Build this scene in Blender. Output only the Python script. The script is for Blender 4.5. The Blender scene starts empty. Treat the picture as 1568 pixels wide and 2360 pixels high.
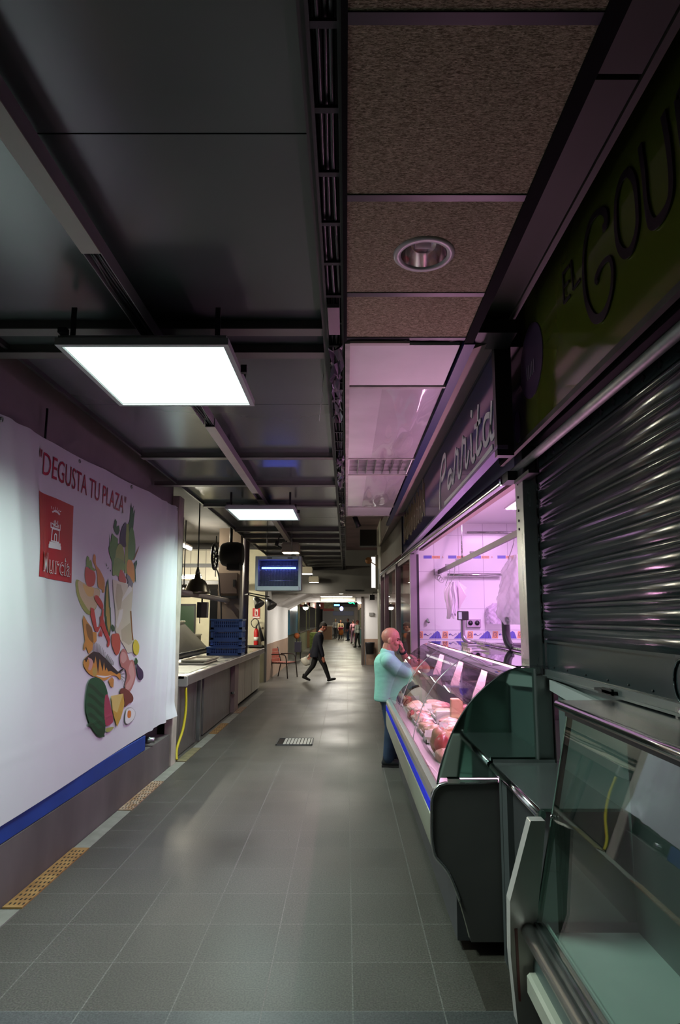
import bpy, bmesh, math, random
from mathutils import Vector, Matrix, Euler
from mathutils.geometry import tessellate_polygon

S = bpy.context.scene
C = S.collection
R = math.radians
random.seed(7)

# ------------------------------------------------------------------ camera
CAM_H = 1.71
PITCH = R(7.65)
F_PX = 1462.0                      # focal length in pixels of the 1568x2360 frame
cam_d = bpy.data.cameras.new('camera')
cam = bpy.data.objects.new('camera', cam_d)
C.objects.link(cam)
cam.location = (0, 0, CAM_H)
cam.rotation_euler = (R(90) + PITCH, 0, 0)
cam_d.sensor_fit = 'AUTO'
cam_d.sensor_width = 36.0
cam_d.lens = F_PX / 2360 * 36.0
cam_d.shift_x = -14 / 2360
cam_d.shift_y = 48.6 / 2360
cam_d.clip_start = 0.02
cam_d.clip_end = 200
S.camera = cam

# ------------------------------------------------------------------ world, exposure
w = bpy.data.worlds.new('world'); S.world = w; w.use_nodes = True
w.node_tree.nodes['Background'].inputs[0].default_value = (0.55, 0.62, 0.6, 1)
w.node_tree.nodes['Background'].inputs[1].default_value = 0.004
S.view_settings.view_transform = 'Standard'
S.view_settings.look = 'None'
S.view_settings.gamma = 1.0
S.view_settings.use_curve_mapping = False
S.view_settings.exposure = 0.0
S.cycles.use_denoising = True
S.cycles.max_bounces = 7
S.cycles.diffuse_bounces = 4
S.cycles.glossy_bounces = 4
S.cycles.transmission_bounces = 4
S.cycles.transparent_max_bounces = 12
S.cycles.caustics_reflective = False
S.cycles.caustics_refractive = False
S.cycles.sample_clamp_indirect = 4.0

# lamp strengths (the lamps themselves are built further down, where they hang)
L_PANEL = 1.5                      # glow of the two cold LED diffusers
P_PANEL = 54.0                     # watts of each LED panel's beam
L_SHOP = 49.0                      # pink light of the butcher's stall
L_CASE = 190.0                      # tube inside the meat case
L_FLOOD = 52.0                     # small floodlights further down
L_PASSAGE = 42.0                   # bright cross passage
L_HALL = 75.0                       # lamps of the far hall
L_STALL = 340.0                     # tubes in the fish stall on the left
COL_LED = (0.76, 1.0, 0.91)
COL_PINK = (0.92, 0.50, 1.0)
COL_WARM = (1.0, 0.88, 0.66)

def ray(px, py):
    c, s = math.cos(PITCH), math.sin(PITCH)
    a = (px - 798.0) / F_PX; b = -(py - 1228.6) / F_PX
    return Vector((a, c - b*s, s + b*c))

def at(px, py, X=None, Y=None, Z=None):
    """where the sight line of a measured point meets the plane of the thing it belongs to"""
    d = ray(px, py)
    t = X/d.x if X is not None else (Y/d.y if Y is not None else (Z-CAM_H)/d.z)
    return Vector((d.x*t, d.y*t, CAM_H + d.z*t))

def beam(name, loc, sx, sy, power, col, spread):
    l = bpy.data.lights.new(name, 'AREA'); l.shape = 'RECTANGLE'; l.size = sx; l.size_y = sy
    l.energy = power; l.color = col; l.spread = spread
    o = bpy.data.objects.new(name, l); C.objects.link(o); o.location = loc
    return o
# the two LED panels throw their light downwards
beam('led_panel_beam', (-0.9375, 3.185, 2.953), 0.74, 0.80, P_PANEL, COL_LED, R(142))
beam('led_panel_beam', (-0.985, 7.59, 2.953), 0.74, 0.82, P_PANEL, COL_LED, R(142))

# ------------------------------------------------------------------ materials
_m = {}
def mat(name, col, rough=0.5, metal=0.0, noise=None, bump=None, spec=0.5, emit=None, es=0.0, stretch=None, coat=0.0, col2=None, rn=0.0, sub=0.0):
    if name in _m: return _m[name]
    m = bpy.data.materials.new(name); m.use_nodes = True; _m[name] = m
    nt = m.node_tree; b = nt.nodes['Principled BSDF']
    b.inputs['Base Color'].default_value = (*col, 1)
    b.inputs['Roughness'].default_value = rough
    b.inputs['Metallic'].default_value = metal
    b.inputs['Specular IOR Level'].default_value = spec
    b.inputs['Coat Weight'].default_value = coat
    if sub: b.inputs['Subsurface Weight'].default_value = sub; b.inputs['Subsurface Radius'].default_value = (0.02, 0.008, 0.005)
    if emit: 
        b.inputs['Emission Color'].default_value = (*emit, 1); b.inputs['Emission Strength'].default_value = es
    if noise or bump:
        tc = nt.nodes.new('ShaderNodeTexCoord'); mp = nt.nodes.new('ShaderNodeMapping')
        nt.links.new(tc.outputs['Object'], mp.inputs['Vector'])
        if stretch: mp.inputs['Scale'].default_value = stretch
    if noise:
        sc, am = noise
        n = nt.nodes.new('ShaderNodeTexNoise'); n.inputs['Scale'].default_value = sc; n.inputs['Detail'].default_value = 5
        nt.links.new(mp.outputs[0], n.inputs['Vector'])
        r = nt.nodes.new('ShaderNodeValToRGB'); nt.links.new(n.outputs['Fac'], r.inputs[0])
        r.color_ramp.elements[0].position = 0.32; r.color_ramp.elements[1].position = 0.68
        c2 = col2 or tuple(min(1, c*(1+am)) for c in col)
        r.color_ramp.elements[0].color = (*[c*(1-am) for c in col], 1) if not col2 else (*col, 1)
        r.color_ramp.elements[1].color = (*c2, 1)
        nt.links.new(r.outputs[0], b.inputs['Base Color'])
        if rn:
            mr = nt.nodes.new('ShaderNodeMapRange'); nt.links.new(n.outputs['Fac'], mr.inputs[0])
            mr.inputs[1].default_value = 0.3; mr.inputs[2].default_value = 0.7
            mr.inputs[3].default_value = max(0.02, rough-rn); mr.inputs[4].default_value = min(1, rough+rn)
            nt.links.new(mr.outputs[0], b.inputs['Roughness'])
    if bump:
        sc, st = bump
        n2 = nt.nodes.new('ShaderNodeTexNoise'); n2.inputs['Scale'].default_value = sc; n2.inputs['Detail'].default_value = 3
        nt.links.new(mp.outputs[0], n2.inputs['Vector'])
        bp = nt.nodes.new('ShaderNodeBump'); bp.inputs['Strength'].default_value = st; bp.inputs['Distance'].default_value = 0.01
        nt.links.new(n2.outputs['Fac'], bp.inputs['Height']); nt.links.new(bp.outputs[0], b.inputs['Normal'])
    return m

def emis(name, col, strength):
    m = bpy.data.materials.new(name); m.use_nodes = True
    nt = m.node_tree; nt.nodes.remove(nt.nodes['Principled BSDF'])
    e = nt.nodes.new('ShaderNodeEmission'); e.inputs[0].default_value = (*col, 1); e.inputs[1].default_value = strength
    nt.links.new(e.outputs[0], nt.nodes['Material Output'].inputs[0])
    return m

def glass(name, tint=(1, 1, 1), refl=1.0, rough=0.01, ior=1.45, film=0.0):
    """sheet glass or clear film: see-through with a Fresnel reflection"""
    m = bpy.data.materials.new(name); m.use_nodes = True
    nt = m.node_tree; nt.nodes.remove(nt.nodes['Principled BSDF'])
    t = nt.nodes.new('ShaderNodeBsdfTransparent'); t.inputs[0].default_value = (*tint, 1)
    g = nt.nodes.new('ShaderNodeBsdfGlossy'); g.inputs['Roughness'].default_value = rough
    f = nt.nodes.new('ShaderNodeLayerWeight'); f.inputs[0].default_value = 0.5      # Schlick, the same from both faces
    pw = nt.nodes.new('ShaderNodeMath'); pw.operation = 'POWER'; pw.inputs[1].default_value = 5.0
    nt.links.new(f.outputs['Facing'], pw.inputs[0])
    k = nt.nodes.new('ShaderNodeMath'); k.operation = 'MULTIPLY_ADD'; k.use_clamp = True
    f0 = ((ior-1)/(ior+1))**2
    k.inputs[1].default_value = refl*(1-f0); k.inputs[2].default_value = refl*f0 + film
    nt.links.new(pw.outputs[0], k.inputs[0])
    mx = nt.nodes.new('ShaderNodeMixShader')
    nt.links.new(k.outputs[0], mx.inputs[0]); nt.links.new(t.outputs[0], mx.inputs[1]); nt.links.new(g.outputs[0], mx.inputs[2])
    nt.links.new(mx.outputs[0], nt.nodes['Material Output'].inputs[0])
    return m

def tiles(name, col, joint, w_, h_, mortar=0.003, plane='xy', off=(0, 0, 0), rough=0.4, speck=None, speck_amt=0.25, var=0.08, spec=0.5, rn=0.08, joint_rough=0.6, big=(1.2, 0.15)):
    m = bpy.data.materials.new(name); m.use_nodes = True
    nt = m.node_tree; b = nt.nodes['Principled BSDF']; L = nt.links.new
    tc = nt.nodes.new('ShaderNodeTexCoord'); sx = nt.nodes.new('ShaderNodeSeparateXYZ'); cb = nt.nodes.new('ShaderNodeCombineXYZ')
    mp = nt.nodes.new('ShaderNodeMapping'); mp.inputs['Location'].default_value = off
    L(tc.outputs['Object'], mp.inputs[0]); L(mp.outputs[0], sx.inputs[0])
    a = 'XYZ'
    L(sx.outputs[a.index(plane[0].upper())], cb.inputs[0]); L(sx.outputs[a.index(plane[1].upper())], cb.inputs[1])
    br = nt.nodes.new('ShaderNodeTexBrick'); br.offset = 0; br.squash = 1
    br.inputs['Scale'].default_value = 1; br.inputs['Mortar Size'].default_value = mortar; br.inputs['Mortar Smooth'].default_value = 0.3
    br.inputs['Brick Width'].default_value = w_; br.inputs['Row Height'].default_value = h_; br.inputs['Bias'].default_value = 0
    br.inputs['Color1'].default_value = (*[c*(1-var) for c in col], 1); br.inputs['Color2'].default_value = (*[min(1, c*(1+var)) for c in col], 1)
    br.inputs['Mortar'].default_value = (*joint, 1)
    L(cb.outputs[0], br.inputs['Vector'])
    last = br.outputs['Color']
    n = nt.nodes.new('ShaderNodeTexNoise'); n.inputs['Scale'].default_value = big[0]; n.inputs['Detail'].default_value = 4
    L(tc.outputs['Object'], n.inputs['Vector'])
    def mul(src, fac_socket, lo, hi):
        r = nt.nodes.new('ShaderNodeMapRange'); L(fac_socket, r.inputs[0])
        r.inputs[1].default_value = 0.3; r.inputs[2].default_value = 0.7; r.inputs[3].default_value = lo; r.inputs[4].default_value = hi
        v = nt.nodes.new('ShaderNodeVectorMath'); v.operation = 'SCALE'; L(src, v.inputs[0]); L(r.outputs[0], v.inputs['Scale'])
        return v.outputs[0]
    last = mul(last, n.outputs['Fac'], 1-big[1], 1+big[1])
    if speck:
        n2 = nt.nodes.new('ShaderNodeTexNoise'); n2.inputs['Scale'].default_value = speck; n2.inputs['Detail'].default_value = 2
        L(tc.outputs['Object'], n2.inputs['Vector'])
        last = mul(last, n2.outputs['Fac'], 1-speck_amt, 1+speck_amt)
    L(last, b.inputs['Base Color'])
    r = nt.nodes.new('ShaderNodeMapRange'); L(n.outputs['Fac'], r.inputs[0]); r.inputs[1].default_value = 0.3; r.inputs[2].default_value = 0.7
    r.inputs[3].default_value = max(0.02, rough-rn); r.inputs[4].default_value = rough+rn
    mx = nt.nodes.new('ShaderNodeMix'); mx.data_type = 'FLOAT'
    L(br.outputs['Fac'], mx.inputs[0]); L(r.outputs[0], mx.inputs[2]); mx.inputs[3].default_value = joint_rough
    L(mx.outputs[0], b.inputs['Roughness'])
    b.inputs['Specular IOR Level'].default_value = spec
    return m

# ------------------------------------------------------------------ mesh builder
def basis(d):
    d = Vector(d).normalized()
    u = d.cross(Vector((0, 0, 1)))
    if u.length < 1e-4: u = Vector((1, 0, 0))
    u.normalize(); return u, d.cross(u).normalized()

class MB:
    def __init__(s): s.v = []; s.f = []; s.mi = []; s.sm = []
    def add(s, vs, fs, mi=0, smooth=False):
        k = len(s.v); s.v += [tuple(v) for v in vs]
        for f in fs: s.f.append([k+i for i in f]); s.mi.append(mi); s.sm.append(smooth)
        return s
    def box(s, x0, x1, y0, y1, z0, z1, mi=0):
        v = [(x, y, z) for z in (z0, z1) for y in (y0, y1) for x in (x0, x1)]
        return s.add(v, [(0, 2, 3, 1), (4, 5, 7, 6), (0, 1, 5, 4), (2, 6, 7, 3), (0, 4, 6, 2), (1, 3, 7, 5)], mi)
    def obox(s, c, size, rot=(0, 0, 0), mi=0):
        M = Euler(rot).to_matrix(); h = Vector(size)/2; c = Vector(c)
        v = [c + M @ Vector((x*h.x, y*h.y, z*h.z)) for z in (-1, 1) for y in (-1, 1) for x in (-1, 1)]
        return s.add(v, [(0, 2, 3, 1), (4, 5, 7, 6), (0, 1, 5, 4), (2, 6, 7, 3), (0, 4, 6, 2), (1, 3, 7, 5)], mi)
    def bar(s, a, b, w_, h_, mi=0, up=(0, 0, 1)):
        a, b = Vector(a), Vector(b); d = (b-a).normalized(); up = Vector(up)
        u = d.cross(up)
        if u.length < 1e-4: u = d.cross(Vector((0, 1, 0)))
        u.normalize(); t = u.cross(d).normalized()
        v = [p + u*sx*w_/2 + t*sz*h_/2 for p in (a, b) for sz in (-1, 1) for sx in (-1, 1)]
        return s.add(v, [(0, 1, 3, 2), (4, 6, 7, 5), (0, 4, 5, 1), (2, 3, 7, 6), (0, 2, 6, 4), (1, 5, 7, 3)], mi)
    def tube(s, pts, r, n=10, mi=0, caps=True, sq=1.0):
        pts = [Vector(p) for p in pts]; m = len(pts)
        rr = r if isinstance(r, (list, tuple)) else [r]*m
        k = len(s.v); u0 = None
        for i, p in enumerate(pts):
            d = (pts[min(i+1, m-1)] - pts[max(i-1, 0)])
            u, v = basis(d)
            if u0 is not None:
                d.normalize(); u = (u0 - d*u0.dot(d)).normalized(); v = d.cross(u)
            u0 = u
            for j in range(n):
                a = 2*math.pi*j/n
                s.v.append(tuple(p + (u*math.cos(a) + v*math.sin(a)*sq)*rr[i]))
        for i in range(m-1):
            for j in range(n):
                s.f.append([k+i*n+j, k+i*n+(j+1) % n, k+(i+1)*n+(j+1) % n, k+(i+1)*n+j]); s.mi.append(mi); s.sm.append(True)
        if caps:
            s.f.append([k+j for j in range(n)][::-1]); s.mi.append(mi); s.sm.append(False)
            s.f.append([k+(m-1)*n+j for j in range(n)]); s.mi.append(mi); s.sm.append(False)
        return s
    def limb(s, pts, rr, n=14):
        """tapered limb with round joints, to be fused"""
        s.tube(pts, rr, n)
        for p, r in zip(pts, rr): s.ell(p, (r, r, r), n, 8)
        return s
    def ell(s, c, rad, nu=16, nv=10, rot=None, mi=0):
        c = Vector(c); M = Euler(rot).to_matrix() if rot else Matrix.Identity(3); k = len(s.v)
        vs = [c + M @ Vector((0, 0, -rad[2]))]
        for i in range(1, nv):
            t = math.pi*i/nv - math.pi/2
            for j in range(nu):
                a = 2*math.pi*j/nu
                vs.append(c + M @ Vector((rad[0]*math.cos(t)*math.cos(a), rad[1]*math.cos(t)*math.sin(a), rad[2]*math.sin(t))))
        vs.append(c + M @ Vector((0, 0, rad[2])))
        fs = [(0, 1+(j+1) % nu, 1+j) for j in range(nu)]
        for i in range(nv-2):
            for j in range(nu):
                a = 1+i*nu; fs.append((a+j, a+(j+1) % nu, a+nu+(j+1) % nu, a+nu+j))
        a = 1+(nv-2)*nu; fs += [(a+j, a+(j+1) % nu, len(vs)-1) for j in range(nu)]
        return s.add(vs, fs, mi, True)
    def lathe(s, prof, o, axis=(0, 0, 1), n=24, mi=0, smooth=True):
        o = Vector(o); d = Vector(axis).normalized(); u, v = basis(d); k = len(s.v)
        for r, h in prof:
            for j in range(n):
                a = 2*math.pi*j/n; s.v.append(tuple(o + d*h + (u*math.cos(a)+v*math.sin(a))*r))
        for i in range(len(prof)-1):
            for j in range(n):
                s.f.append([k+i*n+j, k+i*n+(j+1) % n, k+(i+1)*n+(j+1) % n, k+(i+1)*n+j]); s.mi.append(mi); s.sm.append(smooth)
        return s
    def disc(s, c, axis, r, n=24, mi=0):
        c = Vector(c); u, v = basis(axis)
        return s.add([c+(u*math.cos(2*math.pi*j/n)+v*math.sin(2*math.pi*j/n))*r for j in range(n)], [list(range(n))], mi)
    def prism(s, poly, vec, mi=0, smooth=False, cap=True):
        p = [Vector(q) for q in poly]; n = len(p); vec = Vector(vec)
        tri = tessellate_polygon([p])
        fs = [(i, (i+1) % n, n+(i+1) % n, n+i) for i in range(n)]
        s.add(p+[q+vec for q in p], fs, mi, smooth)
        if cap:
            s.add(p, tri, mi); s.add([q+vec for q in p], [t[::-1] for t in tri], mi)
        return s
    def strip(s, poly, vec, mi=0, smooth=True):
        p = [Vector(q) for q in poly]; n = len(p); vec = Vector(vec)
        return s.add(p+[q+vec for q in p], [(i, i+1, n+i+1, n+i) for i in range(n-1)], mi, smooth)
    def poly(s, pts, mi=0):
        p = [Vector(q) for q in pts]
        return s.add(p, tessellate_polygon([p]), mi)
    def grid(s, fn, nu, nv, mi=0, smooth=True):
        vs = [fn(i/nu, j/nv) for j in range(nv+1) for i in range(nu+1)]
        return s.add(vs, [(j*(nu+1)+i, j*(nu+1)+i+1, (j+1)*(nu+1)+i+1, (j+1)*(nu+1)+i) for j in range(nv) for i in range(nu)], mi, smooth)
    def loft(s, secs, n=28, mi=0):
        """closed body through elliptical rings (x, y, z, rx, ry)"""
        k = len(s.v)
        for x, y, z, rx, ry in secs:
            for j in range(n):
                a = 2*math.pi*j/n; s.v.append((x+rx*math.cos(a), y+ry*math.sin(a), z))
        for i in range(len(secs)-1):
            for j in range(n): s.f.append([k+i*n+j, k+i*n+(j+1) % n, k+(i+1)*n+(j+1) % n, k+(i+1)*n+j]); s.mi.append(mi); s.sm.append(True)
        s.f.append([k+j for j in range(n)][::-1]); s.f.append([k+(len(secs)-1)*n+j for j in range(n)]); s.mi += [mi, mi]; s.sm += [False, False]
        return s
    def jitter(s, amt, k0=0, seed=1):
        r = random.Random(seed)
        for i in range(k0, len(s.v)):
            s.v[i] = tuple(c + r.uniform(-amt, amt) for c in s.v[i])
        return s
    def build(s, name, mats, parent=None, bevel=0.0, seg=2, solid=0.0, keep=False, remesh=0.0, smooth_it=0, sub=0):
        me = bpy.data.meshes.new(name)
        v = s.v
        o = bpy.data.objects.new(name, me)
        if parent is None and not keep and v:
            xs = [p[0] for p in v]; ys = [p[1] for p in v]; zs = [p[2] for p in v]
            c = ((min(xs)+max(xs))/2, (min(ys)+max(ys))/2, min(zs))
            v = [(p[0]-c[0], p[1]-c[1], p[2]-c[2]) for p in v]; o.location = c
        me.from_pydata(v, [], s.f)
        for m in (mats if isinstance(mats, (list, tuple)) else [mats]): me.materials.append(m)
        for p, mi, sm in zip(me.polygons, s.mi, s.sm): p.material_index = mi; p.use_smooth = sm
        bm = bmesh.new(); bm.from_mesh(me)
        bmesh.ops.recalc_face_normals(bm, faces=bm.faces); bm.to_mesh(me); bm.free()
        C.objects.link(o)
        if parent is not None:
            o.parent = parent; o.matrix_parent_inverse = Matrix.Translation(-world_loc(parent))
        if solid:
            q = o.modifiers.new('solid', 'SOLIDIFY'); q.thickness = solid; q.offset = 0
        if remesh:
            q = o.modifiers.new('fuse', 'REMESH'); q.mode = 'VOXEL'; q.voxel_size = remesh; q.use_smooth_shade = True
        if smooth_it:
            q = o.modifiers.new('soften', 'SMOOTH'); q.factor = 0.5; q.iterations = smooth_it
        if bevel:
            q = o.modifiers.new('bevel', 'BEVEL'); q.width = bevel; q.segments = seg; q.limit_method = 'ANGLE'; q.angle_limit = R(40)
        if sub:
            q = o.modifiers.new('sub', 'SUBSURF'); q.levels = sub; q.render_levels = sub
        return o

def world_loc(o):
    l = Vector(o.location)
    p = o.parent
    if p is not None: l = l + o.matrix_parent_inverse.translation + world_loc(p)
    return l

def each(name, mbs, mats, parent, **kw):
    return [m.build(name, mats, parent, **kw) for m in mbs]
def tag(o, label, cat, group=None):
    o['label'] = label; o['category'] = cat
    if group: o['group'] = group
    return o
def struct(o):
    o['kind'] = 'structure'; return o
def stuff(o):
    o['kind'] = 'stuff'; return o
def thing(name, label, cat, loc=(0, 0, 0), group=None):
    o = bpy.data.objects.new(name, None); C.objects.link(o); o.location = loc; o.empty_display_size = 0.1
    return tag(o, label, cat, group)
def copy_tree(o, parent=None):
    c = o.copy(); C.objects.link(c)
    if parent is not None: c.parent = parent
    for ch in [x for x in o.children]: copy_tree(ch, c)
    return c
def cr(pts, n=6, closed=False):
    """smooth line through points"""
    p = [Vector(q) for q in pts]; out = []; m = len(p)
    for i in range(m if closed else m-1):
        a = p[(i-1) % m] if closed or i > 0 else p[0]; b = p[i]; c = p[(i+1) % m]
        d = p[(i+2) % m] if closed or i+2 < m else p[-1]
        for j in range(n):
            t = j/n
            out.append(0.5*((2*b)+(c-a)*t+(2*a-5*b+4*c-d)*t*t+(3*b-a-3*c+d)*t**3))
    if not closed: out.append(p[-1])
    return out

# ------------------------------------------------------------------ shared materials
STEEL = mat('brushed_steel', (0.50, 0.50, 0.49), 0.28, 1.0, noise=(6, 0.08), stretch=(1, 12, 1), rn=0.08)
STEEL_D = mat('dull_steel', (0.34, 0.34, 0.34), 0.4, 1.0, noise=(5, 0.15), rn=0.1)
CHROME = mat('polished_steel', (0.66, 0.66, 0.65), 0.14, 1.0)
ALU = mat('aluminium_profile', (0.55, 0.55, 0.54), 0.35, 0.9, noise=(9, 0.06))
BLACK = mat('black_metal', (0.012, 0.012, 0.014), 0.45)
BLACKP = mat('black_plastic', (0.015, 0.015, 0.017), 0.35)
DARKGREY = mat('dark_grey_paint', (0.05, 0.05, 0.055), 0.5, noise=(4, 0.2))
WHITE_P = mat('white_plastic', (0.78, 0.78, 0.76), 0.4)
CREAM = mat('cream_plaster', (0.62, 0.58, 0.42), 0.7, noise=(3, 0.07))
RED = mat('red_paint', (0.55, 0.02, 0.02), 0.4)
SKIN = mat('skin', (0.50, 0.19, 0.135), 0.5, noise=(30, 0.08), sub=0.15)
# ================================================================== THE SETTING
# floor: 40 cm dark terrazzo slabs
FLOOR_M = tiles('terrazzo_floor', (0.083, 0.075, 0.064), (0.150, 0.14, 0.125), 0.4, 0.4, 0.0035, 'xy', (0.37, -0.64, 0), 0.42, speck=110, speck_amt=0.34, var=0.07, rn=0.09, big=(0.9, 0.16), spec=0.32)
f = MB().box(-6.5, 4.5, -4.5, 76, -0.12, 0).build('floor', FLOOR_M, keep=True); struct(f)
SIDE_M = tiles('dark_brown_slabs', (0.050, 0.043, 0.034), (0.12, 0.115, 0.09), 0.4, 0.4, 0.0035, 'xy', (0.37, -0.64, 0), 0.4, speck=110, speck_amt=0.3, var=0.06, big=(1.5, 0.2))
f = MB().box(0.615, 1.6, 3.045, 12.3, 0.0, 0.0012).build('floor_side_strip', SIDE_M, keep=True); struct(f)  # darker brown strip of the floor along the cases
BAND = tiles('dark_band_slabs', (0.066, 0.067, 0.066), (0.13, 0.13, 0.12), 0.4, 0.4, 0.0035, 'xy', (0.37, -0.64, 0), 0.4, speck=110, speck_amt=0.3, var=0.06)
f = MB().box(-1.92, 1.6, 2.2, 3.040, 0.0, 0.0012).build('floor_band', BAND, keep=True); struct(f)

# building slab over everything, and the low ceiling of panels over the aisle
CEIL_M = mat('grey_ceiling_sheet', (0.092, 0.106, 0.106), 0.20, 0.0, noise=(0.8, 0.10), spec=1.0, rn=0.05)
CEIL_U = mat('dark_concrete', (0.085, 0.078, 0.075), 0.85, noise=(2, 0.15))
o = MB().box(-6.5, 4.5, -4.5, 18.75, 3.78, 3.95).build('ceiling_slab', CEIL_U, keep=True); struct(o)
ys = [-2.2, -0.4, 1.785, 3.061, 4.3, 5.636, 6.84, 8.168, 9.35, 10.513, 11.4, 12.189, 13.4, 14.584, 15.7, 16.8, 18.5]
m = MB()
for i, (a, b) in enumerate(zip(ys[:-1], ys[1:])):
    m.box(-1.85, -0.115, a+0.003, b-0.003, 3.2, 3.206)
o = m.build('ceiling', CEIL_M, keep=True); struct(o)
m = MB()                                                    # rails that carry the sheets
for y in (3.061, 3.348, 5.636, 6.84, 8.168, 10.513, 11.4, 12.189, 13.4, 14.584, 15.7, 16.8, 17.7):
    x0 = -2.1 if y in (3.061, 3.348, 6.84) else -1.86
    m.box(x0, -0.09, y-0.03, y+0.03, 3.155, 3.2)
    m.box(x0, -0.09, y-0.042, y+0.042, 3.150, 3.156)
RAIL_M = mat('rail_grey', (0.17, 0.165, 0.15), 0.45, 0.3)
o = m.build('trim_1', RAIL_M, keep=True); struct(o)
# edge profile + end board of the sheet ceiling
m = MB().box(-0.118, -0.098, -2.2, 18.6, 3.14, 3.24).box(-1.87, -1.85, -2.2, 18.6, 3.17, 3.25).box(-1.87, -0.1, 18.5, 18.56, 3.1, 3.26)
o = m.build('trim_2', mat('dark_edge', (0.03, 0.028, 0.028), 0.5), keep=True); struct(o)

# ceiling of wood-wool slabs on the right, then white panels
def woodwool():
    m = bpy.data.materials.new('wood_wool_slab'); m.use_nodes = True; nt = m.node_tree; L = nt.links.new
    b = nt.nodes['Principled BSDF']; b.inputs['Roughness'].default_value = 0.9; b.inputs['Specular IOR Level'].default_value = 0.1
    tc = nt.nodes.new('ShaderNodeTexCoord')
    def lay(sc, rot, dist):
        mp = nt.nodes.new('ShaderNodeMapping'); mp.inputs['Scale'].default_value = sc; mp.inputs['Rotation'].default_value = (0, 0, rot)
        L(tc.outputs['Object'], mp.inputs[0])
        n = nt.nodes.new('ShaderNodeTexNoise'); n.inputs['Scale'].default_value = 1; n.inputs['Detail'].default_value = 3; n.inputs['Distortion'].default_value = dist
        L(mp.outputs[0], n.inputs['Vector']); return n.outputs['Fac']
    a = lay((60, 240, 60), 0.6, 1.2); c = lay((60, 240, 60), -0.7, 1.2); d = lay((60, 240, 60), 1.9, 1.2)
    mx = nt.nodes.new('ShaderNodeMath'); mx.operation = 'MAXIMUM'; L(a, mx.inputs[0]); L(c, mx.inputs[1])
    m2 = nt.nodes.new('ShaderNodeMath'); m2.operation = 'MAXIMUM'; L(mx.outputs[0], m2.inputs[0]); L(d, m2.inputs[1])
    r = nt.nodes.new('ShaderNodeValToRGB'); L(m2.outputs[0], r.inputs[0])
    r.color_ramp.elements[0].position = 0.48; r.color_ramp.elements[0].color = (0.165, 0.128, 0.082, 1)
    r.color_ramp.elements[1].position = 0.72; r.color_ramp.elements[1].color = (0.74, 0.63, 0.45, 1)
    L(r.outputs[0], b.inputs['Base Color'])
    bp = nt.nodes.new('ShaderNodeBump'); bp.inputs['Strength'].default_value = 0.6; bp.inputs['Distance'].default_value = 0.006
    L(m2.outputs[0], bp.inputs['Height']); L(bp.outputs[0], b.inputs['Normal'])
    return m
WOOD = woodwool()
m = MB()
yw = [-2.0, -0.7, 0.67, 1.307, 1.946, 2.583, 3.02]
for a, b in zip(yw[:-1], yw[1:]):
    if not a < 2.28 < b: m.box(0.0, 0.60, a+0.012, b-0.012, 3.1, 3.13)
    else:                                                # slab with the round hole of the downlight
        out = [Vector(q) for q in ((0, a+0.012, 3.1), (0.6, a+0.012, 3.1), (0.6, b-0.012, 3.1), (0, b-0.012, 3.1))]
        inn = [Vector((0.30+0.09*math.cos(i*math.pi/16), 2.28+0.09*math.sin(i*math.pi/16), 3.1)) for i in range(32)]
        m.add(out+inn, tessellate_polygon([out, inn]))
o = m.build('ceiling_woodwool', WOOD, keep=True); struct(o)
m = MB()
for y in yw[1:]: m.box(0, 0.62, y-0.016, y+0.016, 3.096, 3.104)
m2 = MB().box(0.598, 0.645, -2, 3.06, 3.09, 3.14).box(-0.012, 0.004, -2, 3.06, 3.092, 3.16)
o = m2.build('trim_14', mat('black_side_bar', (0.008, 0.007, 0.008), 0.85, spec=0.1), keep=True); struct(o)
o = m.build('trim_3', mat('dark_grid_bar', (0.022, 0.02, 0.028), 0.4), keep=True); struct(o)

PANEL_W = mat('white_ceiling_panel', (0.84, 0.80, 0.80), 0.55, noise=(3, 0.05))
PANEL_G = mat('glossy_ceiling_panel', (0.66, 0.62, 0.64), 0.12, noise=(2, 0.1), spec=0.6)
m = MB()
m.box(0.02, 0.585, 3.10, 3.665, 3.1, 3.115, 0)
m.box(0.02, 0.585, 3.70, 5.42, 3.1, 3.115, 1)
m.box(0.02, 0.585, 6.07, 7.85, 3.1, 3.115, 1)
m.box(0.02, 0.585, 7.88, 8.54, 3.1, 3.115, 0)
o = m.build('ceiling_right', [PANEL_W, PANEL_G], keep=True); struct(o)
m = MB().box(-0.005, 0.02, 3.05, 8.56, 3.085, 3.14)
for y in (3.685, 5.43, 6.06, 7.865, 8.55): m.box(0.0, 0.6, y-0.012, y+0.012, 3.092, 3.118)
o = m.build('trim_4', mat('cream_grid_bar', (0.42, 0.40, 0.36), 0.5, noise=(9, 0.2)), keep=True); struct(o)
# soffit strip between the panels and the shop sign, with its dark blue edge profile
m = MB().prism([(0.655, 3.15, 3.10), (0.79, 3.15, 3.15), (0.79, 3.15, 3.17), (0.655, 3.15, 3.13)], (0, 9.2, 0))
o = m.build('trim_5', mat('taupe_soffit', (0.36, 0.30, 0.27), 0.5, noise=(1.5, 0.1)), keep=True); struct(o)
m = MB().box(0.60, 0.655, 3.06, 9.4, 3.085, 3.12)
o = m.build('trim_6', mat('blue_profile', (0.006, 0.012, 0.095), 0.3), keep=True); struct(o)

# grey duct casing beside the wood-wool ceiling
m = MB().box(0.70, 0.845, -2.0, 1.62, 3.25, 3.6).box(0.70, 0.845, 1.64, 3.2, 3.25, 3.6).box(0.685, 0.70, -2, 3.2, 3.242, 3.3).box(0.845, 0.87, -2, 3.2, 3.235, 3.62)
o = m.build('trim_7', mat('grey_casing', (0.085, 0.085, 0.07), 0.6, noise=(2, 0.1)), keep=True); struct(o)

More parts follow.
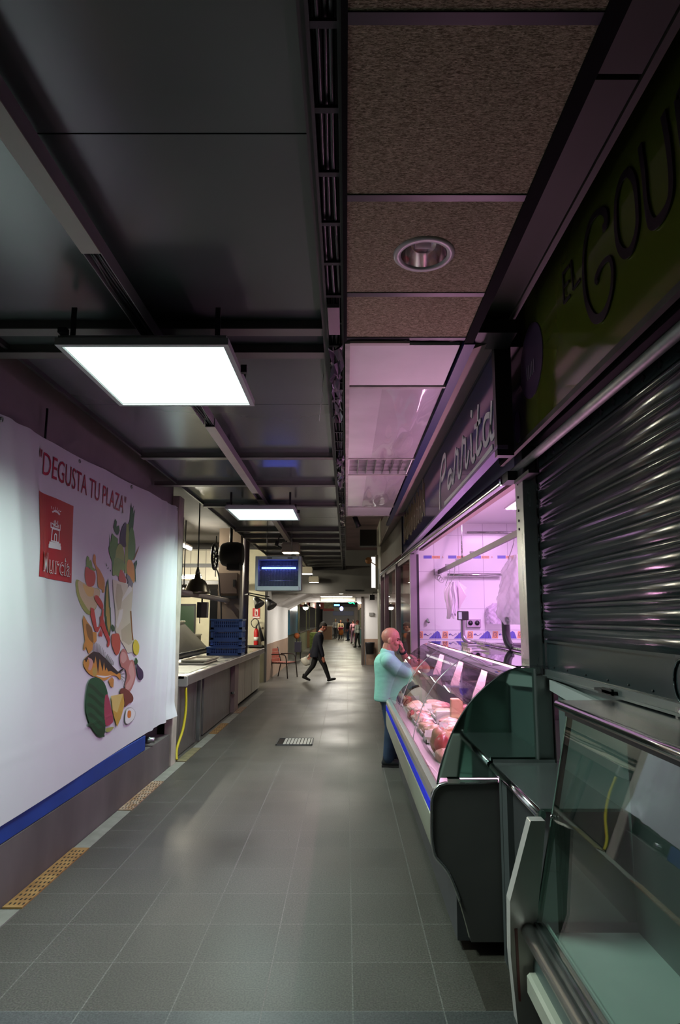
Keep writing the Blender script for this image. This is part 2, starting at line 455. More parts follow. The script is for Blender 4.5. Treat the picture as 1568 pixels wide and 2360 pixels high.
# left: low wall under the banner, upper wall, white corner post
TAUPE = mat('taupe_render', (0.125, 0.105, 0.10), 0.6, noise=(2.2, 0.22), bump=(9, 0.15), stretch=(1, 1, 0.4))
o = MB().box(-2.6, -2.05, -4.5, 7.62, 0, 0.372).build('wall_left', TAUPE, keep=True); struct(o)
o = MB().box(-2.32, -2.14, -4.5, 7.72, 0.5, 3.8).build('wall_left_upper', mat('dark_wall', (0.24, 0.215, 0.205), 0.8, noise=(2, 0.12)), keep=True); struct(o)
o = MB().box(-2.115, -2.055, -4.5, 6.72, 0.375, 0.52).build('trim_8', mat('blue_band', (0.012, 0.045, 0.27), 0.45, noise=(4, 0.12)), keep=True, bevel=0.006); struct(o)
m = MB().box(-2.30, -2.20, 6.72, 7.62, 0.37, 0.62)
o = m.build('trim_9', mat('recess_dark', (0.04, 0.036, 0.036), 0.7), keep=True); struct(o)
o = MB().box(-2.13, -2.035, 7.66, 7.86, 0.0, 3.2).build('trim_10', mat('white_post', (0.50, 0.44, 0.36), 0.6, noise=(6, 0.2)), keep=True, bevel=0.008); struct(o)
o = MB().box(-4.9, -4.75, 7.8, 17.6, 0, 3.8).build('wall_left_far', mat('stall_wall', (0.3, 0.28, 0.22), 0.7, noise=(2, 0.1)), keep=True); struct(o)

# back wall of the fish stall: cream below, tiled above
TILE_B = tiles('stall_tiles', (0.60, 0.56, 0.46), (0.30, 0.27, 0.22), 0.42, 0.42, 0.012, 'xz', (0.1, 0, 0.2), 0.4)
m = MB().box(-6.5, -2.2, 17.5, 17.62, 0, 2.42, 0).box(-6.5, -2.85, 17.5, 17.62, 2.42, 3.62, 1).box(-2.85, -2.2, 17.5, 17.62, 2.42, 3.8, 0)
o = m.build('wall_back', [CREAM, TILE_B], keep=True); struct(o)
m = MB().box(-6.5, -2.9, 17.44, 17.5, 2.44, 2.62).box(-6.5, -2.3, 17.46, 17.5, 3.6, 3.8)
m.box(-2.22, -2.17, 17.44, 17.64, 0, 2.6)
o = m.build('trim_11', mat('dark_edging', (0.03, 0.026, 0.026), 0.6), keep=True); struct(o)
o = MB().box(-2.95, -2.2, 17.47, 17.5, 0, 0.98).build('baseboard_back', mat('olive_dado', (0.11, 0.10, 0.065), 0.5, noise=(3, 0.15)), keep=True); struct(o)

# passage across: left white wall with a brown dado, far wall with its chamfered opening, bulkhead, ceiling
WHITE_W = mat('white_wall', (0.80, 0.77, 0.74), 0.6, noise=(2, 0.03))
DADO = mat('brown_dado', (0.36, 0.24, 0.17), 0.5, noise=(3, 0.1))
o = MB().box(-2.35, -2.18, 17.63, 24.0, 1.0, 2.62, 0).box(-2.36, -2.17, 17.63, 24.0, 0, 1.0, 1).build('wall_passage', [WHITE_W, DADO], keep=True); struct(o)
BULK = mat('bulkhead_grey', (0.13, 0.125, 0.115), 0.7, noise=(2, 0.08))
m = MB().box(-2.2, 4.5, 18.6, 18.78, 2.43, 3.8)
o = m.build('wall_bulkhead', BULK, keep=True); struct(o)
o = MB().box(-2.35, 4.5, 18.78, 24.0, 2.52, 2.6).build('ceiling_passage', WHITE_W, keep=True); struct(o)
m = MB()
m.prism([(-2.2, 24, 2.0), (-1.65, 24, 2.31), (0.57, 24, 2.31), (0.57, 24, 2.6), (-2.35, 24, 2.6), (-2.35, 24, 2.0)], (0, 0.25, 0), 0)
m.box(-6.5, -2.2, 24, 24.25, 0, 2.6, 0)
m.box(0.57, 0.66, 23.96, 24.25, 0, 2.6, 2)
m.box(0.66, 4.5, 24, 24.25, 0.95, 2.6, 0).box(0.66, 4.5, 23.99, 24.25, 0, 0.95, 1)
# chamfered soffit that runs back from the bulkhead
m.prism([(-2.2, 18.8, 2.08), (-1.15, 18.8, 2.52), (-2.2, 18.8, 2.52)], (0, 5.2, 0), 0)
o = m.build('wall_far', [WHITE_W, DADO, mat('brown_jamb', (0.09, 0.07, 0.06), 0.5)], keep=True); struct(o)

# the far hall
HALLC = mat('hall_ceiling', (0.06, 0.06, 0.058), 0.8)
o = MB().box(-6.5, 6.5, 24.25, 76, 3.3, 3.4).build('ceiling_hall', HALLC, keep=True); struct(o)
o = MB().box(-6.5, 6.5, 70, 70.2, 0, 3.3).build('wall_hall_end', mat('hall_end', (0.36, 0.34, 0.37), 0.7, noise=(0.6, 0.1)), keep=True); struct(o)
m = MB().box(-6.5, -6.3, 24.25, 70, 0, 3.3).box(4.5, 4.7, 24.25, 70, 0, 3.3)
o = m.build('wall_hall_sides', mat('hall_wall', (0.12, 0.12, 0.10), 0.7), keep=True); struct(o)

# right: outer wall behind the stalls, divider walls, wall behind the camera
o = MB().box(3.4, 3.55, -4.5, 18.6, 0, 3.8).build('wall_right', mat('right_wall', (0.25, 0.24, 0.23), 0.7), keep=True); struct(o)
o = MB().box(-6.5, 4.5, -4.7, -4.5, 0, 3.8).build('wall_front', mat('rear_wall', (0.20, 0.20, 0.19), 0.7, noise=(1, 0.2)), keep=True); struct(o)
# butcher's stall: tiled cross wall with two decorated borders, tiled rear wall, ceiling
TILE_W = tiles('white_wall_tiles', (0.80, 0.78, 0.79), (0.50, 0.46, 0.50), 0.316, 0.47, 0.004, 'xz', (0.138, 0, 0.05), 0.2, rn=0.03, var=0.015, big=(0.6, 0.02))
TILE_S = tiles('white_side_tiles', (0.80, 0.78, 0.79), (0.50, 0.46, 0.50), 0.316, 0.47, 0.004, 'yz', (0.1, 0, 0.05), 0.2, rn=0.03, var=0.015, big=(0.6, 0.02))
o = MB().box(0.87, 3.4, 8.1, 8.2, 0, 3.2).build('wall_stall_end', TILE_W, keep=True); struct(o)
o = MB().box(2.9, 3.0, 3.95, 8.1, 0, 3.2).build('wall_stall_back', TILE_S, keep=True); struct(o)
o = MB().box(1.14, 2.95, 3.80, 3.88, 0, 3.2).build('wall_stall_near', TILE_W, keep=True); struct(o)
# ceiling of the stall, lower bulkhead behind the roller box
PINKC = mat('stall_ceiling', (0.78, 0.76, 0.78), 0.6)
m = MB().box(1.30, 2.95, 3.88, 8.1, 2.92, 2.98)
m.prism([(1.09, 3.88, 2.60), (1.14, 3.88, 2.60), (1.36, 3.88, 2.92), (1.30, 3.88, 2.98), (1.09, 3.88, 2.98)], (-0.13, 4.22, 0))
o = m.build('ceiling_stall', PINKC, keep=True); struct(o)

# decorated tile borders on the cross wall
BL = mat('border_blue', (0.13, 0.12, 0.52), 0.3); OR_ = mat('border_orange', (0.82, 0.40, 0.20), 0.3); LN = mat('border_line', (0.20, 0.16, 0.30), 0.4)
m = MB()
def on_wall(x, z, d=0.0): return (x, 8.098-d, z)
for k in range(-1, 8):
    x = 0.893 + 0.0 + k*0.316
    if x < 0.86: continue
    m.poly([on_wall(x, 1.46), on_wall(x+0.075, 1.46), on_wall(x+0.078, 1.548), on_wall(x+0.012, 1.548)], 1)
    m.poly([on_wall(x+0.15, 1.458), on_wall(x+0.31, 1.458), on_wall(x+0.285, 1.535), on_wall(x+0.258, 1.553), on_wall(x+0.225, 1.528)], 0)
    c = [on_wall(x+0.04+0.022*math.cos(a), 1.503+0.033*math.sin(a), 0.002) for a in [i*math.pi/8 for i in range(-4, 12)]]
    m.tube(c, 0.003, 5, 2); m.tube([on_wall(x+0.03, 1.49, 0.002), on_wall(x+0.045, 1.515, 0.002), on_wall(x+0.05, 1.49, 0.002)], 0.003, 5, 2)
    m.tube([on_wall(x+0.09+i*0.012, 1.505+0.014*math.sin(i*1.1), 0.002) for i in range(9)], 0.0025, 5, 2)
    m.ell(on_wall(x+0.1, 1.508), (0.012, 0.003, 0.01), 8, 6, None, 0)
    for q in (0.2, 0.235, 0.27): m.tube([on_wall(x+q+0.01, 1.53, 0.002), on_wall(x+q, 1.465, 0.002)], 0.002, 5, 2)
    # upper border: labels in two colours
    m.poly([on_wall(x+0.10, 2.468), on_wall(x+0.205, 2.468), on_wall(x+0.205, 2.508), on_wall(x+0.10, 2.508)], 0)
    m.poly([on_wall(x+0.21, 2.468), on_wall(x+0.31, 2.468), on_wall(x+0.31, 2.505), on_wall(x+0.21, 2.505)], 1)
    for q in range(5): m.tube([on_wall(x+0.22+q*0.018, 2.478, 0.002), on_wall(x+0.228+q*0.018, 2.495, 0.002)], 0.0025, 5, 2)
    m.tube([on_wall(x+0.335, 2.475, 0.002), on_wall(x+0.345, 2.50, 0.002), on_wall(x+0.355, 2.478, 0.002)], 0.0025, 5, 1)
m.box(0.87, 2.9, 8.0985, 8.1, 1.440, 1.443, 2).box(0.87, 2.9, 8.0985, 8.1, 1.562, 1.565, 2)
o = m.build('trim_12', [BL, OR_, LN], keep=True); struct(o)
# ================================================================== LEFT SIDE
# drain channel along the wall: grey covers and rusty grates in turn
COVER = mat('concrete_cover', (0.25, 0.24, 0.205), 0.7, noise=(8, 0.15))
cov = [(1.2, 2.95, 'nearest of all, before the brown rusty grate'), (5.03, 5.96, 'between the two rusty grates below the banner'), (7.0, 7.9, 'beside the white post at the end of the banner'), (8.75, 9.75, 'under the near steel counter front'), (10.75, 11.8, 'under the middle of the steel counter front'), (12.7, 15.4, 'under the far end of the steel counter front')]
for a, b, wh in cov:
    o = MB().box(-2.045, -1.925, a, b-0.01, 0.0, 0.006).build('channel_cover', COVER, bevel=0.002)
    tag(o, 'pale concrete drain channel cover, ' + wh, 'drain cover', 'drain channel covers')
# rust with a worn colour of its own
RUST = mat('rusty_iron', (0.23, 0.105, 0.03), 0.75, noise=(7, 0.3), col2=(0.42, 0.24, 0.08))
RUSTW = mat('worn_rust_iron', (0.27, 0.115, 0.03), 0.7, noise=(14, 0.3), col2=(0.46, 0.36, 0.27))
OLIVE = mat('dirty_stone', (0.20, 0.165, 0.085), 0.75, noise=(10, 0.3))
HOLE = mat('hole_dark', (0.02, 0.012, 0.008), 0.9)
gr = [(4.03, 5.02, RUST, 'brown rusty drain grate with rows of holes, nearest below the banner', 0),
      (5.97, 6.98, RUSTW, 'orange rusty drain grate worn pale on one side, second below the banner', 1),
      (7.92, 8.72, OLIVE, 'dirty olive drain cover at the foot of the yellow hose', 2),
      (9.78, 10.7, RUST, 'brown rusty drain grate under the middle steel panel of the counter', 3),
      (11.85, 12.65, RUSTW, 'orange rusty drain grate beyond the pinkish counter post', 4),
      (2.98, 4.0, COVER, 'grey drain cover set just before the brown rusty grate', 5)]
for a, b, mm, lab, k in gr:
    m = MB().box(-2.045, -1.925, a, b, 0.0, 0.009)
    if k in (0, 1, 3, 4):
        n = int((b-a)/0.062)
        for i in range(n):
            for j in range(4):
                y = a+0.035+i*0.062; x = -2.027+j*0.027+(0.008 if i % 2 else 0)
                m.box(x, x+0.011, y, y+0.028, 0.009, 0.0094, 1)
    o = m.build('drain_grate', [mm, HOLE], bevel=0)
    tag(o, lab, 'drain grate', 'drain grates')
# small floor grate in the middle of the aisle
t = thing('floor_grate', 'small slotted grey metal grate set in the middle of the aisle floor', 'floor grate', (-0.7, 9.15, 0))
MB().box(-0.945, -0.475, 8.93, 9.40, 0.0, 0.004).build('pan', HOLE, t)
m = MB().box(-0.96, -0.46, 8.925, 8.94, 0, 0.012).box(-0.96, -0.46, 9.39, 9.405, 0, 0.012).box(-0.96, -0.945, 8.925, 9.405, 0, 0.012).box(-0.475, -0.46, 8.925, 9.405, 0, 0.012)
m.build('frame', DARKGREY, t)
m = MB()
for i in range(9): m.box(-0.862+i*0.046, -0.826+i*0.046, 8.95, 9.385, 0.004, 0.011)
m.build('slats', mat('worn_zinc', (0.5, 0.48, 0.44), 0.5, 0.2), t)

# ------------------------------------------------------------------ the printed banner
BX = -2.05
def smooth(a, b, x):
    t = max(0, min(1, (x-a)/(b-a))); return t*t*(3-2*t)
def b_top(y): return 2.915 + (y-3.63)*0.0335 - 0.012*abs(math.sin((y-3.0)*math.pi/1.15))
def b_bot(y): return 0.487 + (y-3.6)*0.016 + 0.02*smooth(6.9, 7.6, y)
def b_x(y, z):
    x = BX
    # folds hanging from the near top corner
    d1 = (y-3.70) - (2.9-z)*0.30; x += 0.020*math.exp(-(d1/0.075)**2)*smooth(0.6, 2.2, z)
    d2 = (y-3.95) - (2.9-z)*0.36; x += 0.016*math.exp(-(d2/0.08)**2)*smooth(1.2, 2.0, z)
    d3 = (y-4.25) - (2.6-z)*0.20; x -= 0.014*math.exp(-(d3/0.12)**2)*smooth(1.3, 1.9, z)
    # ripples towards the far edge
    a = smooth(6.55, 7.3, y)
    x += a*(0.016*math.sin((y-6.6)*17+(2.8-z)*1.3) + 0.010*math.sin((y-6.6)*31-(z*2.0)))*(0.6+0.4*smooth(3.0, 1.0, z))
    d4 = (y-7.55)+(2.95-z)*0.55; x += 0.018*math.exp(-(d4/0.07)**2)*smooth(1.9, 2.7, z)
    d5 = (y-7.62)+(2.95-z)*0.32; x -= 0.014*math.exp(-(d5/0.06)**2)*smooth(1.6, 2.6, z)
    # faint welded seam low down, soft belly
    x += 0.012*math.sin(y*1.7+z*0.9) + 0.003*math.exp(-((z-0.86-0.01*(y-4))/0.012)**2)
    x += 0.05*smooth(0.75, 0.5, z)*smooth(7.1, 7.66, y)
    return x
BANNER = mat('white_pvc_banner', (0.74, 0.74, 0.75), 0.42, noise=(1.1, 0.03), spec=0.4)
t = thing('banner', 'big white printed banner with folds hanging over a closed stall front', 'banner', (BX, 5.3, 0.5))
def bfun(u, v):
    y = 2.9 + u*4.77; z = b_bot(y)+(b_top(y)-b_bot(y))*v
    return (b_x(y, z), y, z)
MB().grid(bfun, 260, 90).build('sheet', BANNER, t)

def decal(name, polys, mats, parent, label=None, base=0.003, mx=0.11):
    """printed shapes: each polygon (Y, Z points) follows the folds of the sheet"""
    bm = bmesh.new()
    for k, (pts, mi) in enumerate(polys):
        tmp = bmesh.new()
        vs = [tmp.verts.new((0, p[0], p[1])) for p in pts]
        tmp.verts.ensure_lookup_table()
        for tri in tessellate_polygon([[v.co for v in vs]]):
            try: tmp.faces.new([vs[i] for i in tri])
            except ValueError: pass
        for _ in range(5):
            e = [e for e in tmp.edges if e.calc_length() > mx]
            if not e: break
            bmesh.ops.subdivide_edges(tmp, edges=e, cuts=1); bmesh.ops.triangulate(tmp, faces=tmp.faces)
        mp = {}
        for v in tmp.verts: mp[v] = bm.verts.new((b_x(v.co.y, v.co.z)+base+k*0.00012, v.co.y, v.co.z))
        for fc in tmp.faces:
            try: q = bm.faces.new([mp[v] for v in fc.verts]); q.material_index = mi
            except ValueError: pass
        tmp.free()
    me = bpy.data.meshes.new(name); bmesh.ops.recalc_face_normals(bm, faces=bm.faces); bm.to_mesh(me); bm.free()
    for m_ in mats: me.materials.append(m_)
    o = bpy.data.objects.new(name, me); C.objects.link(o)
    o.parent = parent; o.matrix_parent_inverse = Matrix.Translation(-world_loc(parent))
    if label: o['label'] = label
    return o
def bp(px, py):
    p = at(px, py, X=BX); return (p.y, p.z)

def text_faces(txt, offset=0.0, shear=0.0, spacing=1.0, res=3):
    """outline of a word as triangles in 2-D"""
    cu = bpy.data.curves.new('t', 'FONT'); cu.body = txt; cu.size = 1; cu.fill_mode = 'FRONT'; cu.offset = offset; cu.shear = shear; cu.space_character = spacing; cu.resolution_u = res
    ob = bpy.data.objects.new('t', cu); C.objects.link(ob)
    dg = bpy.context.evaluated_depsgraph_get(); dg.update()
    ev = ob.evaluated_get(dg); me = ev.to_mesh()
    vs = [(v.co.x, v.co.y) for v in me.vertices]; fs = [tuple(p.vertices) for p in me.polygons]
    ev.to_mesh_clear(); bpy.data.objects.remove(ob); bpy.data.curves.remove(cu)
    return vs, fs
def text_mesh(name, txt, fn, mats, parent, mi=0, snap=None, **kw):
    vs, fs = text_faces(txt, **kw)
    x0 = min(v[0] for v in vs); x1 = max(v[0] for v in vs); y1 = max(v[1] for v in vs)
    me = bpy.data.meshes.new(name)
    me.from_pydata([fn((v[0]-x0)/(x1-x0), v[1]/y1) for v in vs], [], fs)
    if snap is not None:                                   # follow the folds between the outline points too
        bm = bmesh.new(); bm.from_mesh(me)
        for _ in range(4):
            e = [e for e in bm.edges if e.calc_length() > 0.035]
            if not e: break
            bmesh.ops.subdivide_edges(bm, edges=e, cuts=1); bmesh.ops.triangulate(bm, faces=bm.faces)
        for v in bm.verts: v.co.x = b_x(v.co.y, v.co.z)+snap
        bm.to_mesh(me); bm.free()
    me.materials.append(mats); o = bpy.data.objects.new(name, me); C.objects.link(o)
    if parent: o.parent = parent; o.matrix_parent_inverse = Matrix.Translation(-world_loc(parent))
    return o

INK = mat('ink_dark_red', (0.36, 0.015, 0.05), 0.4)
a0, a1 = bp(92, 1087), bp(289, 1185)      # baseline ends
h0 = 0.162
def slog(u, v):
    y = a0[0]+(a1[0]-a0[0])*u; z = a0[1]+(a1[1]-a0[1])*u + v*h0
    return (b_x(y, z)+0.004, y, z)
o = text_mesh('slogan', '"DEGUSTA TU PLAZA"', slog, INK, t, snap=0.004); o['label'] = 'dark red capitals of the slogan'

# red city panel with crown, tower and outlined word
REDP = mat('ink_red', (0.40, 0.022, 0.02), 0.45); WHP = mat('ink_white', (0.80, 0.78, 0.76), 0.45)
def e5(zx, zy): return bp(60+zx/9.836, 1120+zy/9.833)
def thick(pts, wd):
    """polyline in banner coordinates made into quads"""
    out = []
    for p, q in zip(pts[:-1], pts[1:]):
        d = Vector((q[0]-p[0], q[1]-p[1])); 
        if d.length < 1e-5: continue
        n = Vector((-d.y, d.x)).normalized()*wd/2; d = d.normalized()*wd*0.3
        out.append([(p[0]-d.x+n.x, p[1]-d.y+n.y), (q[0]+d.x+n.x, q[1]+d.y+n.y), (q[0]+d.x-n.x, q[1]+d.y-n.y), (p[0]-d.x-n.x, p[1]-d.y-n.y)])
    return out
P = [([e5(285, 100), e5(1097, 458), e5(1065, 1200), e5(1038, 2200), e5(250, 2045), e5(262, 1300), e5(250, 700)], 0)]
P.append(([e5(610, 575), e5(670, 540), e5(720, 560), e5(785, 640), e5(765, 668), e5(715, 610), e5(660, 590), e5(622, 610)], 1))
for i in range(6): P += [(q, 1) for q in thick([e5(610+i*33, 515+i*14), e5(600+i*40, 462+i*22-(30 if i in (2, 3) else 0))], 0.007)]
lines = [[(590, 830), (590, 935), (680, 960), (775, 1000), (780, 885)], [(650, 800), (655, 900), (720, 930), (725, 800)], [(665, 780), (690, 850), (640, 900)], [(610, 850), (640, 870), (640, 920)], [(740, 890), (738, 940)],
         [(615, 960), (755, 1010)], [(612, 970), (590, 1240)], [(755, 1010), (742, 1280)], [(590, 1240), (742, 1285)], [(648, 1250), (655, 1110), (675, 1080), (695, 1115), (690, 1265)],
         [(560, 1300), (765, 1345)], [(545, 1355), (775, 1410)]]
for k, l in enumerate(lines): P += [(q, 1) for q in thick([e5(*p) for p in l], 0.026 if k in (10, 11) else 0.0095)]
o = decal('city_emblem', P, [REDP, WHP], t, 'red panel with white crown and tower emblem', mx=0.04)
m0, m1 = e5(315, 1915), e5(985, 2050)
def mur(off):
    def fn(u, v):
        y = m0[0]+(m1[0]-m0[0])*u; z = m0[1]+(m1[1]-m0[1])*u + v*0.132
        return (b_x(y, z)+off, y, z)
    return fn
text_mesh('emblem_word', 'Murcia', mur(0.0095), WHP, t, snap=0.0095, offset=0.022, spacing=1.06)
text_mesh('emblem_word_fill', 'Murcia', mur(0.0110), REDP, t, snap=0.0108, offset=-0.006, spacing=1.06)

# still life of foods, printed
food = dict(tom=(0.50, 0.10, 0.06), lea=(0.20, 0.36, 0.08), mel=(0.62, 0.50, 0.30), rin=(0.36, 0.38, 0.10), sed=(0.70, 0.48, 0.16), gou=(0.55, 0.26, 0.06), ban=(0.46, 0.34, 0.08), dkg=(0.03, 0.09, 0.03),
            red=(0.50, 0.05, 0.04), pap=(0.66, 0.62, 0.46), pa2=(0.50, 0.46, 0.30), pa3=(0.78, 0.76, 0.68), brn=(0.26, 0.12, 0.03), org=(0.60, 0.28, 0.05), blk=(0.03, 0.018, 0.02), wat=(0.015, 0.085, 0.03), wa2=(0.012, 0.045, 0.015),
            fle=(0.36, 0.05, 0.09), che=(0.66, 0.52, 0.16), ch2=(0.56, 0.36, 0.06), mea=(0.45, 0.18, 0.15), me2=(0.60, 0.34, 0.29), cho=(0.18, 0.05, 0.035), egg=(0.80, 0.80, 0.76), yol=(0.62, 0.20, 0.04), lem=(0.62, 0.52, 0.05), pur=(0.05, 0.025, 0.07),
            gr2=(0.10, 0.26, 0.06), gr3=(0.28, 0.40, 0.08), gry=(0.22, 0.20, 0.22), pea=(0.30, 0.28, 0.27))
fk = list(food); fm = [mat('print_'+{'tom': 'tomato', 'lea': 'leaf', 'mel': 'melon', 'rin': 'rind', 'sed': 'seeds', 'gou': 'gourd', 'ban': 'banana', 'dkg': 'dark_green', 'red': 'red', 'pap': 'paper', 'pa2': 'paper_shade', 'pa3': 'paper_light', 'brn': 'brown', 'org': 'orange', 'blk': 'black', 'wat': 'watermelon', 'wa2': 'watermelon_stripe', 'fle': 'flesh', 'che': 'cheese', 'ch2': 'cheese_side', 'mea': 'meat', 'me2': 'pale_meat', 'cho': 'chorizo', 'egg': 'egg', 'yol': 'yolk', 'lem': 'lemon', 'pur': 'aubergine', 'gr2': 'green', 'gr3': 'light_green', 'gry': 'grey', 'pea': 'fin_grey'}[k], food[k], 0.45) for k in fk]
F = []
def a6(pts): return [bp(170+x/8.741, 1150+y/8.741) for x, y in pts]
def a7(pts): return [bp(170+x/7.378, 1400+y/7.378) for x, y in pts]
def rnd(pts, n=4):
    q = cr([(p[0], p[1], 0) for p in pts], n, True); return [(p.x, p.y) for p in q]
def add6(k, pts, r=True): F.append((rnd(a6(pts)) if r else a6(pts), fk.index(k)))
def add7(k, pts, r=True): F.append((rnd(a7(pts)) if r else a7(pts), fk.index(k)))
# melon slice, tomato, gourd
add6('rin', [(65, 1625), (230, 1700), (400, 1780), (545, 1830), (530, 2000), (470, 2200), (330, 2330), (200, 2220), (90, 1980), (55, 1800)])
add6('mel', [(110, 1650), (240, 1710), (400, 1790), (540, 1840), (525, 2000), (470, 2180), (350, 2260), (240, 2130), (140, 1950), (105, 1780)])
add6('sed', [(195, 1720), (260, 1740), (400, 1780), (430, 1850), (400, 1950), (310, 1960), (240, 1860)])
add6('gou', [(425, 1120), (462, 1150), (475, 1320), (560, 1450), (640, 1640), (640, 1860), (600, 1885), (590, 1830), (510, 1760), (490, 1500), (440, 1330), (405, 1240)])
add6('tom', [(260, 1370), (330, 1400), (430, 1460), (462, 1580), (430, 1730), (350, 1770), (280, 1730), (240, 1560)])
add6('lea', [(290, 1140), (330, 1180), (340, 1250), (365, 1215), (385, 1270), (400, 1370), (470, 1430), (440, 1455), (370, 1430), (310, 1360), (270, 1370), (270, 1240)], False)
# bouquet of vegetables in a paper bag
add6('dkg', [(1150, 70), (1165, 200), (1195, 130), (1185, 300), (1225, 200), (1205, 420), (1180, 760), (1130, 1000), (1095, 1000), (1085, 560), (1125, 420)], False)
add6('gr3', [(1060, 500), (1105, 500), (1120, 900), (1090, 1500), (1035, 1500), (1045, 900)], False)
add6('gr2', [(1130, 620), (1190, 600), (1235, 920), (1215, 1180), (1110, 1240), (1100, 900)])
add6('dkg', [(850, 400), (880, 460), (870, 560), (920, 530), (935, 640), (905, 720), (880, 720), (840, 660), (815, 570)], False)
add6('gr2', [(730, 690), (760, 880), (790, 690), (830, 740), (900, 800), (900, 950), (850, 1200), (840, 1550), (800, 1550), (790, 1260), (735, 1100), (720, 980), (745, 940)], False)
add6('pur', [(1030, 490), (1060, 510), (1050, 800), (1055, 960), (990, 960), (940, 900), (945, 700), (975, 590)])
add6('gr3', [(935, 900), (1000, 980), (1030, 1200), (1000, 1330), (900, 1330), (850, 1280), (860, 1080), (890, 960)])
add6('lea', [(850, 1180), (1010, 1250), (1035, 1400), (940, 1550), (870, 1540), (800, 1500), (820, 1300)])
add6('org', [(1090, 1240), (1150, 1230), (1200, 1320), (1230, 1450), (1225, 1640), (1180, 1700), (1100, 1560), (1070, 1400)])
add6('tom', [(960, 1420), (1010, 1480), (1055, 1600), (1060, 1690), (960, 1680), (915, 1600), (930, 1500)])
add6('brn', [(1310, 935), (1290, 1020), (1215, 1230), (1190, 1230), (1250, 1080)], False)
add6('dkg', [(1265, 1235), (1270, 1300), (1240, 1420), (1250, 1700), (1230, 1640), (1215, 1290)], False)
add6('dkg', [(665, 1280), (690, 1340), (680, 1370)], False); add6('dkg', [(685, 1410), (715, 1375), (722, 1395)], False); add6('dkg', [(740, 1440), (765, 1420), (760, 1470)], False)
F.append((a6([(800, 1620), (1090, 1710), (1195, 1660), (1190, 1900), (1160, 2300)]) + a7([(980, 60), (1000, 420), (1020, 580), (1005, 760), (925, 775), (890, 700), (720, 400), (725, 200)]) + a6([(850, 2200), (815, 1900)]), fk.index('pap')))
F.append((a6([(1120, 1750), (1180, 1720), (1170, 1850), (970, 2080), (960, 2060)]), fk.index('pa3')))
F.append((a6([(880, 1700), (960, 1730), (1000, 1900), (960, 2200), (900, 2250), (850, 1980)]), fk.index('pa2')))
F.append((a7([(790, 50), (850, 20), (830, 180), (760, 360), (735, 300)]), fk.index('pa3')))
F.append((a7([(820, 380), (960, 260), (990, 420), (1005, 600), (940, 640), (830, 560)]), fk.index('pa2')))
F.append((a7([(960, 60), (982, 60), (1005, 420), (1022, 560), (1000, 560), (985, 420)]), fk.index('brn')))
add6('gry', [(1080, 1510), (1130, 1560), (1195, 1700), (1170, 1790), (1130, 1740), (1090, 1790), (1100, 1650), (1060, 1570)], False)
# courgette, red peppers and prawn
add6('dkg', [(710, 1600), (722, 1780), (745, 2100), (760, 2360), (640, 2360), (640, 2100), (665, 1760)], False)
add7('dkg', [(545, 0), (640, 0), (650, 300), (625, 505), (590, 440), (550, 250)], False)
add6('ban', [(690, 1700), (705, 1800), (725, 2360), (660, 2360), (665, 1900)], False)
add7('ban', [(560, 0), (615, 0), (635, 300), (612, 440), (580, 300)], False)
add6('red', [(440, 1950), (490, 1945), (560, 2030), (605, 2130), (600, 2210), (560, 2200), (490, 2110), (430, 2010)])
add7('red', [(295, 0), (350, 20), (375, 150), (400, 330), (440, 330), (460, 250), (450, 160), (480, 140), (500, 20), (520, 20), (515, 200), (560, 350), (630, 540), (620, 640), (595, 680), (575, 650), (590, 580), (530, 450), (470, 310), (420, 420), (370, 400), (330, 280), (290, 120)], False)
for i in range(4): F.append((a7([(430+i*14, 470+i*6), (478+i*8, 340+i*20), (482+i*8, 350+i*20), (444+i*14, 490+i*4)]), fk.index('red')))
# sweet potato, pepper
add7('gou', [(170, 130), (230, 240), (310, 340), (330, 420), (395, 425), (395, 570), (330, 640), (320, 720), (255, 790), (205, 670), (190, 730), (160, 720), (165, 640), (190, 570), (165, 350), (150, 210)], False)
add7('org', [(185, 350), (240, 470), (330, 420), (390, 440), (380, 560), (290, 700), (255, 780), (205, 600)])
add7('brn', [(210, 280), (300, 340), (330, 480), (330, 600), (240, 500)])
add7('tom', [(660, 460), (710, 445), (775, 450), (800, 560), (795, 720), (755, 805), (710, 780), (660, 640), (650, 540)])
add7('dkg', [(655, 290), (695, 320), (705, 370), (690, 410), (660, 380)])
# fish
add7('org', [(175, 880), (250, 810), (340, 750), (450, 790), (560, 890), (680, 1010), (780, 1110), (810, 1150), (800, 1230), (740, 1170), (660, 1160), (560, 1230), (480, 1240), (380, 1180), (310, 1160), (230, 1100), (160, 980)])
add7('blk', [(160, 900), (240, 820), (340, 745), (440, 770), (540, 860), (660, 990), (760, 1095), (830, 1040), (850, 1060), (770, 1120), (740, 1140), (640, 1080), (590, 1090), (565, 1020), (540, 1080), (520, 930), (495, 1090), (445, 870), (415, 1130), (375, 830), (345, 960), (300, 870), (200, 890)], False)
add7('me2', [(235, 850), (310, 890), (325, 950), (290, 1060), (240, 1050), (265, 940)])
add7('ban', [(320, 1040), (390, 1030), (385, 1140), (330, 1170)])
add7('egg', [(385, 1155), (560, 1165), (650, 1150), (560, 1190), (470, 1190)])
add7('gou', [(595, 1240), (660, 1180), (690, 1230), (680, 1365), (630, 1340)], False)
for i in range(9): F.append((a7([(328+i*24, 745+i*i*1.5), (332+i*25, 590+i*i*2.6), (342+i*25, 588+i*i*2.6), (344+i*24, 745+i*i*1.5)]), fk.index('pea')))
for i in range(6): F.append((a7([(545+i*23, 860+i*22), (575+i*20, 795+i*24), (590+i*20, 790+i*26), (565+i*23, 880+i*22)]), fk.index('pea')))
for i in range(5): F.append((a7([(800, 1100+i*28), (860+i*2, 1040+i*75), (866+i*2, 1065+i*75), (808, 1120+i*28)]), fk.index('pea')))
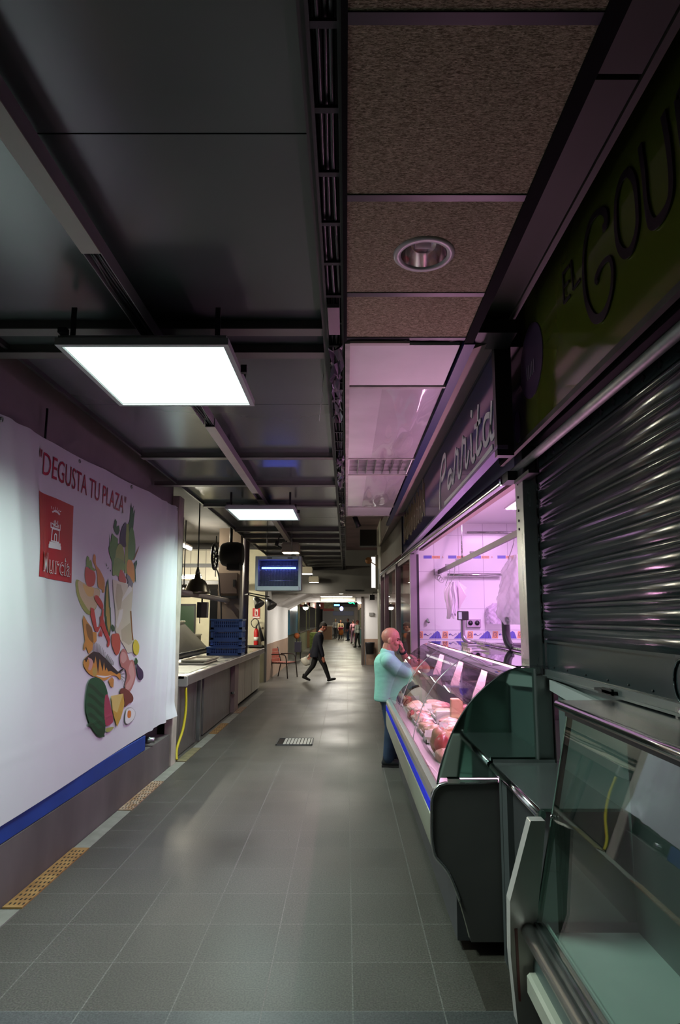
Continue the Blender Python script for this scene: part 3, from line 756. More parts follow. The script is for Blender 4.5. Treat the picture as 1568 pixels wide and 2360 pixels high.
add7('blk', [(195, 885), (215, 890), (205, 925), (190, 915)])
# meat, sausage
add7('mea', [(840, 700), (890, 740), (920, 820), (950, 900), (1000, 890), (1030, 980), (1050, 1150), (1020, 1300), (950, 1440), (900, 1420), (870, 1330), (900, 1180), (880, 1060), (810, 1000), (785, 880), (800, 770)])
add7('me2', [(820, 760), (880, 780), (900, 880), (840, 950), (800, 880)])
add7('me2', [(980, 920), (1020, 1040), (1030, 1180), (960, 1370), (900, 1400), (890, 1320), (960, 1200), (930, 1060)])
add7('cho', [(805, 1380), (880, 1380), (960, 1440), (1010, 1520), (1000, 1600), (930, 1640), (870, 1690), (860, 1560), (790, 1450)])
# lemon, aubergine
add7('lem', [(1040, 545), (1080, 580), (1105, 660), (1095, 770), (1060, 810), (1015, 760), (1003, 660), (1015, 580)])
add7('pur', [(1050, 930), (1110, 1010), (1165, 1080), (1172, 1190), (1130, 1235), (1085, 1170), (1065, 1050)])
add7('dkg', [(1045, 850), (1080, 900), (1075, 950), (1050, 965), (1035, 920)])
# watermelon
add7('fle', [(530, 1470), (575, 1480), (620, 1650), (665, 1880), (655, 1960), (540, 2010), (510, 1800)])
add7('rin', [(540, 2060), (675, 2030), (640, 2090), (560, 2120)])
add7('wat', [(310, 1195), (420, 1200), (520, 1290), (575, 1470), (530, 1500), (510, 1750), (530, 2040), (500, 2180), (420, 2200), (310, 2080), (220, 1900), (178, 1700), (195, 1450), (240, 1260)])
for i in range(5): 
    y = 1290+i*165
    F.append((rnd(a7([(250-(12*i if i < 3 else 30-12*i), y), (340, y+50), (430, y+140), (505, y+200), (505, y+255), (420, y+210), (320, y+110), (235-10*min(i, 2), y+50)])), fk.index('wa2')))
add7('wa2', [(350, 2080), (430, 2060), (520, 2020), (510, 2150), (420, 2195)])
# cheese, egg
add7('che', [(630, 1505), (840, 1465), (730, 1790), (660, 1740)], False)
add7('ch2', [(840, 1465), (860, 1640), (800, 1880), (735, 2030), (680, 1850), (635, 1640), (660, 1740), (730, 1790)], False)
add7('pea', [(900, 1720), (980, 1705), (1045, 1780), (1020, 1900), (920, 1985), (870, 1930)])
add7('egg', [(898, 1724), (978, 1709), (1040, 1782), (1014, 1895), (920, 1976), (874, 1925)])
add7('yol', [(925, 1755), (965, 1760), (972, 1830), (955, 1875), (915, 1870), (910, 1800)])
o = decal('food_print', F, fm, t, 'printed still life of fruit, vegetables, fish, meat and cheese')
# eyelets along the upper hem, with the cords that hold the banner
for y in (3.62, 4.78, 5.93, 7.55):
    z = b_top(y)-0.03; m = MB().lathe([(0.008, 0), (0.008, 0.006), (0.016, 0.006), (0.016, 0)], (b_x(y, z)+0.002, y, z), (1, 0, 0), 12); m.build('eyelet', STEEL, t)
# thin dark stay above the banner
o = MB().tube([(-2.10, 4.3, 2.9), (-2.10, 4.3, 3.17)], 0.008, 8).build('stay_rod', BLACK); tag(o, 'short dark rod standing up above the top edge of the banner', 'rod')

# dark bits in the recess at the foot of the banner
o = MB().lathe([(0.0, 0), (0.035, 0), (0.035, 0.05), (0.028, 0.06), (0.028, 0.10), (0.0, 0.10)], (-2.13, 6.95, 0.43), (1, 0, 0), 14).build('pipe_stub', STEEL_D)
tag(o, 'stubby metal pipe end in the dark gap after the blue band', 'pipe')

# ------------------------------------------------------------------ lighting over the aisle
LED_E = emis('led_panel_light', COL_LED, L_PANEL)
FRAME_M = mat('white_fixture_frame', (0.45, 0.46, 0.46), 0.45)
def led_panel(x0, x1, y0, y1, z, label):
    t = thing('led_panel', label, 'ceiling light', ((x0+x1)/2, (y0+y1)/2, z), 'square LED panels')
    m = MB().box(x0, x0+0.025, y0, y1, z, z+0.035).box(x1-0.025, x1, y0, y1, z, z+0.035).box(x0+0.025, x1-0.025, y0, y0+0.025, z, z+0.035).box(x0+0.025, x1-0.025, y1-0.025, y1, z, z+0.035)
    fr = m.build('frame', FRAME_M, t)
    MB().box(x0+0.01, x1-0.01, y0+0.01, y1-0.01, z+0.035, z+0.05).build('back_plate', FRAME_M, t)
    MB().poly([(x0+0.025, y0+0.025, z+0.008), (x0+0.025, y1-0.025, z+0.008), (x1-0.025, y1-0.025, z+0.008), (x1-0.025, y0+0.025, z+0.008)]).build('diffuser', LED_E, fr)['label'] = 'glowing white diffuser'
    for x in (x0+0.06, x1-0.06):
        for y in (y0+0.05, y1-0.05): MB().box(x-0.012, x+0.012, y-0.003, y+0.003, z+0.05, 3.155).build('hanger', BLACK, t)
    MB().box(x0+0.2, x0+0.45, y0+0.3, y0+0.42, z+0.05, z+0.085).build('driver', BLACK, t)
    each('clip', [MB().box(x0+0.02, x0+0.06, y0-0.02, y0+0.01, z+0.05, z+0.075), MB().box(x1+0.0, x1+0.03, y0+0.35, y0+0.38, z+0.01, z+0.05)], BLACK, t)
led_panel(-1.335, -0.540, 2.76, 3.61, 2.95, 'large bright square LED panel hanging nearest over the aisle')
led_panel(-1.385, -0.585, 7.15, 8.03, 2.95, 'second bright LED panel further down the aisle, before the floodlights')

# cable trunk along the ceiling, in lengths with missing covers
TR_B = mat('cream_trunk_cover', (0.55, 0.51, 0.44), 0.45, noise=(4, 0.06)); TR_S = mat('trunk_side', (0.30, 0.27, 0.29), 0.5)
t = thing('cable_duct', 'long pale cable trunk running under the grey ceiling sheets', 'cable trunk', (-0.97, 8, 3.08))
def tx(y): return -0.965 - (y-2.25)*0.0085
segs = [(0.4, 2.25, 1), (2.25, 2.95, 0), (2.95, 4.40, 0), (4.44, 6.9, 1), (6.9, 7.3, 0), (7.3, 18.4, 1)]
m = MB(); mc = MB()
for a, b, cov_ in segs:
    for s_, wd in ((-0.034, 0.004), (0.034, 0.004)): m.bar((tx(a)+s_, a, 3.115), (tx(b)+s_, b, 3.115), wd, 0.065)
    m.bar((tx(a), a, 3.147), (tx(b), b, 3.147), 0.07, 0.004)
    if cov_: mc.bar((tx(a), a, 3.081), (tx(b)+0.0, b-0.01, 3.081), 0.072, 0.006)
m.build('channel', TR_S, t)
mc.build('cover', TR_B, t)
m = MB()
for k in range(4): m.tube([(tx(a_)+(-0.02+0.013*k)+0.006*math.sin(a_*9+k), a_, 3.10+0.006*math.sin(a_*7+k*2)) for a_ in [2.2+0.15*i for i in range(36)]], 0.005, 6)
m.build('cables', BLACKP, t)
for y in (1.2, 2.9, 5.2, 8.5, 10.8, 13.0, 15.5): MB().box(tx(y)-0.012, tx(y)+0.012, y-0.01, y+0.01, 3.147, 3.199).build('bracket', BLACK, t)

# black tray between the two ceilings, with torn film and cables
t = thing('cable_tray', 'black ladder tray between the grey sheets and the wood-wool ceiling', 'cable tray', (-0.05, 8, 3.1))
m = MB().box(-0.098, -0.088, -2, 18.5, 3.12, 3.24).box(-0.022, -0.012, -2, 18.5, 3.12, 3.24).box(-0.098, -0.012, -2, 18.5, 3.235, 3.24)
m.build('sides', BLACK, t)
for i in range(70):
    y = 0.3+i*0.26; MB().box(-0.09, -0.02, y, y+0.02, 3.125, 3.135).build('rung', mat('dark_rung', (0.03, 0.03, 0.035), 0.4, 0.5), t)
m = MB()
for k in range(3): m.tube([(-0.075+0.02*k+0.006*math.sin(i*1.3+k), -1+i*0.4, 3.145+0.008*math.sin(i*0.9+k*2)) for i in range(48)], 0.008, 6)
m.build('cables', BLACKP, t)
def film(y0, y1, n, sd, wd=0.04):
    r = random.Random(sd); m = MB(); rows = []
    for i in range(n+1):
        y = y0+(y1-y0)*i/n
        rows.append([(-0.085+wd*1.6*j/4+r.uniform(-0.012, 0.012), y+r.uniform(-0.03, 0.03), 3.095+r.uniform(-0.03, 0.025)) for j in range(5)])
    vs = [p for q in rows for p in q]
    m.add(vs, [(i*5+j, i*5+j+1, i*5+5+j+1, i*5+5+j) for i in range(n) for j in range(4) if r.random() > 0.18], 0, False)
    return m
FILM = mat('torn_purple_film', (0.11, 0.08, 0.12), 0.18, 0.25, spec=0.8)
for y0, y1, n, sd, lab in ((3.10, 4.35, 16, 3, 'crumpled torn film hanging from the black tray beside the first white panel'), (5.3, 6.6, 14, 5, 'second crumpled strip of torn film in the tray beside the louvre light'), (7.5, 9.5, 16, 8, 'furthest crumpled strip of torn film in the black tray')):
    o = film(y0, y1, n, sd).build('torn_film', FILM); tag(o, lab, 'plastic film', 'strips of torn film in the cable tray')
o = MB().box(-0.085, -0.03, 2.70, 2.98, 3.098, 3.118).build('cover_plate', mat('dusty_pink_plate', (0.33, 0.22, 0.27), 0.5), bevel=0.003); tag(o, 'small dusty pink plate in the black tray near the thick rails', 'plate')
o = MB().tube([(-0.14, 3.75, 3.2), (-0.15, 3.8, 3.08), (-0.165, 3.85, 2.98), (-0.17, 3.86, 2.94)], 0.0018, 5).build('loose_wire', WHITE_P); tag(o, 'thin pale wire dangling from the ceiling edge above the aisle', 'wire')

# recessed downlight
t = thing('downlight', 'round white recessed downlight, unlit, in the wood-wool ceiling', 'downlight', (0.30, 2.28, 3.1))
MB().lathe([(0.088, 0.0), (0.092, -0.008), (0.112, -0.008), (0.118, -0.002), (0.118, 0.0)], (0.30, 2.28, 3.1), (0, 0, 1), 40).build('ring', mat('white_enamel', (0.62, 0.58, 0.58), 0.35), t)
MB().lathe([(0.088, -0.001), (0.078, 0.05), (0.05, 0.085), (0.0, 0.09)], (0.30, 2.28, 3.1), (0, 0, 1), 32).build('reflector', mat('mirror_reflector', (0.85, 0.75, 0.75), 0.12, 1.0), t)
MB().tube([(0.27, 2.24, 3.15), (0.33, 2.24, 3.15)], 0.014, 10).tube([(0.27, 2.30, 3.15), (0.33, 2.30, 3.15)], 0.014, 10).build('bulb', WHITE_P, t)
MB().disc((0.30, 2.28, 3.098), (0, 0, -1), 0.087, 32).build('cover_glass', glass('clear_pane', (1, 0.96, 0.96), 1.2), t)

# louvre light between the white panels
t = thing('louvre_light', 'unlit fluorescent fitting with a mirror louvre among the white ceiling panels', 'ceiling light', (0.3, 5.75, 3.1))
MIR = mat('mirror_louvre', (0.75, 0.72, 0.74), 0.18, 1.0)
MB().box(0.02, 0.59, 5.45, 6.05, 3.16, 3.17).box(0.02, 0.03, 5.45, 6.05, 3.1, 3.16).box(0.58, 0.59, 5.45, 6.05, 3.1, 3.16).box(0.02, 0.59, 5.45, 5.46, 3.1, 3.16).box(0.02, 0.59, 6.04, 6.05, 3.1, 3.16).build('housing', WHITE_P, t)
m = MB()
for i in range(1, 7): m.box(0.03+i*0.079, 0.034+i*0.079, 5.46, 6.04, 3.1, 3.14)
for j in range(1, 4): m.box(0.03, 0.58, 5.46+j*0.145, 5.465+j*0.145, 3.1, 3.14)
m.build('louvre', MIR, t)
m = MB()
for y in (5.53, 5.68, 5.82, 5.97): m.tube([(0.05, y, 3.15), (0.56, y, 3.15)], 0.009, 10)
m.build('tube', mat('white_tube', (0.8, 0.8, 0.8), 0.3), t)
# clear film taped over the panels near the louvre light
FILMC = glass('clear_film', (0.95, 0.93, 0.95), 0.8, 0.08, film=0.0)
def sag(x0, x1, y0, y1, sd):
    r = random.Random(sd); ph = [r.uniform(0, 6) for _ in range(4)]
    def fn(u, v):
        s_ = math.sin(math.pi*v)*math.sin(math.pi*min(1, max(0, u)))
        return (x0+(x1-x0)*u, y0+(y1-y0)*v, 3.094-0.045*s_-0.012*math.sin(u*7+v*9+ph[0])*s_-0.008*math.sin(u*15-v*5+ph[1])*s_)
    return MB().grid(fn, 26, 30)
o = sag(0.22, 0.6, 3.72, 5.42, 1).build('plastic_film', FILMC); tag(o, 'clear crumpled film taped under the second white ceiling panel', 'plastic film', 'films under the panels')
o = sag(0.2, 0.58, 6.08, 7.84, 4).build('plastic_film', FILMC); tag(o, 'clear wavy film taped under the panel beyond the louvre light', 'plastic film', 'films under the panels')
o = MB().obox((0.17, 3.045, 3.085), (0.3, 0.03, 0.012)).build('loose_strip', mat('pale_strip', (0.62, 0.55, 0.52), 0.5)); tag(o, 'pale loose strip where the wood-wool slabs meet the white panels', 'strip')

# floodlights along the trunk
FL_E = emis('floodlight_light', (1.0, 0.93, 0.80), L_FLOOD)
def flood(x, y, z, s_, lab, tilt=0.0):
    t = thing('floodlight', lab, 'floodlight', (x, y, z), 'small floodlights on the cable trunk')
    m = MB().prism([(x-s_*0.9, y-s_*0.8, z+s_*0.85), (x+s_*0.9, y-s_*0.8, z+s_*0.85), (x+s_*0.9, y+s_*0.7, z+s_*0.85), (x-s_*0.9, y+s_*0.7, z+s_*0.85)], (0, 0, s_*0.3))
    m.prism([(x-s_, y-s_, z), (x+s_, y-s_, z), (x+s_, y+s_, z), (x-s_, y+s_, z)], (0, 0, s_*0.9))
    hs = m.build('housing', mat('beige_housing', (0.48, 0.43, 0.33), 0.5), t, bevel=0.008)
    MB().poly([(x-s_*0.85, y-s_*0.85, z-0.004), (x-s_*0.85, y+s_*0.85, z-0.004), (x+s_*0.85, y+s_*0.85, z-0.004), (x+s_*0.85, y-s_*0.85, z-0.004)]).build('lens', FL_E, hs)
    MB().tube([(x-s_*0.5, y, z+s_), (x-s_*0.5, y, 3.15)], 0.012, 8).build('arm', BLACK, t)
flood(-0.98, 11.2, 2.86, 0.155, 'nearest beige floodlight on the trunk, just past the second LED panel')
flood(-1.03, 16.7, 2.87, 0.155, 'middle beige floodlight on the trunk, seen just past the corner of the fly killer')
flood(-0.92, 18.2, 2.73, 0.145, 'furthest beige floodlight, in front of the grey bulkhead')
o = MB().tube(cr([(-1.12, 11.0, 3.2), (-1.19, 11.0, 3.06), (-1.2, 11.0, 2.98), (-1.12, 11.0, 2.92)], 5), 0.012, 8).tube([(-1.2, 11.0, 3.05), (-1.22, 11.0, 2.96)], 0.035, 10).build('dangling_plug', BLACKP); tag(o, 'black cable with a plug dangling beside the nearest floodlight', 'cable')

# electric fly killer with a blue tube
t = thing('fly_killer', 'wall-type electric fly killer with one glowing blue tube, hanging over the aisle', 'fly killer', (-0.975, 9.2, 2.1))
FKM = mat('fly_killer_shell', (0.36, 0.38, 0.40), 0.4, 0.4)
x0, x1, zb, zt = -1.31, -0.645, 2.105, 2.60
m = MB().box(x0, x0+0.045, 9.12, 9.36, zb, zt).box(x1-0.045, x1, 9.12, 9.36, zb, zt).box(x0+0.045, x1-0.045, 9.14, 9.36, zt-0.05, zt).box(x0+0.045, x1-0.045, 9.34, 9.36, zb, zt)
m.build('shell', FKM, t, bevel=0.006)
MB().box(x0+0.03, x1-0.03, 9.10, 9.36, zb-0.004, zb+0.06).build('catch_tray', FKM, t, bevel=0.006)
m = MB()
for i in range(34): m.tube([(x0+0.06+i*0.0167, 9.15, zb+0.07), (x0+0.06+i*0.0167, 9.15, zt-0.06)], 0.0014, 4)
for z in (zb+0.14, zb+0.36): m.tube([(x0+0.05, 9.145, z), (x1-0.05, 9.145, z)], 0.004, 6)
m.build('grid', STEEL, t)
MB().tube([(x0+0.085, 9.2, 2.435), (x1-0.085, 9.2, 2.435)], 0.013, 12).build('uv_tube', emis('uv_tube_light', (0.08, 0.14, 1.0), 11.0), t)['label'] = 'glowing blue tube'
MB().box(x0+0.05, x1-0.05, 9.30, 9.335, zb+0.07, zt-0.06).build('back_panel', mat('deep_blue_grey', (0.035, 0.035, 0.045), 0.6), t)
each('hanging_chain', [MB().tube([(x, 9.25, zt), (x, 9.25, 3.199)], 0.004, 6) for x in (x0+0.15, x1-0.15)], BLACK, t)
each('slot', [MB().box(x, x+0.07, 9.132, 9.14, zt-0.035, zt-0.018) for x in (x0+0.17, x1-0.2)], BLACK, t)

# pair of dark floodlights on an arm, left of the passage
t = thing('spotlight_pair', 'dark unlit spotlights on a bent arm under the fly killer', 'spotlight', (-1.75, 12.5, 2.1))
MB().bar((-2.115, 13.36, 2.2), (-1.90, 12.4, 2.18), 0.03, 0.02).bar((-1.92, 12.4, 2.17), (-1.48, 12.6, 2.06), 0.03, 0.02).bar((-1.90, 12.4, 2.20), (-1.56, 12.9, 2.14), 0.02, 0.02).build('arm', BLACK, t)
for k, (x, y, z) in enumerate([(-1.75, 12.55, 2.06), (-1.52, 12.65, 2.03)]):
    MB().lathe([(0.0, 0.0), (0.04, 0.0), (0.06, 0.05), (0.105, 0.17), (0.11, 0.19), (0.0, 0.175)], (x-0.05, y+0.05, z+0.05), (0.55, -0.35, -0.75), 20).build('lamp_head', mat('dull_reflector', (0.30, 0.30, 0.30), 0.3, 0.8), t)

# ------------------------------------------------------------------ fish stall behind the counter
t = thing('stall_counter', 'long steel fish counter with stained front panels, carrying the blue crates', 'counter', (-2.4, 11.8, 0))
WORK = mat('worn_steel_top', (0.42, 0.41, 0.36), 0.3, 0.9, noise=(3, 0.15), rn=0.12)
MB().box(-2.95, -2.04, 8.15, 15.75, 0.955, 0.985).build('worktop', WORK, t)
MB().box(-2.04, -2.0, 8.20, 15.8, 0.868, 0.99).build('fascia', mat('purple_steel', (0.40, 0.34, 0.34), 0.35, 0.8, noise=(2, 0.1)), t, bevel=0.01)
MB().prism([(-2.25, 8.15, 0.86), (-2.0, 8.15, 0.86), (-2.0, 8.15, 0.985), (-2.25, 8.15, 0.985)], (0, 0.05, 0)).build('end_cap', mat('pale_steel', (0.55, 0.53, 0.5), 0.4, 0.6), t, bevel=0.01)
PAN = mat('stained_steel_panel', (0.18, 0.155, 0.145), 0.42, 0.45, noise=(5, 0.22), stretch=(1, 3, 0.5), rn=0.1)
MB().box(-2.14, -2.10, 7.95, 9.12, 0.01, 0.87).build('front_panel', PAN, t)
MB().box(-2.14, -2.10, 9.60, 11.75, 0.02, 0.87).build('front_panel', PAN, t)
PANW = mat('rusty_white_panel', (0.56, 0.52, 0.42), 0.5, noise=(6, 0.15), bump=(12, 0.2), stretch=(1, 4, 0.3))
for a, b in ((12.45, 13.4), (13.45, 14.4), (14.45, 15.7)): MB().box(-2.14, -2.10, a, b, 0.06, 0.87).build('front_panel', PANW, t)
MB().box(-2.10, -2.05, 9.15, 9.22, 0.02, 0.87).box(-2.2, -2.12, 9.2, 9.58, 0.0, 0.87).build('post', STEEL_D, t)
MB().box(-2.13, -2.05, 11.95, 12.35, 0.0, 0.87).build('post', mat('pink_post', (0.28, 0.19, 0.19), 0.5), t)
MB().box(-2.9, -2.85, 8.2, 15.7, 0, 0.955).box(-2.85, -2.14, 15.68, 15.72, 0, 0.955).box(-2.85, -2.16, 8.15, 8.2, 0, 0.955).build('carcass', DARKGREY, t)
MB().lathe([(0.0, 0), (0.02, 0), (0.02, 0.06), (0.0, 0.06)], (-2.10, 11.85, 0.36), (1, 0, 0), 12).box(-2.06, -2.045, 11.8, 11.92, 0.34, 0.38).build('tap', STEEL_D, t)
o = MB().tube(cr([(-2.03, 8.22, 0.84), (-2.02, 8.22, 0.6), (-2.03, 8.15, 0.35), (-2.06, 8.0, 0.14), (-2.04, 7.93, 0.02)], 6), 0.016, 10).build('yellow_hose', mat('yellow_rubber', (0.62, 0.50, 0.02), 0.45)); tag(o, 'yellow hose hanging down the near end of the fish counter', 'hose')
# sloping display bed and white trays on the counter
o = MB().prism([(-3.55, 9.0, 1.62), (-2.95, 9.0, 1.02), (-2.95, 9.0, 0.99), (-3.6, 9.0, 0.99), (-3.6, 9.0, 1.62)], (0, 5.0, 0)).build('display_bed', mat('dark_display_steel', (0.05, 0.047, 0.042), 0.45, 0.3, noise=(3, 0.2))); tag(o, 'dark sloping fish display bed behind the steel counter', 'display')
o.location.z -= 0.005
MB().tube([(-3.53, 9.0, 1.64), (-3.53, 14.0, 1.64)], 0.02, 8).tube([(-3.0, 9.0, 1.075), (-3.0, 14, 1.075)], 0.012, 8).build('edge_rail', STEEL, o)
for i, (y, z, lab) in enumerate([(10.6, 0.986, 'lower of the pale foam trays lying on the fish counter'), (10.75, 1.022, 'upper of the pale foam trays lying on the fish counter')]):
    m = MB().box(-2.62, -2.22, y-0.5, y+0.5, z, z+0.008).box(-2.62, -2.6, y-0.5, y+0.5, z, z+0.034).box(-2.24, -2.22, y-0.5, y+0.5, z, z+0.034).box(-2.6, -2.24, y-0.5, y-0.48, z, z+0.034).box(-2.6, -2.24, y+0.48, y+0.5, z, z+0.034)
    o = m.build('foam_tray', mat('foam', (0.66, 0.62, 0.46), 0.7)); tag(o, lab, 'tray', 'foam trays on the fish counter')
o = MB().box(-2.72, -2.1, 8.6, 9.9, 0.985, 0.992).build('cutting_sheet', mat('pale_board', (0.60, 0.57, 0.44), 0.5)); tag(o, 'flat pale cutting board at the near end of the fish counter', 'cutting board')

# blue crates
CR = mat('blue_crate_plastic', (0.10, 0.21, 0.56), 0.45, noise=(5, 0.12))
def crate(cx, cy, z, lx, ly, h, lab, rot=0.0):
    t = thing('fish_crate', lab, 'crate', (cx, cy, z), 'blue crates on the fish counter')
    m = MB(); k = 0.02
    m.box(cx-lx/2, cx+lx/2, cy-ly/2, cy+ly/2, z, z+0.012)
    for (a0_, a1_, b0, b1) in ((cx-lx/2, cx+lx/2, cy-ly/2, cy-ly/2+k), (cx-lx/2, cx+lx/2, cy+ly/2-k, cy+ly/2), (cx-lx/2, cx-lx/2+k, cy-ly/2, cy+ly/2), (cx+lx/2-k, cx+lx/2, cy-ly/2, cy+ly/2)):
        m.box(a0_, a1_, b0, b1, z+0.012, z+h*0.25); m.box(a0_, a1_, b0, b1, z+h*0.80, z+h)
    for sx in (-1, 1):
        for sy in (-1, 1): m.box(cx+sx*(lx/2-0.03)-0.03, cx+sx*(lx/2-0.03)+0.03, cy+sy*(ly/2-0.03)-0.03, cy+sy*(ly/2-0.03)+0.03, z+0.012, z+h)
    n = 12
    for i in range(n):
        x = cx-lx/2+0.08+(lx-0.16)*i/(n-1)
        for sy in (-1, 1): m.box(x-0.008, x+0.008, cy+sy*(ly/2-0.012)-0.006, cy+sy*(ly/2-0.012)+0.006, z+h*0.25, z+h*0.8)
    for i in range(8):
        y = cy-ly/2+0.08+(ly-0.16)*i/7
        for sx in (-1, 1): m.box(cx+sx*(lx/2-0.012)-0.006, cx+sx*(lx/2-0.012)+0.006, y-0.008, y+0.008, z+h*0.25, z+h*0.8)
    for sy in (-1, 1): m.box(cx-lx/2+0.06, cx+lx/2-0.06, cy+sy*(ly/2-0.012)-0.005, cy+sy*(ly/2-0.012)+0.005, z+h*0.48, z+h*0.56)
    m.build('body', CR, t)
    MB().box(cx-lx/2-0.012, cx+lx/2+0.012, cy-ly/2-0.012, cy-ly/2+0.004, z+h-0.03, z+h).box(cx-lx/2-0.012, cx+lx/2+0.012, cy+ly/2-0.004, cy+ly/2+0.012, z+h-0.03, z+h).box(cx+lx/2-0.004, cx+lx/2+0.012, cy-ly/2, cy+ly/2, z+h-0.03, z+h).box(cx-lx/2-0.012, cx-lx/2+0.004, cy-ly/2, cy+ly/2, z+h-0.03, z+h).build('rim', CR, t)
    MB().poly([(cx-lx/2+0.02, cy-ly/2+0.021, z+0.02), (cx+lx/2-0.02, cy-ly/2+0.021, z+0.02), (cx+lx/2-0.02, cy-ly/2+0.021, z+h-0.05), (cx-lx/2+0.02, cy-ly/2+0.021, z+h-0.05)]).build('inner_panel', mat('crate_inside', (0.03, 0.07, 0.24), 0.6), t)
crate(-2.42, 13.0, 0.986, 0.68, 0.52, 0.16, 'lowest and widest blue plastic crate of the stack on the fish counter')
zz = 1.146
for i, (lab, h) in enumerate((('second blue crate from the bottom of the stack on the fish counter', 0.13), ('third blue crate from the bottom of the stack on the fish counter', 0.20), ('topmost blue crate of the stack on the fish counter', 0.22))):
    crate(-2.395, 13.05, zz, 0.62, 0.46, h, lab); zz += h

# brown column with its fuse box, pipe, extractor
COLM = mat('brown_column', (0.25, 0.19, 0.145), 0.6, noise=(2, 0.12))
t = thing('column', 'square brown column rising behind the blue crates', 'column', (-2.6, 14.2, 0.986))
MB().box(-2.82, -2.34, 14.0, 14.4, 0.986, 3.7).build('shaft', COLM, t)
MB().box(-2.80, -2.40, 13.96, 14.0, 2.25, 2.70).build('box_cover', mat('dark_brown_box', (0.10, 0.07, 0.06), 0.5), t)
MB().box(-2.83, -2.38, 13.95, 14.0, 2.14, 2.2).box(-2.48, -2.43, 13.93, 13.96, 2.4, 2.55).build('dark_trim', BLACK, t)
MB().lathe([(0, 0), (0.05, 0), (0.05, 0.03), (0, 0.03)], (-2.62, 14.0, 2.05), (0, -1, 0), 16).build('round_plate', COLM, t)
o = MB().box(-3.0, -2.84, 14.05, 14.35, 0.986, 2.35).build('tall_panel', BLACK); tag(o, 'tall black panel leaning against the left side of the brown column', 'panel')
o = MB().tube([(-2.115, 13.42, 0.986), (-2.115, 13.42, 3.78)], 0.062, 16).build('standpipe', mat('purple_grey_pipe', (0.13, 0.105, 0.125), 0.4)); tag(o, 'thick purple-grey pipe rising in front of the brown column', 'pipe')
o = MB().tube([(-2.25, 13.9, 0.986), (-2.25, 13.9, 3.78)], 0.022, 10).tube([(-2.19, 13.9, 0.986), (-2.19, 13.9, 3.78)], 0.014, 8).build('thin_pipes', mat('pale_pipe', (0.40, 0.37, 0.33), 0.5)); tag(o, 'pair of thin pale pipes between the column and the thick pipe', 'pipe')
t = thing('extractor_fan', 'big black drum fan under the ceiling beside the brown column', 'fan', (-2.25, 12.6, 2.7))
MB().lathe([(0.0, 0), (0.15, 0), (0.22, 0.06), (0.25, 0.16), (0.25, 0.36), (0.21, 0.46), (0.0, 0.46)], (-2.52, 12.6, 2.97), (1, 0, 0), 28).box(-2.35, -2.1, 12.45, 12.75, 2.66, 2.8).build('drum', mat('black_drum', (0.008, 0.008, 0.009), 0.6), t)
m = MB()
ring = [(-2.62, 12.6+0.25*math.cos(i*math.pi/12), 2.93+0.25*math.sin(i*math.pi/12)) for i in range(25)]
m.tube(ring, 0.028, 8)
m.build('guard_ring', BLACK, t)
m = MB()
for i in range(6): 
    a = i*math.pi/6; m.tube([(-2.62, 12.6+0.25*math.cos(a), 2.93+0.25*math.sin(a)), (-2.62, 12.6-0.25*math.cos(a), 2.93-0.25*math.sin(a))], 0.008, 6)
m.tube([(-2.62, 12.6, 2.93), (-2.5, 12.6, 2.95)], 0.03, 8)
m.build('guard_spokes', BLACK, t)
MB().tube([(-2.3, 12.6, 3.1), (-2.3, 12.6, 3.78)], 0.03, 8).build('hanger', BLACK, t)

# awning tube, hanging unit, pendant lamp, lit tube, rods and dark beams
o = MB().tube([(-2.62, 8.3, 2.13), (-2.6, 15.0, 2.09)], 0.05, 12).build('awning_tube', mat('pale_mauve_tube', (0.45, 0.39, 0.38), 0.45)); tag(o, 'pale round tube running back over the fish counter below the pendant lamp', 'tube')
t = thing('hanging_scale', 'dark grey box hanging from the pale tube over the fish counter', 'scale', (-2.6, 11.6, 1.75))
MB().box(-2.70, -2.62, 11.55, 11.7, 1.72, 2.0).build('body', DARKGREY, t)
MB().box(-2.62, -2.52, 11.55, 11.7, 1.72, 2.0).build('face', mat('mid_grey_box', (0.13, 0.12, 0.125), 0.5), t)
MB().tube([(-2.62, 11.6, 2.0), (-2.62, 11.6, 2.08)], 0.015, 8).tube([(-2.64, 11.54, 1.62), (-2.64, 11.54, 1.72)], 0.007, 6).build('hook', BLACK, t)
t = thing('pendant_lamp', 'dull metal bell-shaped pendant lamp hanging over the fish stall', 'pendant lamp', (-2.6, 10.9, 2.1))
MB().lathe([(0.035, 0.34), (0.05, 0.30), (0.06, 0.26), (0.13, 0.22), (0.185, 0.12), (0.205, 0.04), (0.225, 0.0), (0.215, 0.0), (0.18, 0.12), (0.05, 0.24)], (-2.55, 10.9, 2.13), (0, 0, 1), 28).build('shade', mat('dull_bronze', (0.24, 0.22, 0.17), 0.3, 0.9), t)
MB().lathe([(0.0, 0.46), (0.012, 0.46), (0.035, 0.38), (0.045, 0.34), (0, 0.34)], (-2.55, 10.9, 2.13), (0, 0, 1), 16).build('cap', STEEL_D, t)
MB().tube([(-2.55, 10.9, 2.58), (-2.55, 10.9, 3.78)], 0.012, 8).build('rod', DARKGREY, t)
t = thing('pendant_lamp', 'small second pendant lamp half hidden behind the banner edge', 'pendant lamp', (-3.5, 13.4, 2.1))
MB().lathe([(0.03, 0.2), (0.05, 0.18), (0.13, 0.10), (0.15, 0.0), (0.14, 0.0), (0.05, 0.16)], (-3.42, 13.4, 2.15), (0, 0, 1), 20).build('shade', mat('dull_bronze', (0.24, 0.22, 0.17), 0.3, 0.9), t)
MB().tube([(-3.42, 13.4, 2.34), (-3.42, 13.4, 3.78)], 0.012, 6).build('rod', BLACK, t)
ST_E = emis('stall_tube_light', (1.0, 0.93, 0.74), L_STALL)
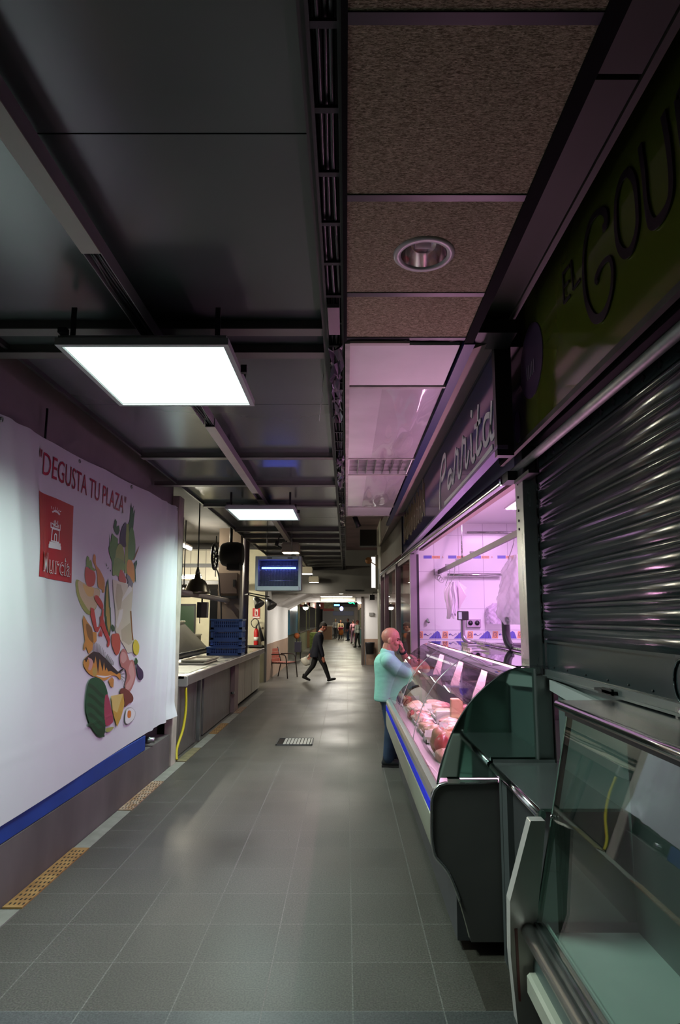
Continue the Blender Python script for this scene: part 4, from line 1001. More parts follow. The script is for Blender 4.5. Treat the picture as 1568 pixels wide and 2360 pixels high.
def stall_tube(x, y, z, ln, lab, al='y'):
    t = thing('stall_tube_light', lab, 'tube light', (x, y, z), 'tube lights in the fish stall')
    a = (x, y-ln/2, z) if al == 'y' else (x-ln/2, y, z); b = (x, y+ln/2, z) if al == 'y' else (x+ln/2, y, z)
    MB().tube([a, b], 0.03, 10).build('tube', ST_E, t)
    a2 = Vector(a)+Vector((0, 0, 0.05)); b2 = Vector(b)+Vector((0, 0, 0.05))
    MB().bar(a2, b2, 0.08, 0.04).build('batten', WHITE_P, t)
    mid = (a2+b2)/2; MB().tube([mid, (mid.x, mid.y, 3.78)], 0.006, 6).build('hanger', BLACK, t)
stall_tube(-3.95, 15.2, 2.68, 0.95, 'lit tube light over the back of the fish stall, beside the pendant lamp', 'x')
stall_tube(-3.6, 14.0, 3.30, 1.2, 'lit tube light high in the fish stall behind the banner')
m = MB(); 
for z, y in ((3.02, 15.8), (2.62, 16.3)): 
    o = MB().box(-4.7, -2.5, y, y+0.08, z-0.045, z+0.045).build('frame_beam', BLACK); tag(o, ('upper' if z > 2.8 else 'lower') + ' dark beam crossing the tiled back wall of the fish stall', 'beam', 'dark beams over the fish stall')
for x, y, z0, lab in ((-3.38, 13.0, 2.25, 'thickest black rod hanging from the ceiling beside the banner edge'), (-3.72, 14.2, 2.3, 'thin black rod nearest the banner edge over the fish stall'), (-3.3, 16.0, 2.75, 'thin rod against the tiles left of the pendant cord'), (-3.05, 16.2, 2.7, 'thin rod against the tiles right of the pendant cord')):
    o = MB().tube([(x, y, z0), (x, y, 3.78)], 0.022 if 'thickest' in lab else 0.012, 8).build('hanging_rod', BLACK); tag(o, lab, 'rod', 'rods over the fish stall')
o = MB().tube(cr([(-2.66, 12.9, 2.72), (-2.76, 13.7, 2.65), (-2.74, 13.8, 2.3), (-2.70, 13.8, 1.9), (-2.70, 13.9, 0.99)], 4), 0.016, 8).build('drop_cable', BLACKP); tag(o, 'black cable running down from the fan in front of the column', 'cable')
# serving hatch and dark cabinets against the back wall
t = thing('serving_hatch', 'dark green serving hatch in the cream back wall of the fish stall', 'hatch', (-4.4, 17.45, 1.3))
MB().box(-4.75, -4.12, 17.44, 17.49, 1.30, 2.08).build('shutter', mat('dark_green_hatch', (0.02, 0.05, 0.025), 0.35), t)
MB().box(-4.75, -4.12, 17.42, 17.445, 2.05, 2.1).box(-4.14, -4.10, 17.42, 17.445, 1.28, 2.1).build('frame', BLACK, t)
MB().box(-4.68, -4.5, 17.42, 17.44, 1.48, 1.55).build('green_label', mat('green_label', (0.2, 0.5, 0.28), 0.5), t)
o = MB().box(-4.7, -3.75, 15.9, 16.6, 0, 1.28).build('cabinet', mat('dark_brown_cabinet', (0.06, 0.05, 0.045), 0.5)); tag(o, 'dark low cabinet against the back wall under the green hatch', 'cabinet')
MB().box(-4.72, -3.73, 15.88, 16.62, 1.28, 1.31).build('top', STEEL_D, o)
MB().lathe([(0, 0), (0.06, 0), (0.07, 0.1), (0, 0.12)], (-4.0, 16.2, 1.31), (0, 0, 1), 14).build('knob', STEEL_D, o)

# fire point on the cream wall
t = thing('fire_sign', 'red and white fire extinguisher sign on the cream wall', 'sign', (-2.45, 17.45, 1.7))
MB().box(-2.555, -2.36, 17.475, 17.49, 1.71, 1.985).build('plate', mat('sign_red', (0.50, 0.02, 0.02), 0.4), t)
MB().box(-2.50, -2.415, 17.468, 17.474, 1.78, 1.95).build('white_field', WHITE_P, t)
m = MB().lathe([(0, 0), (0.018, 0), (0.018, 0.09), (0.006, 0.105), (0, 0.105)], (-2.455, 17.468, 1.80), (0, 0, 1), 12).tube(cr([(-2.455, 17.462, 1.905), (-2.48, 17.462, 1.93), (-2.49, 17.462, 1.86)], 4), 0.004, 6)
m.build('pictogram', mat('sign_red', (0.50, 0.02, 0.02), 0.4), t)
MB().box(-2.55, -2.365, 17.472, 17.476, 1.72, 1.755).build('caption', WHITE_P, t)
t = thing('fire_extinguisher', 'red fire extinguisher with a black horn standing on the dado below its sign', 'fire extinguisher', (-2.43, 17.35, 0.99))
MB().lathe([(0, 0), (0.062, 0), (0.065, 0.02), (0.065, 0.36), (0.045, 0.43), (0.02, 0.45), (0, 0.45)], (-2.43, 17.36, 0.99), (0, 0, 1), 20).build('cylinder', RED, t)
MB().lathe([(0.0655, 0.12), (0.0662, 0.12), (0.0662, 0.22), (0.0655, 0.22)], (-2.43, 17.36, 0.99), (0, 0, 1), 20).build('label_band', WHITE_P, t)
MB().box(-2.45, -2.41, 17.34, 17.38, 1.44, 1.50).bar((-2.43, 17.36, 1.5), (-2.36, 17.36, 1.54), 0.02, 0.012).build('valve', BLACK, t)
MB().tube(cr([(-2.43, 17.32, 1.50), (-2.36, 17.3, 1.62), (-2.46, 17.3, 1.70), (-2.56, 17.3, 1.62), (-2.53, 17.3, 1.5), (-2.44, 17.3, 1.45)], 6), 0.011, 8).build('hose', BLACKP, t)
MB().tube([(-2.38, 17.31, 1.66), (-2.33, 17.3, 1.45), (-2.24, 17.29, 1.10)], [0.016, 0.03, 0.055], 12).build('horn', BLACKP, t)
o = MB().box(-2.65, -2.25, 17.28, 17.47, 0.955, 0.989).build('wall_shelf', DARKGREY); tag(o, 'narrow dark shelf on the cream wall under the extinguisher', 'shelf')
# ================================================================== RIGHT SIDE: the closed stall with the green sign
SX = 0.95
t = thing('green_fascia_sign', 'dark olive green shop fascia with big curling dark letters above the closed shutter', 'shop sign', (SX, 1.6, 2.65))
GRN = mat('olive_green_board', (0.12, 0.14, 0.02), 0.10, noise=(0.8, 0.12), spec=0.7)
MB().prism([(0.95, -0.6, 2.655), (0.95, -0.6, 3.46), (0.965, -0.6, 3.46), (0.965, -0.6, 2.655)], (0, 4.45, 0)).build('board', GRN, t)
INKD = mat('dark_aubergine_letter', (0.030, 0.016, 0.026), 0.4)
def gp(px, py): p = at(px, py, X=SX); return Vector((SX-0.004, p.y, p.z))
def ribbon(m, pts, wd, n=8, d=0.004, mi=0):
    """flat letter stroke in the plane x = const, with per-point widths"""
    wpts = [(p[0], p[1], p[2]) for p in pts]
    c = cr(wpts, n); k = len(pts)
    ws = wd if isinstance(wd, (list, tuple)) else [wd]*k
    wi = [ws[min(int(i/n), k-1)]*(1-(i % n)/n) + ws[min(int(i/n)+1, k-1)]*((i % n)/n) for i in range(len(c))]
    L_, R_ = [], []
    for i, p in enumerate(c):
        q = c[min(i+1, len(c)-1)]-c[max(i-1, 0)]
        nn = Vector((0, -q.z, q.y))
        if nn.length < 1e-7: nn = Vector((0, 0, 1))
        nn.normalize(); L_.append(p+nn*wi[i]/2); R_.append(p-nn*wi[i]/2)
    vs = L_+R_+[v+Vector((-d, 0, 0)) for v in L_]+[v+Vector((-d, 0, 0)) for v in R_]; N = len(c)
    fs = []
    for i in range(N-1): fs += [(i, i+1, N+i+1, N+i), (2*N+i, 3*N+i, 3*N+i+1, 2*N+i+1), (i, 2*N+i, 2*N+i+1, i+1), (N+i, N+i+1, 3*N+i+1, 3*N+i)]
    fs += [(0, N, 3*N, 2*N), (N-1, 3*N-1, 4*N-1, 2*N-1)]
    m.add(vs, fs, mi)
def letter(name, strokes, lab=None):
    m = MB()
    for pts, wd in strokes: ribbon(m, [gp(*p) for p in pts], wd)
    o = m.build(name, INKD, t)
    if lab: o['label'] = lab
W = 0.034
# E and L, small
letter('letter', [([(1301, 628), (1304, 700)], 0.012), ([(1302, 630), (1316, 612)], 0.012), ([(1303, 663), (1315, 648)], 0.012), ([(1304, 699), (1318, 680)], 0.012)], 'small dark letter E')
letter('letter', [([(1320, 600), (1325, 668)], 0.012), ([(1325, 668), (1341, 643)], 0.012)], 'small dark letter L')
letter('letter', [([(1394, 528), (1402, 512), (1399, 490), (1385, 488), (1366, 510), (1353, 560), (1349, 620), (1355, 690), (1373, 733), (1395, 725), (1412, 680), (1417, 625), (1409, 596), (1392, 610), (1379, 640), (1381, 652)], [0.03, 0.034, 0.03, 0.024, 0.024, 0.024, 0.024, 0.028, 0.036, 0.036, 0.026, 0.022, 0.02, 0.022, 0.03, 0.02])], 'big dark curling letter G')
letter('letter', [([(1452, 395), (1436, 415), (1425, 460), (1424, 515), (1430, 565), (1445, 585), (1462, 570), (1474, 520), (1473, 465), (1466, 415), (1452, 395)], [0.03, 0.026, 0.022, 0.022, 0.026, 0.034, 0.032, 0.024, 0.022, 0.026, 0.03])], 'big dark letter O')
letter('letter', [([(1480, 335), (1489, 400), (1495, 470), (1506, 514), (1524, 508), (1546, 470), (1553, 420), (1547, 340), (1534, 262)], [0.026, 0.024, 0.024, 0.036, 0.036, 0.03, 0.026, 0.026, 0.03])], 'big dark letter U')
letter('letter', [([(1566, 225), (1580, 330), (1592, 420)], 0.028), ([(1566, 225), (1600, 170), (1622, 190), (1616, 250), (1580, 312)], 0.026), ([(1585, 305), (1640, 360)], 0.028)], 'dark letter R running out of the picture')
BADGE = mat('purple_badge', (0.10, 0.055, 0.12), 0.4)
def disc_on_sign(px, py, ry, rz, nm, lab):
    p = gp(px, py)
    o = MB().prism([(SX, p.y+ry*math.cos(a), p.z+rz*math.sin(a)) for a in [i*math.pi/16 for i in range(32)]], (-0.004, 0, 0)).build(nm, BADGE, t); o['label'] = lab
disc_on_sign(1226, 832, 0.19, 0.19, 'badge', 'round purple badge on the green board')
disc_on_sign(1195, 985, 0.055, 0.085, 'drop_mark', 'small purple drop under the badge')
m = MB()
p = gp(1226, 850)
for i in range(5): m.box(SX-0.0065, SX-0.0045, p.y-0.06+i*0.028, p.y-0.048+i*0.028, p.z-0.04, p.z+0.03)
m.build('badge_lettering', mat('pale_purple_ink', (0.30, 0.24, 0.30), 0.5), t)
MB().prism([(0.945, -0.6, 2.632), (0.945, -0.6, 2.658), (0.968, -0.6, 2.658), (0.968, -0.6, 2.632)], (0, 4.4, 0)).build('lower_frame', mat('weathered_frame', (0.07, 0.062, 0.05), 0.6, noise=(8, 0.3)), t)

# roller shutter, tube rail before it, guide
t = thing('roller_shutter', 'dark grey ribbed roller shutter, closed, under the olive green fascia', 'roller shutter', (1.12, 2.0, 1.4))
SH = mat('dark_shutter_paint', (0.036, 0.050, 0.052), 0.17, 0.15)
pitch = 0.098; prof = []
z = 1.585
while z < 2.56:
    for q, d in ((0.0, 0.0), (0.006, -0.004), (0.016, -0.012), (0.030, -0.017), (0.046, -0.018), (0.060, -0.014), (0.072, -0.006), (0.076, 0.002), (0.079, -0.003), (0.088, -0.009), (0.094, -0.005), (0.097, 0.003)):
        prof.append((1.115+d, z+q))
    z += pitch
y0, y1 = 0.55, 3.565
m = MB()
m.strip([(x, y0, z_) for x, z_ in prof], (0, y1-y0, 0))
m.build('slats', SH, t, solid=0.002)
m = MB().box(1.112, 1.120, y0, y1, 1.43, 1.585).box(1.100, 1.122, y0, y1, 1.578, 1.590)
m.build('bottom_panel', SH, t)
m = MB().box(1.095, 1.125, y0, y1, 1.392, 1.432).box(1.085, 1.10, y0, y1, 1.392, 1.402)
m.build('bottom_rail', mat('grey_bottom_rail', (0.22, 0.24, 0.23), 0.35, 0.6), t)
zt_ = prof[-1][1]
MB().box(1.105, 1.112, y0, y1, zt_, zt_+0.06).build('vent_slat', SH, t)
vs_ = t.children[-1]
for i in range(22):
    y = 0.7+i*0.13; MB().obox((1.103, y, zt_+0.03), (0.004, 0.022, 0.022), (R(45), 0, 0)).build('diamond_hole', BLACK, vs_)
MB().box(1.07, 1.10, 2.62, 2.80, 1.404, 1.416).box(1.07, 1.08, 2.62, 2.72, 1.40, 1.425).build('handle', BLACK, t)
MB().lathe([(0, 0), (0.018, 0), (0.018, 0.012), (0, 0.012)], (1.10, 2.13, 1.40), (-1, 0, 0), 14).box(1.09, 1.11, 2.10, 2.16, 1.37, 1.42).build('lock', STEEL_D, t)
m = MB().tube([(1.108, 2.13+0.06*math.cos(i*math.pi/10), 1.50+0.075*math.sin(i*math.pi/10)) for i in range(21)], 0.004, 6)
m.build('stamped_ring', SH, t)
for y in (2.35, 2.55, 2.75, 3.0, 3.25, 3.45): MB().lathe([(0, 0), (0.005, 0), (0.005, 0.004), (0, 0.004)], (1.112, y, 1.45), (-1, 0, 0), 8).build('rivet', BLACK, t)
# box the shutter rolls into
o = MB().box(1.06, 1.5, 0.2, 3.58, 2.70, 2.76).box(1.13, 1.5, 0.2, 3.58, 2.70, 3.4).build('shutter_box', mat('black_box', (0.012, 0.012, 0.012), 0.6)); tag(o, 'black housing above the closed roller shutter', 'shutter box')
o = MB().tube([(1.045, 0.5, 2.605), (1.045, 2.2, 2.603), (1.03, 3.95, 2.60)], 0.024, 14).build('tube_rail', mat('galvanised_tube', (0.36, 0.37, 0.35), 0.5, 0.5, noise=(30, 0.12))); tag(o, 'round grey rail running along under the green fascia, before the shutter', 'rail')

# square steel pillar between the two stalls, on its plinth
t = thing('steel_pillar', 'square stainless pillar between the shutter and the pink butcher stall', 'pillar', (1.06, 3.68, 0.9))
PIL = mat('satin_pillar_steel', (0.40, 0.41, 0.40), 0.30, 0.85, noise=(3, 0.06), stretch=(4, 4, 0.4), rn=0.05)
MB().box(1.022, 1.098, 3.60, 3.765, 0.96, 3.0).build('shaft', PIL, t, bevel=0.004)
MB().box(1.094, 1.106, 3.585, 3.60, 1.05, 2.7).build('guide_strip', CHROME, t)
for z in (2.23, 2.28, 2.34, 2.42, 2.50): MB().lathe([(0, 0), (0.008, 0), (0.008, 0.006), (0, 0.006)], (1.023, 3.70, z), (-1, 0, 0), 8).build('bolt', BLACK, t)
MB().box(1.0, 1.108, 3.55, 3.80, 0.96, 1.09).build('foot_box', mat('grey_foot_steel', (0.28, 0.30, 0.29), 0.4, 0.7), t, bevel=0.006)
MB().box(1.0, 1.06, 3.4, 3.7, 2.50, 2.52).build('bracket', BLACK, t)
o = MB().box(1.108, 1.114, 3.50, 3.58, 0.97, 1.40).build('yellow_sealant_edge', mat('old_sealant', (0.50, 0.42, 0.18), 0.6)); tag(o, 'yellowed sealant edge beside the foot of the steel pillar', 'edge strip')
o = MB().box(1.122, 1.16, 0.6, 3.44, 0.0, 1.385).build('stall_back_panel', mat('grey_green_panel', (0.17, 0.205, 0.195), 0.4, 0.1, noise=(2, 0.06))); tag(o, 'grey-green panel behind the glass display case, below the shutter', 'panel')
o = MB().prism([(1.085, 3.46, 1.385), (1.085, 2.70, 1.345), (1.085, 2.62, 1.28), (1.085, 2.70, 1.27), (1.085, 3.46, 1.33)], (0.028, 0, 0)).build('grey_flap', mat('pale_grey_flap', (0.42, 0.44, 0.42), 0.5)); tag(o, 'pale grey curled strip hanging under the far end of the closed shutter', 'strip')

# ------------------------------------------------------------------ empty glass display case in front
t = thing('empty_display_case', 'empty glass display case with polished steel rails beside the small side counter', 'display case', (0.9, 1.6, 0))
GL = glass('case_glass', (0.93, 0.99, 0.965), 1.35, 0.008, 1.5, film=0.02)
YF, YN = 2.60, 0.45           # far and near end
MB().box(0.845, 1.11, YN, YF, 1.372, 1.386).build('top_shelf', mat('dark_steel_shelf', (0.30, 0.32, 0.33), 0.22, 0.9, noise=(4, 0.06)), t)
MB().tube([(0.846, YN, 1.371), (0.846, YF, 1.371)], 0.016, 14).box(0.846, 0.88, YN, YF, 1.350, 1.371).build('shelf_nosing', CHROME, t)
RAILS = mat('satin_rail_steel', (0.78, 0.76, 0.72), 0.26, 1.0)
MB().box(0.865, 0.89, YN, YF-0.02, 1.328, 1.350).build('glass_channel', BLACK, t)
gx0, gz0, gx1, gz1 = 0.872, 1.338, 0.718, 0.572
MB().prism([(gx0, YN, gz0), (gx1, YN, gz1), (gx1+0.006, YN, gz1), (gx0+0.006, YN, gz0)], (0, YF-0.03-YN, 0)).build('front_glass', GL, t)
MB().prism([(gx0+0.012, YF-0.03, gz0), (gx1+0.014, YF-0.03, gz1), (1.10, YF-0.03, gz1), (1.10, YF-0.03, gz0)], (0, 0.006, 0)).build('end_glass', GL, t)
MB().bar((gx0+0.014, YF-0.02, gz0), (gx1+0.012, YF-0.02, gz1), 0.022, 0.012, up=(0, 1, 0)).build('corner_profile', mat('green_glass_edge', (0.10, 0.17, 0.14), 0.2, 0.2), t)
MB().ell((0.792, YF-0.04, 0.955), (0.008, 0.008, 0.008), 10, 8).build('stud', CHROME, t)
# end post: bent steel, its two faces
post = [(0.712, 0.936), (0.770, 0.936), (0.722, 0.575), (0.735, 0.30), (0.80, 0.03), (0.70, 0.03), (0.636, 0.22), (0.618, 0.46), (0.622, 0.645)]
MB().prism([(x, YF-0.03, z) for x, z in post], (0, 0.055, 0)).build('end_post', mat('satin_post_steel', (0.55, 0.50, 0.47), 0.35, 0.2, noise=(4, 0.08)), t, bevel=0.004)
MB().prism([(0.636, YF-0.034, 0.55), (0.646, YF-0.034, 0.55), (0.650, YF-0.034, 0.30), (0.642, YF-0.034, 0.30)], (0, 0.004, 0)).build('side_slot', mat('red_reflector_strip', (0.35, 0.10, 0.10), 0.3), t)
MB().tube([(0.690, YN, 0.540), (0.690, YF-0.03, 0.540)], 0.030, 20).ell((0.690, YF-0.03, 0.540), (0.03, 0.012, 0.03), 14, 8).build('handrail', RAILS, t)
MB().prism([(0.668, YN, 0.345), (0.668, YN, 0.402), (0.678, YN, 0.412), (0.700, YN, 0.412), (0.700, YN, 0.345)], (0, YF-0.06-YN, 0)).build('bumper_strip', mat('cream_bumper', (0.50, 0.49, 0.40), 0.5), t)
MB().prism([(0.722, YN, 0.555), (0.75, YN, 0.555), (0.80, YN, 0.03), (0.775, YN, 0.03), (0.700, YN, 0.30), (0.700, YN, 0.42)], (0, YF-0.03-YN, 0)).build('front_panel', mat('grey_green_front', (0.14, 0.18, 0.17), 0.35, 0.4), t)
MB().box(0.712, 0.745, YN, YF-0.03, 0.556, 0.572).build('glass_seat', STEEL_D, t)
# inside
MB().box(0.752, 1.11, YN, YF-0.04, 0.530, 0.540).box(0.752, 0.758, YN, YF-0.04, 0.540, 0.575).build('deck', mat('pale_deck', (0.52, 0.59, 0.55), 0.35, noise=(3, 0.06)), t)
m = MB().tube([(0.775, 1.93, 0.543), (0.99, 2.02, 0.543)], 0.0035, 6)
m.build('dark_joint', BLACK, t)
MB().box(1.10, 1.112, YN, YF-0.03, 0.540, 1.35).build('rear_panel', mat('grey_rear_steel', (0.15, 0.17, 0.16), 0.3, 0.4, noise=(2, 0.08)), t)
MB().box(0.79, 1.11, YN, YF-0.03, 0.0, 0.03).box(1.06, 1.11, YN, YF-0.03, 0.03, 0.53).build('plinth', BLACK, t)

# hinged counter between the two cases
t = thing('side_counter', 'small stainless counter with a rounded edge between the display cases', 'counter', (0.93, 3.05, 0))
MB().box(0.775, 1.105, 2.655, 3.478, 0.945, 0.957).build('top', mat('satin_counter_top', (0.44, 0.46, 0.45), 0.25, 0.85, noise=(3, 0.06)), t)
MB().tube([(0.775, 2.645, 0.935), (0.775, 3.478, 0.935)], 0.020, 14).build('rounded_edge', CHROME, t)
MB().box(0.775, 1.10, 3.465, 3.48, 0.957, 0.972).build('back_lip', STEEL_D, t)
MB().box(0.83, 0.845, 2.66, 3.30, 0.05, 0.93).build('front_panel', mat('dark_recess_panel', (0.05, 0.05, 0.05), 0.5), t)
MB().box(0.80, 0.83, 3.30, 3.40, 0.0, 0.93).box(0.80, 0.83, 3.41, 3.46, 0.0, 0.93).build('upright', mat('grey_upright', (0.16, 0.17, 0.17), 0.4, 0.5), t)
MB().box(0.85, 1.08, 2.70, 3.4, 0, 0.05).build('base', BLACK, t)

# ------------------------------------------------------------------ butcher's refrigerated case
t = thing('meat_case', 'long curved-glass meat case full of meat with a blue stripe along its front', 'display case', (0.9, 5.4, 0))
Y0, Y1 = 3.5, 7.28
def sec(pts, y): return [(x, y, z) for x, z in pts]
belly = [(0.640, 0.07), (0.628, 0.12), (0.600, 0.22), (0.572, 0.31), (0.530, 0.405), (0.490, 0.455), (0.462, 0.49), (0.449, 0.56), (0.447, 0.64), (0.449, 0.685)]
front = cr([(x, 0, z) for x, z in belly], 4)
fp = [(p.x, p.z) for p in front]
CASEF = mat('beige_case_front', (0.38, 0.36, 0.28), 0.35, 0.2, noise=(2, 0.05))
MB().strip([(x, Y0+0.03, z) for x, z in fp], (0, Y1-Y0-0.03, 0)).build('front_shell', CASEF, t, solid=0.006)
MB().box(0.444, 0.452, Y0+0.02, Y1-0.02, 0.700, 0.752).build('blue_stripe', mat('bright_blue_stripe', (0.008, 0.025, 0.85), 0.5, spec=0.2), t)
MB().box(0.452, 0.47, Y0+0.02, Y1-0.02, 0.68, 0.765).build('stripe_bed', DARKGREY, t)
MB().prism([(0.447, Y0+0.02, 0.752), (0.449, Y0+0.02, 0.79), (0.462, Y0+0.02, 0.812), (0.49, Y0+0.02, 0.826), (0.505, Y0+0.02, 0.815), (0.47, Y0+0.02, 0.76)], (0, Y1-Y0-0.02, 0), smooth=False).build('front_rim', mat('bright_rim', (0.62, 0.60, 0.60), 0.22, 0.9), t)
MB().prism([(0.505, Y0+0.02, 0.815), (0.56, Y0+0.02, 0.795), (0.60, Y0+0.02, 0.775), (0.60, Y0+0.02, 0.765), (0.50, Y0+0.02, 0.80)], (0, Y1-Y0-0.04, 0)).build('inner_sill', mat('grey_sill', (0.42, 0.38, 0.42), 0.35, 0.3), t)
MB().box(0.585, 1.32, Y0+0.03, Y1-0.03, 0.745, 0.77).build('deck', mat('white_deck', (0.80, 0.78, 0.78), 0.3), t)
MB().box(0.58, 1.34, Y0+0.05, Y1-0.05, 0.05, 0.745).build('body', DARKGREY, t)
# near end cheek with its steel rim
cheek = fp + [(0.449, 0.73), (0.452, 0.775), (0.466, 0.812), (0.492, 0.838), (0.53, 0.848), (0.80, 0.852), (0.815, 0.852), (0.815, 0.07)]
MB().prism(sec(cheek, Y0-0.01), (0, 0.045, 0)).build('end_cheek', mat('charcoal_cheek', (0.12, 0.115, 0.108), 0.38, 0.2, noise=(2, 0.15)), t)
rim = fp[10:] + [(0.449, 0.73), (0.452, 0.775), (0.466, 0.812), (0.492, 0.838), (0.53, 0.848), (0.80, 0.852)]
MB().tube([(x, Y0-0.012, z) for x, z in rim], 0.0085, 8).build('cheek_rim', STEEL, t)
MB().box(0.535, 0.60, Y0-0.02, Y0+0.01, 0.85, 0.872).box(0.60, 0.80, Y0-0.018, Y0-0.005, 0.85, 0.868).build('glass_clamp', CHROME, t)
# far end cheek
MB().prism(sec(cheek, Y1-0.04), (0, 0.04, 0)).build('end_cheek', mat('mauve_cheek', (0.14, 0.12, 0.18), 0.35, 0.3), t)
# curved glass: three panes, end panes
arc = [(0.486, 0.838), (0.498, 0.90), (0.523, 0.98), (0.562, 1.08), (0.609, 1.17), (0.665, 1.25), (0.729, 1.317), (0.80, 1.375), (0.86, 1.415), (0.92, 1.438), (0.95, 1.444)]
ap = [(p.x, p.z) for p in cr([(x, 0, z) for x, z in arc], 4)]
CG = glass('curved_case_glass', (0.97, 0.96, 0.97), 1.1, 0.008, 1.45, film=0.01)
for a, b in ((Y0+0.03, 4.76), (4.765, 6.02), (6.025, Y1-0.02)):
    MB().strip([(x, a, z) for x, z in ap], (0, b-a, 0)).build('curved_pane', CG, t)
each('pane_joint', [MB().tube([(x, y, z) for x, z in ap], 0.0035, 6) for y in (4.762, 6.022)], mat('bright_joint', (0.75, 0.72, 0.74), 0.2, 0.6), t)
MB().tube([(x, Y0+0.012, z) for x, z in ap], 0.007, 8).build('edge_seal', BLACK, t)
seg = [(x, z) for x, z in ap] + [(1.02, 1.444), (1.02, 0.872), (0.50, 0.872)]
MB().prism(sec(seg, Y0+0.004), (0, 0.008, 0)).build('end_pane', mat('tinted_mirror_pane', (0.38, 0.52, 0.47), 0.05, 1.0), t)
MB().prism(sec([(x, z) for x, z in ap] + [(1.02, 1.444), (1.02, 0.84)], Y1-0.03), (0, 0.006, 0)).build('end_pane', CG, t)
MB().box(1.015, 1.02, Y0-0.03, Y0+0.03, 0.95, 1.44).box(1.02, 1.12, Y0-0.0, Y0+0.06, 0.07, 1.40).build('rear_upright', mat('grey_steel_upright', (0.28, 0.29, 0.28), 0.35, 0.7), t)
# top service shelf: steel beam, front lip shaped to screen the tube light, glass top
MB().box(0.985, 1.03, Y0+0.04, Y1-0.02, 1.385, 1.44).box(0.918, 0.930, Y0+0.04, Y1, 1.365, 1.434).box(0.93, 0.985, Y0+0.04, Y0+0.08, 1.40, 1.434).box(0.93, 0.985, Y1-0.08, Y1-0.03, 1.40, 1.434).build('top_beam', mat('mauve_steel_beam', (0.42, 0.38, 0.40), 0.25, 0.8, noise=(5, 0.1)), t)
MB().box(0.93, 1.36, Y0+0.04, Y1, 1.445, 1.452).build('glass_top', glass('shelf_glass', (0.93, 0.90, 0.95), 1.4, 0.02, 1.5, film=0.1), t)
MB().tube([(1.36, Y0+0.04, 1.47), (1.36, Y1, 1.47)], 0.013, 10).build('rear_rail', STEEL, t)
MB().tube([(0.958, Y0+0.15, 1.395), (0.958, Y1-0.15, 1.395)], 0.013, 10).build('case_light', emis('case_tube_light', (1.0, 0.52, 0.76), L_CASE), t)['label'] = 'glowing pinkish tube'
for y in (4.45, 5.35, 6.4):
    MB().prism([(0.95, y, 1.40), (0.985, y, 1.40), (0.93, y, 1.16), (0.86, y, 1.16), (0.87, y, 1.20)], (0, 0.018, 0)).build('glass_bracket', mat('pink_white_bracket', (0.34, 0.27, 0.30), 0.4), t)
m = MB().box(0.80, 1.3, Y0+0.15, Y1-0.1, 1.145, 1.152)
m.build('inner_shelf', glass('inner_shelf_glass', (0.95, 0.95, 0.96), 1.2, 0.02, film=0.05), t)
MB().box(1.30, 1.34, Y0+0.05, Y1-0.03, 0.77, 1.44).build('rear_doors', glass('rear_door_glass', (0.66, 0.55, 0.64), 1.0, 0.05, film=0.12), t)

# meat on the deck, every piece a thing
def lump(c, rad, sd, rough_=0.10, flat=0.0):
    r = random.Random(sd); ph = [r.uniform(0, 6.28) for _ in range(8)]
    m = MB().ell((0, 0, 0), (1, 1, 1), 28, 18)
    out = []
    for v in m.v:
        x, y, z = v
        k = 1 + rough_*(math.sin(3*x+ph[0])*math.sin(2.6*y+ph[1]) + 0.6*math.sin(6*z+ph[2]+2*x) + 0.5*math.sin(7*y+ph[3])*math.sin(6*x+ph[4]))
        zz = max(z*k, -0.75) if not flat else max(-flat, min(flat, z*k))
        out.append((c[0]+x*k*rad[0], c[1]+y*k*rad[1], c[2]+(zz+(0.75 if not flat else flat))*rad[2]))
    m.v = out; return m
BEEF = mat('dark_red_beef', (0.34, 0.045, 0.05), 0.28, noise=(22, 0.35), bump=(40, 0.2), sub=0.1)
PORK = mat('pink_pork', (0.66, 0.26, 0.26), 0.28, noise=(16, 0.22), col2=(0.78, 0.52, 0.46), bump=(30, 0.15), sub=0.1)
FAT = mat('white_fat', (0.80, 0.64, 0.55), 0.35, noise=(20, 0.1), sub=0.1)
HAM = mat('brown_cured_rind', (0.33, 0.15, 0.09), 0.4, noise=(12, 0.25), bump=(25, 0.25))
CHICK = mat('pale_chicken', (0.74, 0.52, 0.36), 0.35, noise=(14, 0.12), sub=0.1)
TRAY = mat('white_tray', (0.82, 0.80, 0.80), 0.35)
D = 0.772
def piece(c, rad, mm, lab, sd, nm='meat_joint', grp='pieces of meat in the case', rough_=0.1):
    o = lump(c, rad, sd, rough_).build(nm, mm); tag(o, lab, 'meat', grp); return o
o = piece((0.675, 4.64, D), (0.075, 0.13, 0.10), HAM, 'big round dark cured joint at the near end of the meat case', 1)
MB().ell((0.660, 4.53, D+0.08), (0.055, 0.04, 0.062), 18, 12).build('cut_face', BEEF, o)
o = piece((0.645, 4.38, D), (0.055, 0.09, 0.045), mat('pale_brown_joint', (0.45, 0.26, 0.19), 0.35, noise=(14, 0.2)), 'smaller pale brown joint in front of the big dark one', 2)
